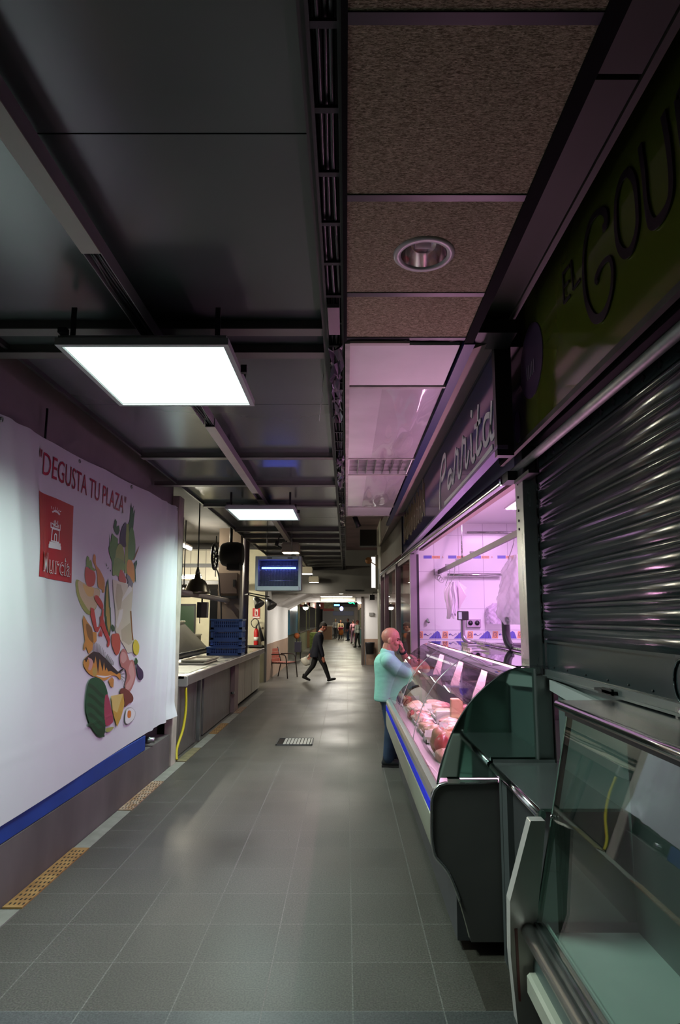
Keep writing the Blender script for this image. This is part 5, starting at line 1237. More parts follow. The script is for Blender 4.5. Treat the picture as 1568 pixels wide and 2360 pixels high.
def tray(x, y, lx, ly, mm, lab, n=4, sd=0, flat=False):
    t2 = thing('meat_tray', lab, 'meat tray', (x, y, D), 'trays of meat in the case')
    m = MB().box(x-lx/2, x+lx/2, y-ly/2, y+ly/2, D, D+0.008).box(x-lx/2, x-lx/2+0.008, y-ly/2, y+ly/2, D, D+0.03).box(x+lx/2-0.008, x+lx/2, y-ly/2, y+ly/2, D, D+0.03).box(x-lx/2, x+lx/2, y-ly/2, y-ly/2+0.008, D, D+0.03).box(x-lx/2, x+lx/2, y+ly/2-0.008, y+ly/2, D, D+0.03)
    m.build('tray', TRAY, t2)
    r = random.Random(sd)
    for i in range(n):
        yy = y-ly/2+ly*(i+0.5)/n
        q = lump((x+r.uniform(-0.02, 0.02), yy, D+0.01), (lx*0.42, ly/n*0.66, 0.034+r.uniform(0, 0.014)), sd*10+i, 0.14)
        q.build('cut', mm[i % len(mm)], t2)
rows = [
 (0.655, 5.02, 0.11, 0.16, [FAT], 'near white tray of pale fat by the front sill', 2), (0.84, 4.95, 0.20, 0.40, [PORK, BEEF], 'tray of bright pink chops behind the big dark joint', 4),
 (1.10, 4.75, 0.26, 0.7, [BEEF, PORK], 'tray of red steaks at the near rear of the meat case', 5), (0.69, 5.42, 0.16, 0.40, [CHICK, PORK], 'tray of orange-pink cuts in the second glass bay', 4),
 (0.92, 5.50, 0.22, 0.50, [PORK, FAT], 'tray of pale pink slices in the middle of the case', 5), (1.15, 5.6, 0.24, 0.7, [PORK, BEEF], 'tray of mixed red and pink meat at the rear middle', 5),
 (0.70, 5.95, 0.18, 0.44, [FAT, PORK], 'tray of white and pink cuts by the second glass joint', 4), (0.94, 6.15, 0.22, 0.50, [CHICK, PORK], 'tray of chicken pieces past the middle of the case', 4),
 (1.17, 6.4, 0.22, 0.6, [BEEF, BEEF, PORK], 'tray of dark beef far back in the case', 4), (0.72, 6.55, 0.2, 0.5, [FAT, CHICK], 'tray of pale cuts in the third glass bay', 4), (0.95, 6.80, 0.24, 0.5, [PORK], 'furthest tray of pink chops in the meat case', 5)]
for k, (x, y, lx, ly, mm, lab, n) in enumerate(rows): tray(x, y, lx, ly, mm, lab, n, k+3)
o = piece((0.66, 6.95, D), (0.05, 0.11, 0.07), BEEF, 'dark red joint at the far front corner of the meat case', 21)
o = piece((0.61, 6.12, D), (0.035, 0.07, 0.05), BEEF, 'small dark red joint beside the sill in the third bay', 22)
t2 = thing('wrapped_pack', 'white wrapped pack with a red label standing in the case', 'pack', (0.88, 5.95, D+0.08), None)
MB().box(0.80, 0.93, 5.80, 5.84, D+0.03, D+0.20).build('pack', WHITE_P, t2, bevel=0.008)
MB().box(0.82, 0.89, 5.796, 5.80, D+0.07, D+0.10).build('red_label', RED, t2)
t2.location.z = D
o = MB().obox((0.98, 5.78, D+0.15), (0.11, 0.05, 0.17), (0.1, 0, 0)).build('wrapped_pack', mat('peach_wrap', (0.72, 0.48, 0.30), 0.35), bevel=0.01); tag(o, 'peach-coloured wrapped pack beside the white one in the case', 'pack')
for k, (x, y, lab) in enumerate(((0.62, 4.86, 'white price card stuck in by the big dark joint'), (0.78, 5.22, 'white price card between the chops and the pale slices'), (0.80, 6.35, 'white price card in the third glass bay'))):
    o = MB().obox((x, y, D+0.09), (0.07, 0.003, 0.05), (R(-15), 0, 0)).obox((x, y-0.004+0.01, D+0.045), (0.004, 0.004, 0.09)).build('price_card', WHITE_P); tag(o, lab, 'price card', 'price cards in the meat case')
# things lying on the glass shelf and the far rail
for x, y, lab in ((1.05, 5.2, 'grey tray lying on the glass shelf under the scale pole'), (1.22, 6.2, 'far grey tray lying on the glass shelf of the meat case')):
    o = MB().box(x-0.08, x+0.08, y-0.16, y+0.16, 1.453, 1.458).box(x-0.08, x-0.07, y-0.16, y+0.16, 1.458, 1.478).box(x+0.07, x+0.08, y-0.16, y+0.16, 1.458, 1.478).build('scale_tray', STEEL); tag(o, lab, 'tray', 'trays on the glass shelf')

# ------------------------------------------------------------------ inside the butcher's stall
t = thing('scale_display', 'small black scale display on a bent grey pole above the meat case', 'scale', (1.24, 6.8, 1.45))
MB().tube(cr([(1.30, 6.75, 1.463), (1.27, 6.75, 1.468), (1.246, 6.78, 1.495), (1.24, 6.8, 1.54), (1.24, 6.8, 1.70)], 6), 0.022, 12).build('pole', mat('mauve_pole', (0.30, 0.25, 0.29), 0.35, 0.6), t)
MB().box(1.185, 1.30, 6.77, 6.84, 1.69, 1.785).build('head', BLACKP, t, bevel=0.008)
MB().box(1.19, 1.225, 6.765, 6.77, 1.70, 1.775).build('screen', mat('pale_screen', (0.5, 0.62, 0.62), 0.2), t)
t = thing('second_scale_pole', 'thick dark scale pole beside the steel pillar', 'scale pole', (1.32, 5.3, 1.45))
MB().tube(cr([(1.36, 5.25, 1.478), (1.345, 5.26, 1.485), (1.328, 5.28, 1.52), (1.322, 5.3, 1.58), (1.32, 5.3, 1.70)], 6), 0.033, 12).build('pole', mat('dark_mauve_pole', (0.07, 0.06, 0.075), 0.4, 0.4), t)
MB().box(1.30, 1.345, 5.28, 5.32, 1.70, 1.72).build('cap', BLACKP, t)
o = MB().box(1.55, 2.88, 7.55, 8.09, 0, 1.405).build('dark_worktop_unit', mat('dark_plum_unit', (0.05, 0.035, 0.055), 0.4)); tag(o, 'dark work unit standing against the end wall of the butcher stall', 'work unit')
MB().box(1.50, 2.88, 7.52, 7.60, 1.20, 1.225).build('shelf', STEEL, o)
t = thing('socket_box', 'double black socket on the pink tiled wall beside the scale head', 'socket', (1.6, 8.08, 1.6))
MB().box(1.52, 1.70, 8.06, 8.098, 1.60, 1.70).build('plate', mat('mauve_plate', (0.45, 0.36, 0.45), 0.4), t, bevel=0.004)
MB().lathe([(0, 0), (0.03, 0), (0.03, 0.006), (0, 0.006)], (1.565, 8.06, 1.652), (0, -1, 0), 16).lathe([(0, 0), (0.03, 0), (0.03, 0.006), (0, 0.006)], (1.65, 8.06, 1.652), (0, -1, 0), 16).build('socket', BLACKP, t)
o = MB().lathe([(0, 0), (0.012, 0), (0.018, 0.03), (0.012, 0.05), (0, 0.05)], (1.03, 8.1, 1.69), (0, -1, 0), 12).tube([(1.03, 8.06, 1.69), (1.04, 8.05, 1.65)], 0.015, 8).build('wall_hook', STEEL_D); tag(o, 'small metal hook on the pink tiles left of the scale', 'hook')
t = thing('meat_rail', 'steel hanging rail running across the butcher stall to a wall bracket', 'rail', (1.2, 6.5, 2.3))
MB().bar((1.165, 7.98, 2.285), (1.375, 5.0, 2.385), 0.022, 0.05).build('rail', mat('mauve_rail', (0.085, 0.06, 0.075), 0.35, 0.2), t)
MB().box(1.12, 1.20, 7.96, 8.1, 2.25, 2.33).build('wall_bracket', STEEL_D, t)
MB().tube([(1.25, 6.8, 2.33), (1.25, 6.8, 2.92)], 0.008, 8).build('drop_rod', STEEL, t)
for y in (7.0, 7.5, 6.4): MB().box(1.165+0.0705*(7.98-y)-0.02, 1.165+0.0705*(7.98-y)+0.02, y-0.02, y+0.02, 2.31+0.0335*(7.98-y), 2.33+0.0335*(7.98-y)).build('slider', STEEL_D, t)
t = thing('wall_tube_rail', 'straight steel tube fixed along the pink tiled wall', 'rail', (1.65, 8.0, 2.25))
MB().tube([(1.28, 8.02, 2.255), (1.97, 8.02, 2.255)], 0.02, 12).build('tube', CHROME, t)
MB().tube([(1.32, 8.02, 2.255), (1.32, 8.1, 2.255)], 0.01, 8).tube([(1.93, 8.02, 2.255), (1.93, 8.1, 2.255)], 0.01, 8).build('bracket', STEEL_D, t)
def hook(x, y, z, nm='meat_hook', lab=''):
    o = MB().tube(cr([(x, y, z), (x+0.015, y, z+0.03), (x+0.03, y, z+0.01), (x+0.02, y, z-0.06), (x-0.01, y, z-0.14), (x-0.02, y, z-0.17), (x-0.005, y, z-0.19), (x+0.012, y, z-0.175)], 5), 0.004, 6).build(nm, STEEL); tag(o, lab, 'hook', 'hooks on the meat rail'); return o
BAGM = mat('thin_white_plastic', (0.74, 0.70, 0.72), 0.35, noise=(6, 0.05), spec=0.5)
LCB = mat('lilac_clear_plastic', (0.70, 0.58, 0.74), 0.3); LCB.node_tree.nodes['Principled BSDF'].inputs['Alpha'].default_value = 0.4
def hanging_bag(x, y, z1, z0, wd, dp, sd, nm, lab, mm, belly_=0.0, ragged=True):
    r = random.Random(sd); ph = [r.uniform(0, 6) for _ in range(6)]
    def fn(u, v):
        a = 2*math.pi*u; zz = z0+(z1-z0)*v
        wv = wd*(0.42+0.58*smooth(1.0, 0.75, v))*(1+belly_*smooth(0.75, 0.2, v)*smooth(0.0, 0.12, v))
        k = 1+0.13*math.sin(5*a+ph[0]+3*v)+0.08*math.sin(9*a+ph[1]-4*v)+(0.10*abs(math.sin(4*a+11*v+ph[2]))+0.09*abs(math.sin(7*a-17*v+ph[4]))+0.05*abs(math.sin(13*a+29*v+ph[5])))*(1 if belly_ else 0.4)
        dz = 0.02*math.sin(7*a+ph[2]) if (ragged and v < 0.02) else 0
        return (x+math.cos(a)*wv/2*k+0.012*math.sin(6*v+ph[3]), y+math.sin(a)*dp/2*k, zz+dz)
    m = MB().grid(fn, 90, 60)
    if belly_: m.add([fn(i/24, 0) for i in range(24)], [list(range(24))], 0, True)
    o = m.build(nm, mm); tag(o, lab, 'bag', 'bags on the meat rail'); return o
hook(1.215, 7.62, 2.275, lab='left wire hook on the meat rail holding white strips')
hook(1.245, 7.42, 2.29, lab='second wire hook on the meat rail beside the first')
hanging_bag(1.245, 7.55, 2.14, 1.72, 0.12, 0.05, 4, 'bag_bundle', 'bundle of flat white bags hanging on the left hooks', BAGM)
hanging_bag(1.275, 7.42, 2.13, 1.75, 0.08, 0.04, 9, 'bag_bundle', 'lilac-white bag hanging just right of the flat bundle', mat('lilac_plastic', (0.62, 0.54, 0.66), 0.4))
o = MB().poly([(1.30, 7.38, 2.14), (1.40, 7.37, 2.06), (1.365, 7.37, 2.03), (1.39, 7.36, 1.96), (1.33, 7.38, 1.86), (1.31, 7.39, 1.78)]).build('loose_sheet', mat('pale_pink_sheet', (0.70, 0.58, 0.66), 0.5), solid=0.002); tag(o, 'crumpled pinkish sheet sticking out beside the hanging bags', 'sheet')
hook(1.363, 5.21, 2.37, lab='wire hook carrying the big clear bag next to the pillar')
CLB = mat('milky_clear_plastic', (0.66, 0.66, 0.66), 0.13, noise=(7, 0.1), spec=0.8, bump=(30, 0.3))
CLB.node_tree.nodes['Principled BSDF'].inputs['Alpha'].default_value = 0.5
hanging_bag(1.388, 5.2, 2.22, 1.66, 0.185, 0.15, 11, 'clear_bag', 'big crumpled clear plastic bag hanging beside the steel pillar', CLB, 0.30, False)
hanging_bag(1.88, 8.02, 1.90, 1.64, 0.18, 0.13, 15, 'clear_bag', 'faint clear bag hanging on the wall behind the big one', LCB, 0.1, False)
m = MB()
for i in range(3): m.tube([(1.155+0.02*i+0.03*math.cos(k*math.pi/8), 7.98-0.02*i, 2.225-0.02*i+0.035*math.sin(k*math.pi/8)) for k in range(17)], 0.005, 6)
o = m.build('hook_rings', STEEL); tag(o, 'loose metal rings hanging under the wall bracket of the meat rail', 'rings')
# lights of the stall
SHOP_E = emis('stall_panel_light', COL_PINK, L_SHOP)
for x, y, lab in ((2.06, 6.62, 'square pink-white ceiling light of the butcher stall seen beside the pillar'), (2.2, 5.0, 'square pink-white ceiling light of the butcher stall hidden behind the pillar')):
    t = thing('stall_light', lab, 'ceiling light', (x, y, 2.9), 'square lights in the butcher stall')
    MB().box(x-0.31, x+0.31, y-0.31, y+0.31, 2.905, 2.92).build('frame', WHITE_P, t)
    MB().poly([(x-0.29, y-0.29, 2.9), (x-0.29, y+0.29, 2.9), (x+0.29, y+0.29, 2.9), (x+0.29, y-0.29, 2.9)]).build('diffuser', SHOP_E, t)
o = MB().tube([(1.55, 8.04, 2.80), (2.85, 8.04, 2.80)], 0.014, 8).build('upper_tube', STEEL); tag(o, 'thin steel tube high on the tiled wall under the stall ceiling', 'tube')

# ------------------------------------------------------------------ facade of the butcher's: sign, rails, posts
def FX(y): return 1.0-0.034*(y-3.7)
PSX = 0.80
t = thing('butcher_sign', 'long dark blue shop sign with white handwriting above the pink stall', 'shop sign', (PSX, 5.8, 2.57))
NAVY = mat('navy_sign_face', (0.030, 0.032, 0.12), 0.10, spec=0.6, noise=(0.7, 0.15))
MB().box(PSX, PSX+0.03, 3.27, 8.9, 2.60, 3.155).build('face', NAVY, t)
MB().box(PSX-0.012, PSX+0.075, 3.215, 3.27, 2.55, 3.20).box(PSX-0.012, PSX, 3.27, 8.95, 3.15, 3.18).box(PSX-0.012, PSX+0.03, 8.9, 8.95, 2.55, 3.18).build('frame', BLACK, t)
MB().box(PSX-0.015, PSX+0.04, 3.20, 8.95, 2.583, 2.602).build('lower_trim', mat('violet_lit_trim', (0.22, 0.16, 0.34), 0.25, 0.3), t)  # violet of the light along this edge is put into its colour
MB().box(0.60, PSX+0.06, 3.02, 3.22, 3.13, 3.20).build('end_beam', BLACK, t)
WHS = mat('white_sign_paint', (0.88, 0.85, 0.85), 0.5)
def pp(zx, zy): 
    p = at(920+zx/4.539, 780+zy/4.538, X=PSX); return Vector((PSX-0.001, p.y, p.z))
m = MB()
for pts, wd in [([(432, 1795), (430, 1640), (440, 1420), (462, 1270), (482, 1222), (490, 1260), (488, 1360), (470, 1440), (448, 1480)], 0.045),
    ([(560, 1420), (545, 1385), (525, 1420), (515, 1510), (520, 1560), (540, 1520), (562, 1420), (560, 1500), (575, 1490)], 0.042),
    ([(576, 1480), (588, 1300), (597, 1165), (609, 1200), (622, 1178), (622, 1300), (624, 1415), (636, 1450), (655, 1370)], 0.036),
    ([(655, 1370), (663, 1200), (671, 1045), (684, 1082), (699, 1062), (700, 1180), (702, 1305), (714, 1335), (738, 1175)], 0.035),
    ([(755, 1000), (762, 1120), (765, 1240), (780, 1280), (800, 1230)], 0.038), ([(764, 750), (762, 800), (760, 828)], 0.052),
    ([(835, 690), (828, 880), (818, 1080), (825, 1200), (850, 1160), (870, 1090)], 0.038), ([(795, 930), (858, 855)], 0.030),
    ([(955, 800), (915, 820), (890, 920), (892, 1060), (910, 1110), (940, 1050), (965, 900)], 0.036), ([(975, 650), (968, 820), (962, 960), (975, 1040), (1000, 1000), (1020, 940)], 0.036),
    ([(478, 1728), (740, 1440), (985, 1130)], 0.030)]:
    ribbon(m, [pp(*p) for p in pts], wd, 8, 0.003)
m.build('handwriting', WHS, t)['label'] = 'white handwritten word with an underline'
GOLD = mat('faded_gold_paint', (0.30, 0.22, 0.08), 0.4)
m = MB(); r = random.Random(5)
for i in range(24):
    y = 6.35+i*0.10; h = 0.34+0.05*math.sin(i*2.1); z = 2.74+0.02*math.sin(i*1.3)
    m.box(PSX-0.004, PSX-0.001, y, y+0.03, z, z+h)
    if i % 3 == 0: m.box(PSX-0.004, PSX-0.001, y, y+0.09, z+h*0.45, z+h*0.53)
    if i % 4 == 1: m.box(PSX-0.004, PSX-0.001, y, y+0.09, z, z+0.035)
m.build('gold_lettering', GOLD, t)['label'] = 'faded gold letters, too narrow to read'

# polished rail, roller box, lower lip, then the wall beyond
t = thing('stall_head_rail', 'polished steel rail along the head of the butcher stall opening', 'rail', (0.85, 8, 2.55))
MB().bar((FX(3.85)-0.02, 3.85, 2.553), (FX(12.4)-0.02, 12.4, 2.553), 0.05, 0.055).build('rail', CHROME, t, bevel=0.015, seg=3)
MB().box(FX(3.6)-0.04, FX(3.6)+0.02, 3.70, 3.85, 2.525, 2.582).build('end_bracket', BLACK, t)
o = MB().prism([(FX(3.9)+0.02, 3.9, 2.59), (FX(3.9)+0.09, 3.9, 2.59), (FX(3.9)+0.09, 3.9, 2.628), (FX(3.9)+0.02, 3.9, 2.628)], (FX(8.02)-FX(3.9), 4.12, 0)).build('roller_box', mat('dark_roller_box', (0.035, 0.032, 0.03), 0.5)); tag(o, 'dark roller box behind the polished rail over the butcher stall', 'shutter box')
o = MB().bar((FX(3.9)+0.10, 3.9, 2.572), (FX(8.0)+0.10, 8.0, 2.572), 0.05, 0.03).build('lower_lip', mat('rosy_lip', (0.36, 0.25, 0.23), 0.4, 0.4)); tag(o, 'rosy metal lip under the roller box along the top of the pink opening', 'trim')
m = MB().prism([(FX(8.95)-0.02, 8.97, 2.63), (FX(8.95)-0.02, 8.97, 3.6), (FX(8.95)+0.1, 8.97, 3.6), (FX(8.95)+0.1, 8.97, 2.63)], (FX(12.4)-FX(8.95), 3.45, 0))
o = m.build('wall_shop_upper', mat('brown_upper_wall', (0.09, 0.062, 0.048), 0.5, noise=(1.5, 0.2), stretch=(1, 3, 0.4))); struct(o)
o = MB().prism([(0.9, 3.3, 3.18), (0.9, 3.3, 3.6), (0.98, 3.3, 3.6), (0.98, 3.3, 3.18)], (-0.25, 5.7, 0)).build('wall_shop_head', mat('dark_head', (0.05, 0.045, 0.045), 0.7)); struct(o)
POST = mat('mauve_post', (0.28, 0.235, 0.27), 0.35, 0.6, noise=(3, 0.06))
for i, (y, wd, lab) in enumerate(((8.10, 0.07, 'broad mauve steel post between the pink stall opening and the shop windows'), (9.75, 0.07, 'second slim steel post of the shop front beyond the pink stall'), (11.55, 0.07, 'third slim steel post of the shop front beyond the pink stall'), (12.35, 0.06, 'last steel post of the shop front before the passage'))):
    t = thing('shop_front_post', lab, 'post', (FX(y), y, 0), 'steel posts of the far shop front')
    zp = 1.175 if i in (1, 2) else 0
    MB().box(FX(y)-0.035, FX(y)+0.045, y-0.05, y+0.05, zp, 2.52).build('post', POST, t)
    MB().box(FX(y)+0.045, FX(y)+0.075, y-0.045, y+0.045, zp, 2.52).build('dark_gasket', BLACK, t)
WGL = glass('shop_window_glass', (0.95, 0.93, 0.93), 1.0, 0.01, film=0.0)
for i, (a, b) in enumerate(((8.15, 9.70), (9.80, 11.5), (11.6, 12.3))):
    t = thing('window_%d' % (i+1), 'x', 'window'); del t['label']; del t['category']; t['kind'] = 'structure'; t.location = (FX(a), a, 1.0)
    MB().prism([(FX(a), a, 1.22), (FX(b), b, 1.22), (FX(b)+0.008, b, 1.22), (FX(a)+0.008, a, 1.22)], (0, 0, 1.28)).build('pane', WGL, t)
    MB().bar((FX(a)+0.02, a, 1.2), (FX(b)+0.02, b, 1.2), 0.05, 0.05).bar((FX(a)+0.02, a, 2.52), (FX(b)+0.02, b, 2.52), 0.05, 0.06).build('window_frame', POST, t)
o = MB().prism([(FX(8.15), 8.15, 0), (FX(12.3), 12.3, 0), (FX(12.3)+0.06, 12.3, 0), (FX(8.15)+0.06, 8.15, 0)], (0, 0, 1.17)).build('wall_shop_lower', mat('shop_dado', (0.20, 0.17, 0.15), 0.5)); struct(o)
o = MB().box(0.9, 3.4, 12.4, 12.5, 0, 3.6).build('wall_shop_far', mat('pinkish_wall', (0.62, 0.45, 0.44), 0.6, noise=(2, 0.06))); struct(o)
o = MB().box(1.9, 1.98, 8.2, 12.4, 0, 3.2).build('wall_shop_back', mat('pinkish_wall', (0.62, 0.45, 0.44), 0.6, noise=(2, 0.06))); struct(o)
o = MB().box(0.9, 3.4, 8.2, 12.4, 3.2, 3.25).build('ceiling_shop', mat('pinkish_wall', (0.62, 0.45, 0.44), 0.6)); struct(o)
t = thing('shop_tube_light', 'rosy tube light inside the shop beyond the pink stall', 'tube light', (1.5, 10.2, 3.1))
MB().tube([(1.4, 9.2, 3.1), (1.4, 11.4, 3.1)], 0.02, 10).build('tube', emis('shop_tube_light', (1.0, 0.66, 0.62), 45.0), t)
MB().box(1.37, 1.43, 9.2, 11.4, 3.13, 3.2).build('batten', WHITE_P, t)
# folded foil curtain at the window
m = MB().grid(lambda u, v: (0.93+0.015*math.sin(u*40), 8.35+u*0.9, 1.75+v*0.42), 60, 6)
o = m.build('foil_curtain', mat('straw_foil', (0.55, 0.46, 0.28), 0.3, 0.5, noise=(20, 0.3))); tag(o, 'straw-coloured crinkled curtain behind the nearest shop window', 'curtain')
MB().tube([(0.935, 8.2, 2.19), (0.935, 9.3, 2.19)], 0.01, 8).build('curtain_rod', STEEL_D, o)
o = MB().box(0.97, 1.3, 8.3, 9.5, 0.3, 1.42).build('white_cabinet', mat('rosy_white_cabinet', (0.72, 0.62, 0.62), 0.4)); tag(o, 'rosy white cabinet standing behind the nearest shop window', 'cabinet')
MB().box(0.965, 0.97, 8.4, 9.4, 1.3, 1.32).build('handle', STEEL, o)
o.location.z = 0.0; 

# second, set-back glass counter where the man leans
t = thing('rear_glass_counter', 'cluttered set-back glass counter the bald man leans on', 'counter', (0.85, 7.9, 0))
MB().box(0.86, 0.90, 7.36, 8.0, 0.0, 1.02).build('front', mat('grey_counter_front', (0.20, 0.18, 0.18), 0.4, 0.3), t)
MB().box(0.84, 1.5, 7.36, 8.0, 1.02, 1.045).build('top', STEEL, t)
MB().strip([(x, 7.34, z) for x, z in ((0.84, 1.05), (0.85, 1.12), (0.88, 1.20), (0.925, 1.27), (0.98, 1.30))], (0, 0.14, 0)).build('curved_pane', CG, t)
MB().box(0.98, 1.30, 7.36, 8.0, 1.295, 1.31).build('top_shelf', mat('grey_reflective_shelf', (0.45, 0.42, 0.42), 0.2, 0.8), t)
m = MB(); r = random.Random(12)
for i in range(14):
    x, y = r.uniform(1.02, 1.25), r.uniform(7.40, 7.95); m.obox((x, y, 1.335), (r.uniform(0.03, 0.09), r.uniform(0.03, 0.09), 0.05), (r.uniform(-0.4, 0.4), r.uniform(-0.4, 0.4), r.uniform(0, 3)))
m.build('crinkled_wrapping', mat('silver_wrapping', (0.62, 0.56, 0.56), 0.2, 0.7), t)

# between the shop front and the passage: lit box, disc, speaker, lamp, doors
t = thing('light_box', 'upright white lit sign box on the right wall before the passage', 'sign', (0.58, 13.6, 2.35))
MB().box(0.545, 0.63, 13.6, 13.66, 2.36, 3.02).build('lit_face', emis('light_box_face', (1.0, 0.97, 0.93), 1.3), t)
MB().box(0.63, 0.69, 13.58, 13.68, 2.33, 3.06).build('casing', mat('cream_casing', (0.46, 0.43, 0.36), 0.5), t)
o = MB().lathe([(0, 0), (0.07, 0), (0.072, 0.012), (0, 0.016)], (0.48, 13.5, 2.93), (0, -1, 0), 24).tube([(0.53, 13.5, 2.90), (0.66, 13.52, 2.82)], 0.01, 6).build('orange_disc', mat('dull_orange', (0.45, 0.20, 0.07), 0.5)); tag(o, 'round dull orange disc sign sticking out above the lit box', 'sign')
o = MB().box(0.685, 0.75, 13.2, 13.5, 2.28, 2.74).build('black_speaker', BLACKP); tag(o, 'tall black loudspeaker on the wall beside the lit sign box', 'loudspeaker')
MB().box(0.682, 0.685, 13.22, 13.48, 2.32, 2.70).build('grille', DARKGREY, o)
t = thing('wall_spotlight', 'small black wall spotlight with a white rim right of the passage opening', 'spotlight', (0.55, 13.4, 2.1))
MB().box(0.50, 0.60, 13.35, 13.5, 2.09, 2.20).build('head', BLACKP, t); MB().box(0.492, 0.50, 13.35, 13.5, 2.08, 2.20).build('rim', WHITE_P, t)
MB().tube([(0.56, 13.42, 2.20), (0.57, 13.42, 2.25), (0.70, 13.42, 2.26)], 0.008, 6).build('arm', BLACK, t)
m = MB().box(0.68, 0.75, 12.5, 12.62, 0, 2.4).box(0.69, 0.76, 13.1, 14.0, 0, 2.0).box(0.69, 0.76, 12.62, 13.1, 2.0, 2.4).box(0.69, 0.78, 12.6, 14.0, 2.0, 3.78)
o = m.build('wall_corner', mat('cream_corner', (0.42, 0.40, 0.32), 0.5, noise=(2, 0.1)), keep=True); struct(o)
t = bpy.data.objects.new('door_1', None); C.objects.link(t); t['kind'] = 'structure'; t.location = (0.7, 12.85, 0)
MB().box(0.72, 0.74, 12.62, 13.1, 0.02, 2.0).build('door_glass', mat('dark_door_glass', (0.015, 0.02, 0.025), 0.08), t)
MB().box(0.70, 0.75, 12.62, 12.68, 0, 2.0).box(0.70, 0.75, 13.04, 13.1, 0, 2.0).build('door_frame', ALU, t)

# ceiling spotlight beyond the panels
t = thing('track_spotlight', 'small dark spotlight under the ceiling past the last white panel', 'spotlight', (0.15, 8.8, 3.1))
MB().lathe([(0, 0), (0.035, 0), (0.035, 0.12), (0.045, 0.16), (0.0, 0.15)], (0.12, 8.8, 3.13), (0.35, 0.2, -0.9), 14).build('head', BLACKP, t)
MB().tube([(0.12, 8.8, 3.14), (0.10, 8.8, 3.3), (0.10, 8.8, 3.78)], 0.012, 6).build('stem', BLACK, t)
o = MB().box(0.0, 0.9, 8.56, 8.62, 3.1, 3.78).build('trim_13', mat('dusky_board', (0.22, 0.15, 0.15), 0.7, noise=(3, 0.2)), keep=True); struct(o)
o = MB().box(0.0, 3.4, 8.62, 18.6, 3.70, 3.78).build('ceiling_dusky', mat('dusky_plaster', (0.30, 0.20, 0.21), 0.7, noise=(2, 0.2)), keep=True); struct(o)
o = MB().box(0.30, 0.66, 13.5, 13.8, 3.25, 3.60).build('duct_box', mat('dark_duct', (0.03, 0.025, 0.025), 0.6)); tag(o, 'dark ventilation duct box under the dusky ceiling at the end of the aisle', 'duct')
# ================================================================== PASSAGE AND PEOPLE
# red bench chair by the white wall
def chair_at(x, y, z, rz):
    t = thing('arm_chair', 'reddish slatted armchair with dark metal arms by the white passage wall', 'chair', (x, y, z))
    RW = mat('red_brown_slats', (0.42, 0.12, 0.085), 0.5, noise=(8, 0.15)); MT = mat('dark_brown_metal', (0.035, 0.025, 0.022), 0.45)
    M = Matrix.Rotation(rz, 3, 'Z')
    def P(a, b, c): v = M @ Vector((a, b, c)); return (x+v.x, y+v.y, z+v.z)
    m = MB()
    for i in range(5): m.bar(P(-0.25, -0.2+i*0.1, 0.44), P(0.25, -0.2+i*0.1, 0.44), 0.085, 0.022)
    m.build('seat', RW, t)
    m = MB()
    for i in range(4): m.bar(P(-0.24, 0.27+i*0.025, 0.50+i*0.095), P(0.24, 0.27+i*0.025, 0.50+i*0.095), 0.02, 0.085)
    m.build('backrest', RW, t)
    for s_ in (-1, 1):
        MB().tube(cr([P(s_*0.29, -0.30, 0.0), P(s_*0.28, -0.26, 0.40), P(s_*0.28, -0.22, 0.62), P(s_*0.28, -0.12, 0.67), P(s_*0.28, 0.25, 0.67)], 5), 0.017, 8).build('arm', MT, t)
        MB().tube([P(s_*0.28, 0.34, 0.0), P(s_*0.27, 0.24, 0.42), P(s_*0.27, 0.36, 0.86)], 0.017, 8).build('leg', MT, t)
    MB().tube([P(-0.27, -0.24, 0.42), P(0.27, -0.24, 0.42), P(0.27, 0.24, 0.42), P(-0.27, 0.24, 0.42), P(-0.27, -0.24, 0.42)], 0.014, 8).build('seat_frame', MT, t)
chair_at(-1.83, 18.9, 0, R(66))

# bin on the far wall and a little plate
t = thing('waste_bin', 'black waste bin on a post against the brown dado right of the opening', 'bin', (0.88, 23.7, 0))
MB().lathe([(0, 0.42), (0.15, 0.42), (0.18, 0.80), (0.19, 0.83), (0.17, 0.83), (0.14, 0.5)], (0.88, 23.75, 0), (0, 0, 1), 20).build('bin', BLACKP, t)
MB().box(0.70, 0.74, 23.7, 23.8, 0, 0.75).box(0.70, 1.06, 23.85, 23.9, 0.38, 0.42).build('stand', STEEL_D, t)
o = MB().box(0.86, 1.03, 23.955, 23.99, 1.80, 1.92).build('wall_plate', mat('grey_plate', (0.25, 0.24, 0.22), 0.5)); tag(o, 'small grey plate on the white wall above the black bin', 'plate')

# ---- lamps of the passage
PE = emis('passage_light', (1.0, 0.95, 0.88), L_PASSAGE)
for x, y, lab in ((-0.35, 20.0, 'nearer square light in the passage ceiling behind the bulkhead'), (-0.35, 23.35, 'further square light in the passage ceiling behind the bulkhead')):
    t = thing('passage_light', lab, 'ceiling light', (x, y, 2.5), 'square lights in the passage')
    MB().box(x-0.6, x+0.6, y-0.3, y+0.3, 2.495, 2.52).build('frame', WHITE_P, t)
    MB().poly([(x-0.56, y-0.26, 2.49), (x-0.56, y+0.26, 2.49), (x+0.56, y+0.26, 2.49), (x+0.56, y-0.26, 2.49)]).build('diffuser', PE, t)
t = thing('round_lamp', 'round glowing lamp at the top edge of the passage opening', 'lamp', (-0.15, 19.2, 2.42))
MB().ell((-0.15, 19.2, 2.48), (0.1, 0.1, 0.05), 18, 10).build('globe', emis('round_lamp_light', (1.0, 0.92, 0.70), 4.0), t)
MB().lathe([(0, 0), (0.11, 0), (0.11, 0.02), (0, 0.02)], (-0.15, 19.2, 2.50), (0, 0, 1), 18).build('base', WHITE_P, t)
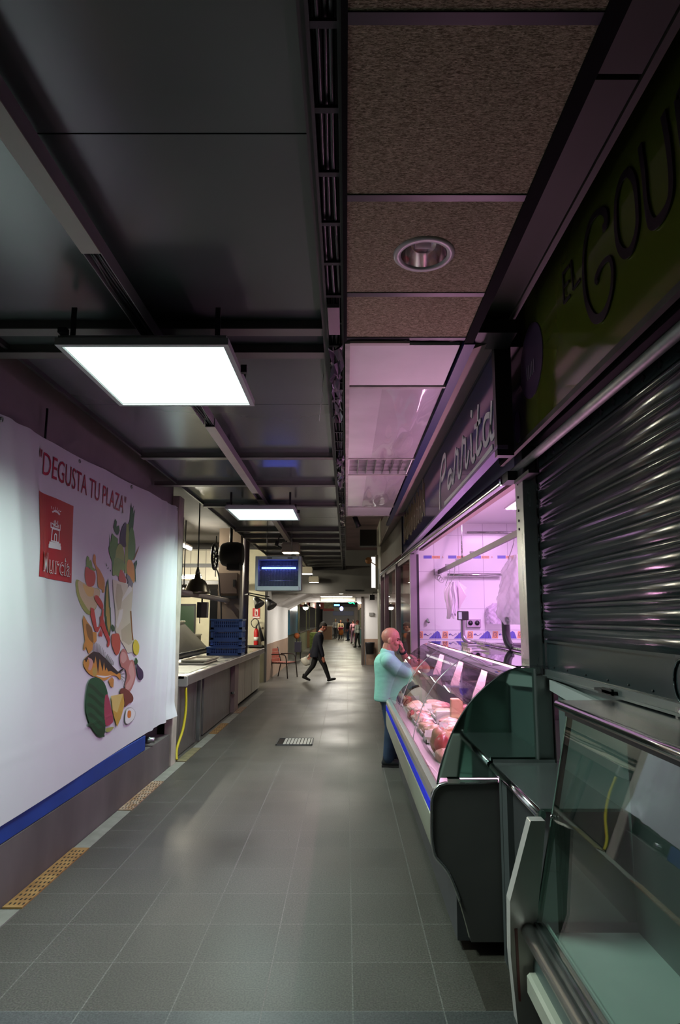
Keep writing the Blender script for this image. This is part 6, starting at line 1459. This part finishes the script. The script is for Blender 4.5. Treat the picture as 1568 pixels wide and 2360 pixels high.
t = thing('panel_sign', 'wide pale sign board over the far opening of the passage', 'sign', (-0.1, 23.9, 2.33))
MB().box(-0.95, 0.35, 23.93, 23.985, 2.35, 2.49).build('board', mat('cream_board', (0.70, 0.66, 0.52), 0.5), t)
MB().box(-0.525, -0.515, 23.925, 23.93, 2.35, 2.49).box(-0.09, -0.08, 23.925, 23.93, 2.35, 2.49).build('joints', mat('brown_joint', (0.4, 0.34, 0.25), 0.6), t)
o = MB().box(-0.02, 0.45, 18.52, 18.6, 2.50, 2.54).build('cable_strip', BLACK); tag(o, 'short black strip low on the right part of the bulkhead', 'strip')

# ------------------------------------------------------------------ figures
def head_mesh(m, c, s_=1.0, yaw=0.0, pitch=0.0):
    """skull, jaw, nose, brow, lips and ears, facing local +x; to be fused with the neck"""
    Mx = Matrix.Rotation(yaw, 3, 'Z') @ Matrix.Rotation(pitch, 3, 'Y')
    c = Vector(c)
    def E_(off, rad, rot=(0, 0, 0), nu=18, nv=12):
        k = len(m.v); m.ell((0, 0, 0), [r*s_ for r in rad], nu, nv, rot)
        for i in range(k, len(m.v)): m.v[i] = tuple(c + Mx @ (Vector(m.v[i]) + Vector(off)*s_))
    E_((-0.012, 0, 0.035), (0.098, 0.076, 0.092)); E_((0.022, 0, -0.045), (0.066, 0.058, 0.075)); E_((0.055, 0, -0.092), (0.030, 0.030, 0.025))
    E_((0.070, 0, 0.028), (0.022, 0.050, 0.014)); E_((0.094, 0, -0.018), (0.020, 0.014, 0.026), (0, 0.35, 0)); E_((0.108, 0, -0.030), (0.014, 0.015, 0.012))
    E_((0.080, 0, -0.066), (0.014, 0.026, 0.008)); E_((0.077, 0, -0.078), (0.013, 0.022, 0.008))
    for sgn in (-1, 1):
        E_((-0.008, sgn*0.078, -0.012), (0.024, 0.010, 0.034), (0, 0.15, 0.25*sgn)); E_((0.058, sgn*0.042, -0.028), (0.026, 0.022, 0.026))
    return lambda v: tuple(c + Mx @ (Vector(v)*s_))
def hand(m, wrist, d, palm_n, s_=1.0, curl=0.5, thumb=1):
    """palm, four fingers of different lengths with bends, thumb from the side of the palm"""
    d = Vector(d).normalized(); nrm = Vector(palm_n); nrm = (nrm - d*nrm.dot(d)).normalized(); side = d.cross(nrm)
    w_ = Vector(wrist)
    for k in range(4):
        o = (k-1.5)*0.019*s_
        m.tube([w_+d*0.0+side*o*0.6, w_+d*0.045*s_+side*o, w_+d*0.085*s_+side*o*1.08], [0.016*s_, 0.0155*s_, 0.012*s_], 10)
    for k, ln in enumerate((0.066, 0.078, 0.073, 0.058)):
        o = (k-1.5)*0.0205*s_; p = w_+d*0.082*s_+side*o; q = d; pts = [p]
        for j, fr in enumerate((0.45, 0.32, 0.23)):
            a = curl*(0.5+0.45*j); q = (d*math.cos(a)+nrm*math.sin(a)); p = p+q*ln*fr*s_; pts.append(p)
        m.limb(pts, [0.0092*s_, 0.0086*s_, 0.008*s_, 0.0068*s_], 8)
    b = w_+d*0.025*s_+side*(-0.032*thumb)*s_
    m.limb([w_+d*0.012*s_+side*(-0.016*thumb)*s_, b, b+(d*0.7+side*(-0.6*thumb)+nrm*0.3)*0.036*s_, b+(d*0.95+side*(-0.35*thumb)+nrm*0.5)*0.066*s_], [0.014*s_, 0.0125*s_, 0.0105*s_, 0.0085*s_], 8)
def shoe(m, heel, toe, s_=1.0, h=0.075):
    heel, toe = Vector(heel), Vector(toe); d = toe-heel
    m.limb([heel+d*0.12+Vector((0, 0, 0.045*s_)), heel+d*0.5+Vector((0, 0, 0.042*s_)), heel+d*0.86+Vector((0, 0, 0.03*s_))], [0.042*s_, 0.044*s_, 0.034*s_], 12)
    m.limb([heel+d*0.15+Vector((0, 0, 0.05)), heel+d*0.18+Vector((0, 0, h+0.03))], [0.04*s_, 0.042*s_], 12)
def sole(m, heel, toe, wd=0.085, th=0.02):
    heel, toe = Vector(heel), Vector(toe); d = (toe-heel); n = Vector((-d.y, d.x, 0)).normalized()*wd/2
    pts = [heel-n*0.8, heel+n*0.8, heel+d*0.7+n*1.05, toe+n*0.5, toe-n*0.5, heel+d*0.7-n*1.05]
    m.prism([(p.x, p.y, p.z) for p in pts], (0, 0, th))

# ---- the bald man in the mint shirt
ox, oy = 0.53, 7.78
t = thing('person', 'bald man in a mint-green shirt leaning at the meat counter, hand at mouth', 'person', (ox, oy, 0))
def g(x, y, z): return (ox+x, oy+y, z)
b = MB()
fc = head_mesh(b, g(0.015, -0.01, 1.452), 1.14, yaw=-0.12, pitch=0.14)
b.limb([g(-0.06, 0, 1.25), g(-0.025, 0, 1.33), g(-0.01, 0, 1.40)], [0.085, 0.072, 0.066], 16)
# near (right) forearm resting on the counter, far (left) hand at the mouth
b.limb([g(-0.06, 0, 1.25), g(-0.04, -0.17, 1.22), g(0.03, -0.22, 1.15), g(0.16, -0.20, 1.06), g(0.25, -0.19, 1.085), g(0.36, -0.13, 1.115), g(0.41, -0.10, 1.13)], [0.05, 0.05, 0.05, 0.050, 0.054, 0.042, 0.032], 14)
hand(b, g(0.41, -0.10, 1.13), (0.9, 0.25, 0.02), (0.0, 0.2, -1), 1.0, 0.55, 1)
b.limb([g(-0.06, 0, 1.25), g(-0.03, 0.17, 1.22), g(0.06, 0.20, 1.15), g(0.24, 0.17, 1.09), g(0.22, 0.12, 1.18), g(0.165, 0.04, 1.29), g(0.15, 0.02, 1.325)], [0.05, 0.05, 0.05, 0.048, 0.050, 0.038, 0.031], 14)
hand(b, g(0.15, 0.02, 1.325), (-0.10, -0.08, 1), (-1, -0.15, -0.1), 0.95, 0.9, -1)
b.build('body', SKIN, t, remesh=0.0055, smooth_it=3)
m = MB()
for s_ in (-1, 1): m.ell(fc((0.073, s_*0.030, 0.006)), (0.010, 0.010, 0.008), 10, 8)
m.build('eyes', mat('dark_eyes', (0.03, 0.02, 0.02), 0.2), t)
m = MB()
for s_ in (-1, 1): m.tube([fc((0.086, s_*0.016, 0.030)), fc((0.085, s_*0.034, 0.034)), fc((0.070, s_*0.052, 0.026))], [0.004, 0.005, 0.003], 8)
m.build('eyebrows', mat('grey_brown_hair', (0.16, 0.10, 0.08), 0.7), t)
m = MB().lathe([(0.040, -0.014), (0.044, -0.014), (0.044, 0.014), (0.040, 0.014)], g(0.158, 0.03, 1.305), (-0.4, -0.5, 1), 20).ell(g(0.185, -0.005, 1.305), (0.012, 0.02, 0.02), 10, 8)
m.build('watch', BLACKP, t)
SHIRT = mat('mint_shirt', (0.27, 0.57, 0.47), 0.75, noise=(2, 0.05), bump=(7, 0.5), stretch=(1, 1, 2.2))
m = MB()
sec_ = [(-0.02, 0.735, 0.172, 0.190), (-0.015, 0.76, 0.184, 0.197), (0.0, 0.84, 0.192, 0.204), (0.018, 0.93, 0.204, 0.212), (0.02, 1.02, 0.205, 0.216), (0.0, 1.11, 0.192, 0.218), (-0.03, 1.19, 0.165, 0.205), (-0.045, 1.245, 0.125, 0.165), (-0.045, 1.29, 0.085, 0.10)]
m.loft([(ox+x, oy, z, rx, ry) for x, z, rx, ry in sec_], 36)
m.limb([g(-0.05, -0.15, 1.235), g(-0.03, -0.215, 1.21), g(0.07, -0.23, 1.12), g(0.19, -0.205, 1.07)], [0.085, 0.088, 0.078, 0.064], 16)
m.limb([g(-0.05, 0.15, 1.235), g(-0.01, 0.20, 1.21), g(0.10, 0.20, 1.12), g(0.23, 0.18, 1.085)], [0.085, 0.085, 0.075, 0.062], 16)
m.lathe([(0.078, -0.02), (0.092, 0.0), (0.084, 0.045), (0.072, 0.06), (0.06, 0.0)], g(-0.035, 0, 1.285), (0.25, 0, 1), 20)
m.build('shirt', SHIRT, t, remesh=0.009, smooth_it=6)
JEAN = mat('dark_blue_jeans', (0.022, 0.042, 0.085), 0.75, noise=(10, 0.2), bump=(9, 0.4))
m = MB()
m.ell(g(-0.02, 0, 0.80), (0.15, 0.175, 0.12), 22, 14)
m.limb([g(-0.02, -0.09, 0.78), g(0.0, -0.10, 0.45), g(-0.035, -0.11, 0.09)], [0.105, 0.078, 0.068], 16)
m.limb([g(-0.02, 0.09, 0.78), g(0.03, 0.10, 0.45), g(0.04, 0.11, 0.09)], [0.105, 0.078, 0.068], 16)
m.build('jeans', JEAN, t, remesh=0.010, smooth_it=2)
SHOE = mat('black_shoe', (0.015, 0.015, 0.018), 0.5)
for y, x in ((-0.11, 0.0), (0.11, 0.075)):
    m = MB(); shoe(m, g(-0.11+x, y, 0.0), g(0.165+x, y-0.02, 0.0), 1.05); so = m.build('shoe', SHOE, t, remesh=0.008, smooth_it=2)
    m = MB(); sole(m, g(-0.115+x, y, 0.0), g(0.17+x, y-0.02, 0.0), 0.095, 0.024); m.build('sole', mat('dark_sole', (0.035, 0.03, 0.028), 0.7), so)

# ---- the man walking across in a dark suit
wx, wy = -0.74, 17.65
t = thing('person', 'man in a dark navy suit striding across the passage, head bowed', 'person', (wx, wy, 0))
def g(x, y, z): return (wx+x, wy+y, z)
b = MB()
fc = head_mesh(b, g(0.115, 0, 1.475), 1.0, yaw=-0.05, pitch=0.40)
b.limb([g(0.02, 0, 1.30), g(0.06, 0, 1.37), g(0.085, 0, 1.42)], [0.07, 0.06, 0.056], 14)
b.limb([g(0.02, 0, 1.30), g(0.0, -0.19, 1.25), g(0.04, -0.22, 0.99), g(0.08, -0.20, 0.90), g(0.11, -0.20, 0.72), g(0.12, -0.195, 0.66)], [0.045, 0.045, 0.042, 0.04, 0.032, 0.028], 12)
hand(b, g(0.12, -0.195, 0.66), (0.15, 0, -1), (0.2, 0.9, 0.1), 0.95, 0.5, 1)
b.limb([g(0.02, 0, 1.30), g(0.0, 0.19, 1.25), g(-0.09, 0.22, 1.01), g(-0.15, 0.20, 0.92), g(-0.25, 0.20, 0.74), g(-0.27, 0.2, 0.70)], [0.045, 0.045, 0.042, 0.04, 0.032, 0.028], 12)
hand(b, g(-0.27, 0.2, 0.70), (-0.3, 0, -1), (0.2, -0.9, 0.1), 0.95, 1.0, 1)
b.build('body', SKIN, t, remesh=0.007, smooth_it=3)
HAIR = mat('dark_hair', (0.018, 0.012, 0.010), 0.6, noise=(40, 0.4))
m = MB()
for off, rad in (((-0.018, 0, 0.052), (0.102, 0.082, 0.088)), ((-0.06, 0, 0.0), (0.06, 0.075, 0.075)), ((0.030, 0, 0.088), (0.05, 0.062, 0.030))):
    m.ell(fc(off), rad, 18, 12, (0, 0.4, 0))
m.build('hair', HAIR, t, remesh=0.012, smooth_it=2)
m = MB()
for s_ in (-1, 1): m.ell(fc((0.076, s_*0.030, 0.006)), (0.009, 0.009, 0.007), 8, 6)
m.build('eyes', mat('dark_eyes', (0.03, 0.02, 0.02), 0.2), t)
SUIT = mat('navy_suit', (0.0045, 0.0055, 0.017), 0.75, noise=(12, 0.2), bump=(8, 0.3))
m = MB()
m.loft([(wx+x, wy, z, rx, ry) for x, z, rx, ry in [(-0.09, 0.66, 0.165, 0.19), (-0.08, 0.78, 0.16, 0.19), (-0.06, 0.92, 0.142, 0.183), (-0.035, 1.06, 0.145, 0.195), (-0.015, 1.18, 0.145, 0.205), (0.0, 1.27, 0.115, 0.175), (0.015, 1.33, 0.07, 0.09)]], 32)
m.limb([g(0.0, -0.16, 1.27), g(0.0, -0.22, 1.23), g(0.04, -0.23, 0.98), g(0.11, -0.21, 0.72)], [0.07, 0.075, 0.062, 0.050], 14)
m.limb([g(0.0, 0.16, 1.27), g(-0.01, 0.22, 1.23), g(-0.11, 0.23, 0.99), g(-0.24, 0.21, 0.76)], [0.07, 0.075, 0.062, 0.050], 14)
m.build('jacket', SUIT, t, remesh=0.011, smooth_it=3)
MB().lathe([(0.062, 0.0), (0.064, 0.05), (0.054, 0.05), (0.054, 0.0)], g(0.04, 0, 1.33), (0.4, 0, 1), 18).build('shirt_collar', mat('pale_shirt', (0.62, 0.62, 0.60), 0.6), t)
TRO = mat('black_trousers', (0.008, 0.008, 0.012), 0.8, noise=(12, 0.2))
m = MB()
m.ell(g(-0.05, 0, 0.78), (0.13, 0.16, 0.12), 20, 12)
m.limb([g(-0.03, -0.08, 0.76), g(0.15, -0.085, 0.44), g(0.275, -0.09, 0.10)], [0.10, 0.072, 0.052], 14)
m.limb([g(-0.06, 0.08, 0.76), g(-0.17, 0.085, 0.42), g(-0.385, 0.09, 0.15)], [0.10, 0.072, 0.052], 14)
m.build('trousers', TRO, t, remesh=0.011, smooth_it=2)
SH2 = mat('black_leather', (0.01, 0.01, 0.01), 0.3)
m = MB(); shoe(m, g(0.23, -0.09, 0.0), g(0.47, -0.10, 0.07), 0.95); m.build('shoe', SH2, t, remesh=0.008, smooth_it=2)
m = MB(); shoe(m, g(-0.46, 0.09, 0.085), g(-0.23, 0.09, 0.0), 0.95); m.build('shoe', SH2, t, remesh=0.008, smooth_it=2)
# white bag he carries behind him
m = MB().ell((wx-0.35, wy+0.20, 0.53), (0.13, 0.06, 0.12), 20, 14)
for i, v in enumerate(m.v): m.v[i] = (v[0]-0.05*math.sin((v[2]-0.45)*9), v[1]+0.01*math.sin(v[0]*60), v[2]+0.012*math.sin(v[0]*40))
m.tube([(wx-0.33, wy+0.2, 0.63), (wx-0.30, wy+0.2, 0.70)], [0.035, 0.015], 10)
o = m.build('carrier_bag', mat('white_carrier', (0.74, 0.70, 0.62), 0.5)); tag(o, 'white carrier bag swinging from the walking man\'s rear hand', 'bag')

# ---- far people (small)
def far_person(x, y, h, lab, top, legs, hair, face=R(-90), nm='person', stride=0.10, arm=0.0):
    t = thing(nm, lab, 'person', (x, y, 0), None)
    s_ = h/1.7
    M = Matrix.Rotation(face, 3, 'Z')
    def g(a, b, c): v = M @ Vector((a*s_, b*s_, c*s_)); return (x+v.x, y+v.y, v.z)
    b = MB(); fc = head_mesh(b, g(0.02, 0, 1.57), s_, yaw=face)
    b.limb([g(0, 0, 1.38), g(0.01, 0, 1.48)], [0.06*s_, 0.05*s_], 12)
    for q in (-1, 1):
        b.limb([g(0.01, 0, 1.36), g(0.0, q*0.19, 1.31), g(0.02+arm*0.5, q*0.235, 1.12), g(0.05+arm, q*0.22, 0.95), g(0.10+arm, q*0.21, 0.82)], [0.04*s_, 0.04*s_, 0.038*s_, 0.035*s_, 0.028*s_], 10); hand(b, g(0.10+arm, q*0.21, 0.82), M @ Vector((0.3, 0, -1)), M @ Vector((0, -q, 0)), s_, 0.6, q)
    b.build('body', SKIN, t, remesh=0.013, smooth_it=2)
    m = MB(); m.ell(fc((-0.02, 0, 0.05)), (0.10*s_, 0.085*s_, 0.09*s_), 14, 10); m.ell(fc((-0.06, 0, -0.02)), (0.055*s_, 0.07*s_, 0.08*s_), 12, 8); m.build('hair', hair, t, remesh=0.016, smooth_it=1)
    m = MB(); m.ell(g(0, 0, 1.22), (0.13*s_, 0.20*s_, 0.20*s_), 18, 12); m.ell(g(0, 0, 0.98), (0.135*s_, 0.185*s_, 0.18*s_), 18, 12); m.ell(g(0, 0, 1.36), (0.09*s_, 0.15*s_, 0.06*s_), 14, 10)
    for q in (-1, 1): m.limb([g(0, q*0.15, 1.36), g(0.0, q*0.21, 1.33), g(0.02+arm*0.5, q*0.24, 1.12), g(0.06+arm, q*0.22, 0.92)], [0.06*s_, 0.065*s_, 0.055*s_, 0.046*s_], 12)
    m.build('top', top, t, remesh=0.016, smooth_it=2)
    m = MB(); m.ell(g(0, 0, 0.90), (0.125*s_, 0.17*s_, 0.11*s_), 16, 10)
    for q in (-1, 1): m.limb([g(0, q*0.085, 0.88), g(0.02+q*stride*0.5, q*0.09, 0.48), g(q*stride, q*0.09, 0.09)], [0.095*s_, 0.07*s_, 0.055*s_], 12)
    m.build('trousers', legs, t, remesh=0.016, smooth_it=1)
    for q in (-1, 1):
        m = MB(); shoe(m, g(q*stride-0.08, q*0.09, 0), g(q*stride+0.16, q*0.09, 0), s_); m.build('shoe', SH2, t, remesh=0.014)
    return t
def cl(n, c): return mat('cloth_'+n, c, 0.8, noise=(6, 0.1))
far_person(-0.92, 56.0, 1.66, 'distant person in a silver-grey top and dark trousers, furthest left of the group', cl('silver', (0.50, 0.50, 0.50)), cl('charcoal', (0.03, 0.03, 0.035)), mat('blond_hair', (0.40, 0.30, 0.14), 0.6), R(80))
far_person(-0.46, 54.0, 1.56, 'distant person in a beige top behind the orange pushchair', cl('beige', (0.62, 0.48, 0.30)), cl('charcoal', (0.03, 0.03, 0.035)), mat('sandy_hair', (0.30, 0.20, 0.10), 0.6), R(-90), arm=0.1)
far_person(0.16, 50.0, 1.70, 'distant person in a black top and blue jeans beside the pushchair', cl('black', (0.02, 0.02, 0.024)), cl('jeans', (0.04, 0.07, 0.13)), HAIR, R(200))
far_person(0.50, 44.0, 1.62, 'distant person in a pink and white top near the right stalls', cl('pink', (0.75, 0.35, 0.45)), cl('mauve', (0.35, 0.18, 0.28)), HAIR, R(120))
far_person(0.68, 38.0, 1.60, 'distant person in a white top and long black skirt against the right stalls', cl('offwhite', (0.55, 0.58, 0.54)), cl('coal', (0.015, 0.015, 0.014)), mat('auburn_hair', (0.12, 0.02, 0.02), 0.6), R(150))
# pushchair
t = thing('pushchair', 'distant orange and red pushchair in the middle of the far hall', 'pushchair', (-0.40, 50.5, 0))
MB().ell((-0.40, 50.5, 0.62), (0.2, 0.22, 0.24), 16, 10).build('seat', mat('orange_fabric', (0.85, 0.28, 0.06), 0.7), t)
MB().ell((-0.42, 50.6, 0.92), (0.22, 0.22, 0.12), 16, 10).build('hood', mat('crimson_fabric', (0.6, 0.03, 0.08), 0.7), t)
for x, y in ((-0.58, 50.35), (-0.22, 50.35), (-0.58, 50.8), (-0.22, 50.8)): MB().lathe([(0, 0), (0.13, 0), (0.13, 0.04), (0, 0.04)], (x-0.02, y, 0.13), (1, 0, 0), 16).build('wheel', BLACKP, t)
m = MB()
for x in (-0.58, -0.22): m.tube([(x, 50.35, 0.13), (x, 50.8, 0.55), (x, 51.1, 1.0)], 0.015, 6).tube([(x, 50.8, 0.13), (x, 50.5, 0.5)], 0.015, 6)
m.tube([(-0.58, 51.1, 1.0), (-0.22, 51.1, 1.0)], 0.015, 6)
m.build('frame', BLACK, t)

# ------------------------------------------------------------------ the far hall's stalls
def stall(x0, x1, y0, y1, h, lab, mm, top):
    t = thing('market_stall', lab, 'market stall', ((x0+x1)/2, (y0+y1)/2, 0), 'stalls of the far hall')
    MB().box(x0, x1, y0, y1, 0, 1.0).build('counter', mm, t)
    MB().box(x0-0.03, x1+0.03, y0-0.03, y1, 1.0, 1.06).build('worktop', STEEL, t)
    MB().box(x0, x1, y0, y0+0.1, h-0.6, h).box(x1-0.06 if x1 < 0 else x0, x1 if x1 < 0 else x0+0.06, y0, y1, h-0.6, h).build('head_sign', top, t)
    px_ = x1-0.04 if x1 < 0 else x0+0.04
    each('post', [MB().box(px_-0.03, px_+0.03, y-0.03, y+0.03, 0, h) for y in (y0+0.05, y1-0.05)], mat('olive_steel_post', (0.15, 0.15, 0.09), 0.5, 0.3), t)
    MB().box(x0 if x1 < 0 else x1-0.1, x0+0.1 if x1 < 0 else x1, y0, y1, 1.06, h).build('rear_wall', mat('stall_dark', (0.05, 0.055, 0.045), 0.6), t)
OLV = mat('olive_panel', (0.16, 0.16, 0.09), 0.5); WOODB = mat('brown_wood', (0.25, 0.14, 0.07), 0.5); STC = mat('grey_steel_stall', (0.22, 0.22, 0.20), 0.4, 0.5)
stall(-4.2, -2.35, 25.5, 30.0, 2.9, 'nearest left stall of the far hall with a steel counter and blue screen', STC, OLV)
stall(-4.2, -2.25, 31.0, 37.0, 3.0, 'second left stall of the far hall with olive posts', OLV, WOODB)
stall(-4.2, -2.15, 38.0, 46.0, 3.0, 'third left stall of the far hall under the red poster', WOODB, mat('dark_red_sign', (0.25, 0.03, 0.03), 0.5))
stall(0.95, 2.6, 26.0, 34.0, 3.0, 'nearest right stall of the far hall beyond the black bin', mat('dark_olive', (0.09, 0.10, 0.05), 0.5), OLV)
stall(0.98, 2.8, 35.0, 46.0, 3.0, 'second right stall of the far hall under the green neon', mat('teal_panel', (0.06, 0.2, 0.19), 0.5), WOODB)
stall(1.05, 3.0, 47.0, 58.0, 3.0, 'furthest right stall of the far hall', mat('pale_pink_panel', (0.5, 0.4, 0.4), 0.5), WOODB)
o = MB().box(-2.28, -2.24, 25.3, 29.5, 1.05, 2.35).build('blue_screen', mat('petrol_blue_sheet', (0.02, 0.19, 0.32), 0.3)); tag(o, 'petrol-blue sheet hanging over the nearest left stall of the far hall', 'screen')
o.location.z = 1.06
t = thing('poster_board', 'red-framed cream poster hanging high in the far hall', 'poster', (-1.2, 42, 2.0))
MB().box(-1.46, -0.86, 42, 42.05, 2.35, 3.2).build('cream_face', mat('cream_poster', (0.62, 0.52, 0.38), 0.6, noise=(5, 0.3)), t)
MB().box(-1.5, -0.80, 41.98, 42.06, 2.18, 2.35).box(-1.70, -1.46, 41.98, 42.06, 2.3, 3.25).build('red_band', RED, t)
NB = emis('blue_neon_light', (0.08, 0.35, 1.0), 9.0); NG = emis('green_neon_light', (0.02, 0.9, 0.25), 4.0); HL = emis('hall_lamp_light', (1.0, 0.93, 0.72), L_HALL)
o = MB().box(-0.82, -0.45, 43.9, 44.0, 2.88, 2.99).build('blue_sign_bar', NB); tag(o, 'upper glowing blue neon bar in the far hall', 'neon sign', 'blue neon bars')
o = MB().box(-0.82, -0.45, 43.9, 44.0, 2.55, 2.66).build('blue_sign_bar', NB); tag(o, 'lower glowing blue neon bar in the far hall', 'neon sign', 'blue neon bars')
o = MB().ell((-0.33, 46, 2.4), (0.13, 0.13, 0.16), 14, 10).build('blue_lamp', emis('violet_lamp_light', (0.25, 0.25, 1.0), 8.0)); tag(o, 'round violet-blue lamp right of the neon bars in the far hall', 'lamp')
m = MB().tube(cr([(0.08, 38, 2.95), (0.12, 38, 2.7), (0.25, 38, 2.6), (0.4, 38, 2.68), (0.42, 38, 2.95), (0.36, 38, 2.75), (0.5, 38, 2.55)], 6), 0.025, 8)
o = m.build('green_neon', NG); tag(o, 'green neon tubing high on the right of the far hall', 'neon sign')
def hall_lamp(x, y, z, lab):
    t = thing('hall_lamp', lab, 'lamp', (x, y, z), 'lamps of the far hall')
    MB().ell((x, y, z), (0.12, 0.12, 0.10), 14, 8).build('bulb', HL, t)
    MB().tube([(x, y, z+0.08), (x, y, 3.3)], 0.02, 6).lathe([(0.05, 0.18), (0.16, 0.06), (0.17, 0.03)], (x, y, z), (0, 0, 1), 14).build('shade', STEEL_D, t)
for x, y, z, lab in ((0.15, 30.5, 2.62, 'small bright lamp under the green neon in the far hall'), (-1.9, 30.0, 2.2, 'bright lamp over the nearest left stall of the far hall'), (0.70, 33, 2.55, 'bright lamp high on the right of the far hall'), (-1.7, 44, 2.6, 'lamp over the third left stall of the far hall')): hall_lamp(x, y, z, lab)
for k, y in enumerate((34, 43, 52, 61)):
    o = MB().box(-0.9, 0.7, y, y+0.25, 3.24, 3.29).build('hall_strip_light', HL); tag(o, ['nearest', 'second', 'third', 'furthest'][k] + ' ceiling strip light of the far hall', 'strip light', 'strip lights of the far hall')
# shop at the end of the hall
t = thing('end_shop', 'grey shop front closing the far end of the hall, with a lilac sign', 'shop front', (-0.3, 68, 0))
MB().box(-2.5, 1.7, 68, 69.9, 0, 2.9).build('front', mat('grey_mauve_front', (0.42, 0.39, 0.42), 0.5), t)
MB().box(-1.4, 0.8, 67.9, 68, 2.0, 2.45).build('lilac_sign', mat('lilac_blue_sign', (0.25, 0.28, 0.55), 0.4), t)
MB().box(-1.3, -0.1, 67.95, 68, 2.5, 2.85).build('pale_fascia', mat('pale_fascia', (0.6, 0.55, 0.5), 0.5), t)
MB().box(0.9, 1.25, 67.9, 68, 0.2, 2.9).build('pale_column', mat('rosy_column', (0.6, 0.5, 0.48), 0.5), t)
MB().box(-1.2, 0.6, 67.95, 68, 0.1, 1.3).build('window_band', mat('dark_shop_glass', (0.08, 0.08, 0.1), 0.15), t)
o = MB().box(-1.95, -1.15, 52, 53.2, 0, 1.05).build('wooden_counter', mat('orange_wood', (0.50, 0.30, 0.18), 0.5)); tag(o, 'orange-brown wooden counter in the far hall behind the walking man', 'counter')
MB().box(-2.0, -1.1, 51.95, 53.25, 1.05, 1.10).build('pale_top', mat('pale_top', (0.7, 0.65, 0.55), 0.5), o)
for x, y, r_, c_, lab in ((-2.05, 26.2, 0.09, (0.75, 0.2, 0.06), 'orange round head of a post near the blue screen'), ):
    t = thing('trolley', 'market trolley with an orange bundle by the nearest left stall of the far hall', 'trolley', (-2.0, 26.4, 0))
    MB().ell((-2.02, 26.3, 1.0), (0.12, 0.12, 0.12), 14, 10).build('orange_bundle', mat('orange_bundle', c_, 0.6), t)
    MB().tube([(-2.05, 26.3, 0.05), (-2.02, 26.3, 0.9)], 0.02, 8).tube([(-1.9, 26.8, 0.05), (-1.9, 26.5, 0.95)], 0.02, 8).build('frame', mat('dark_trolley', (0.05, 0.05, 0.08), 0.5), t)
    MB().box(-2.1, -1.85, 26.2, 26.8, 0.35, 0.75).build('basket', mat('dark_basket', (0.07, 0.06, 0.09), 0.6), t)
o = MB().box(-1.78, -1.45, 31.5, 33.0, 1.2, 2.2).build('leafy_display', mat('leaf_green', (0.18, 0.24, 0.06), 0.7, noise=(14, 0.5))); tag(o, 'green leafy display at the second left stall of the far hall', 'display')
MB().box(-1.80, -1.43, 31.45, 33.05, 0, 1.2).build('base', OLV, o)
o.location.z = 0.0

bpy.context.view_layer.update()
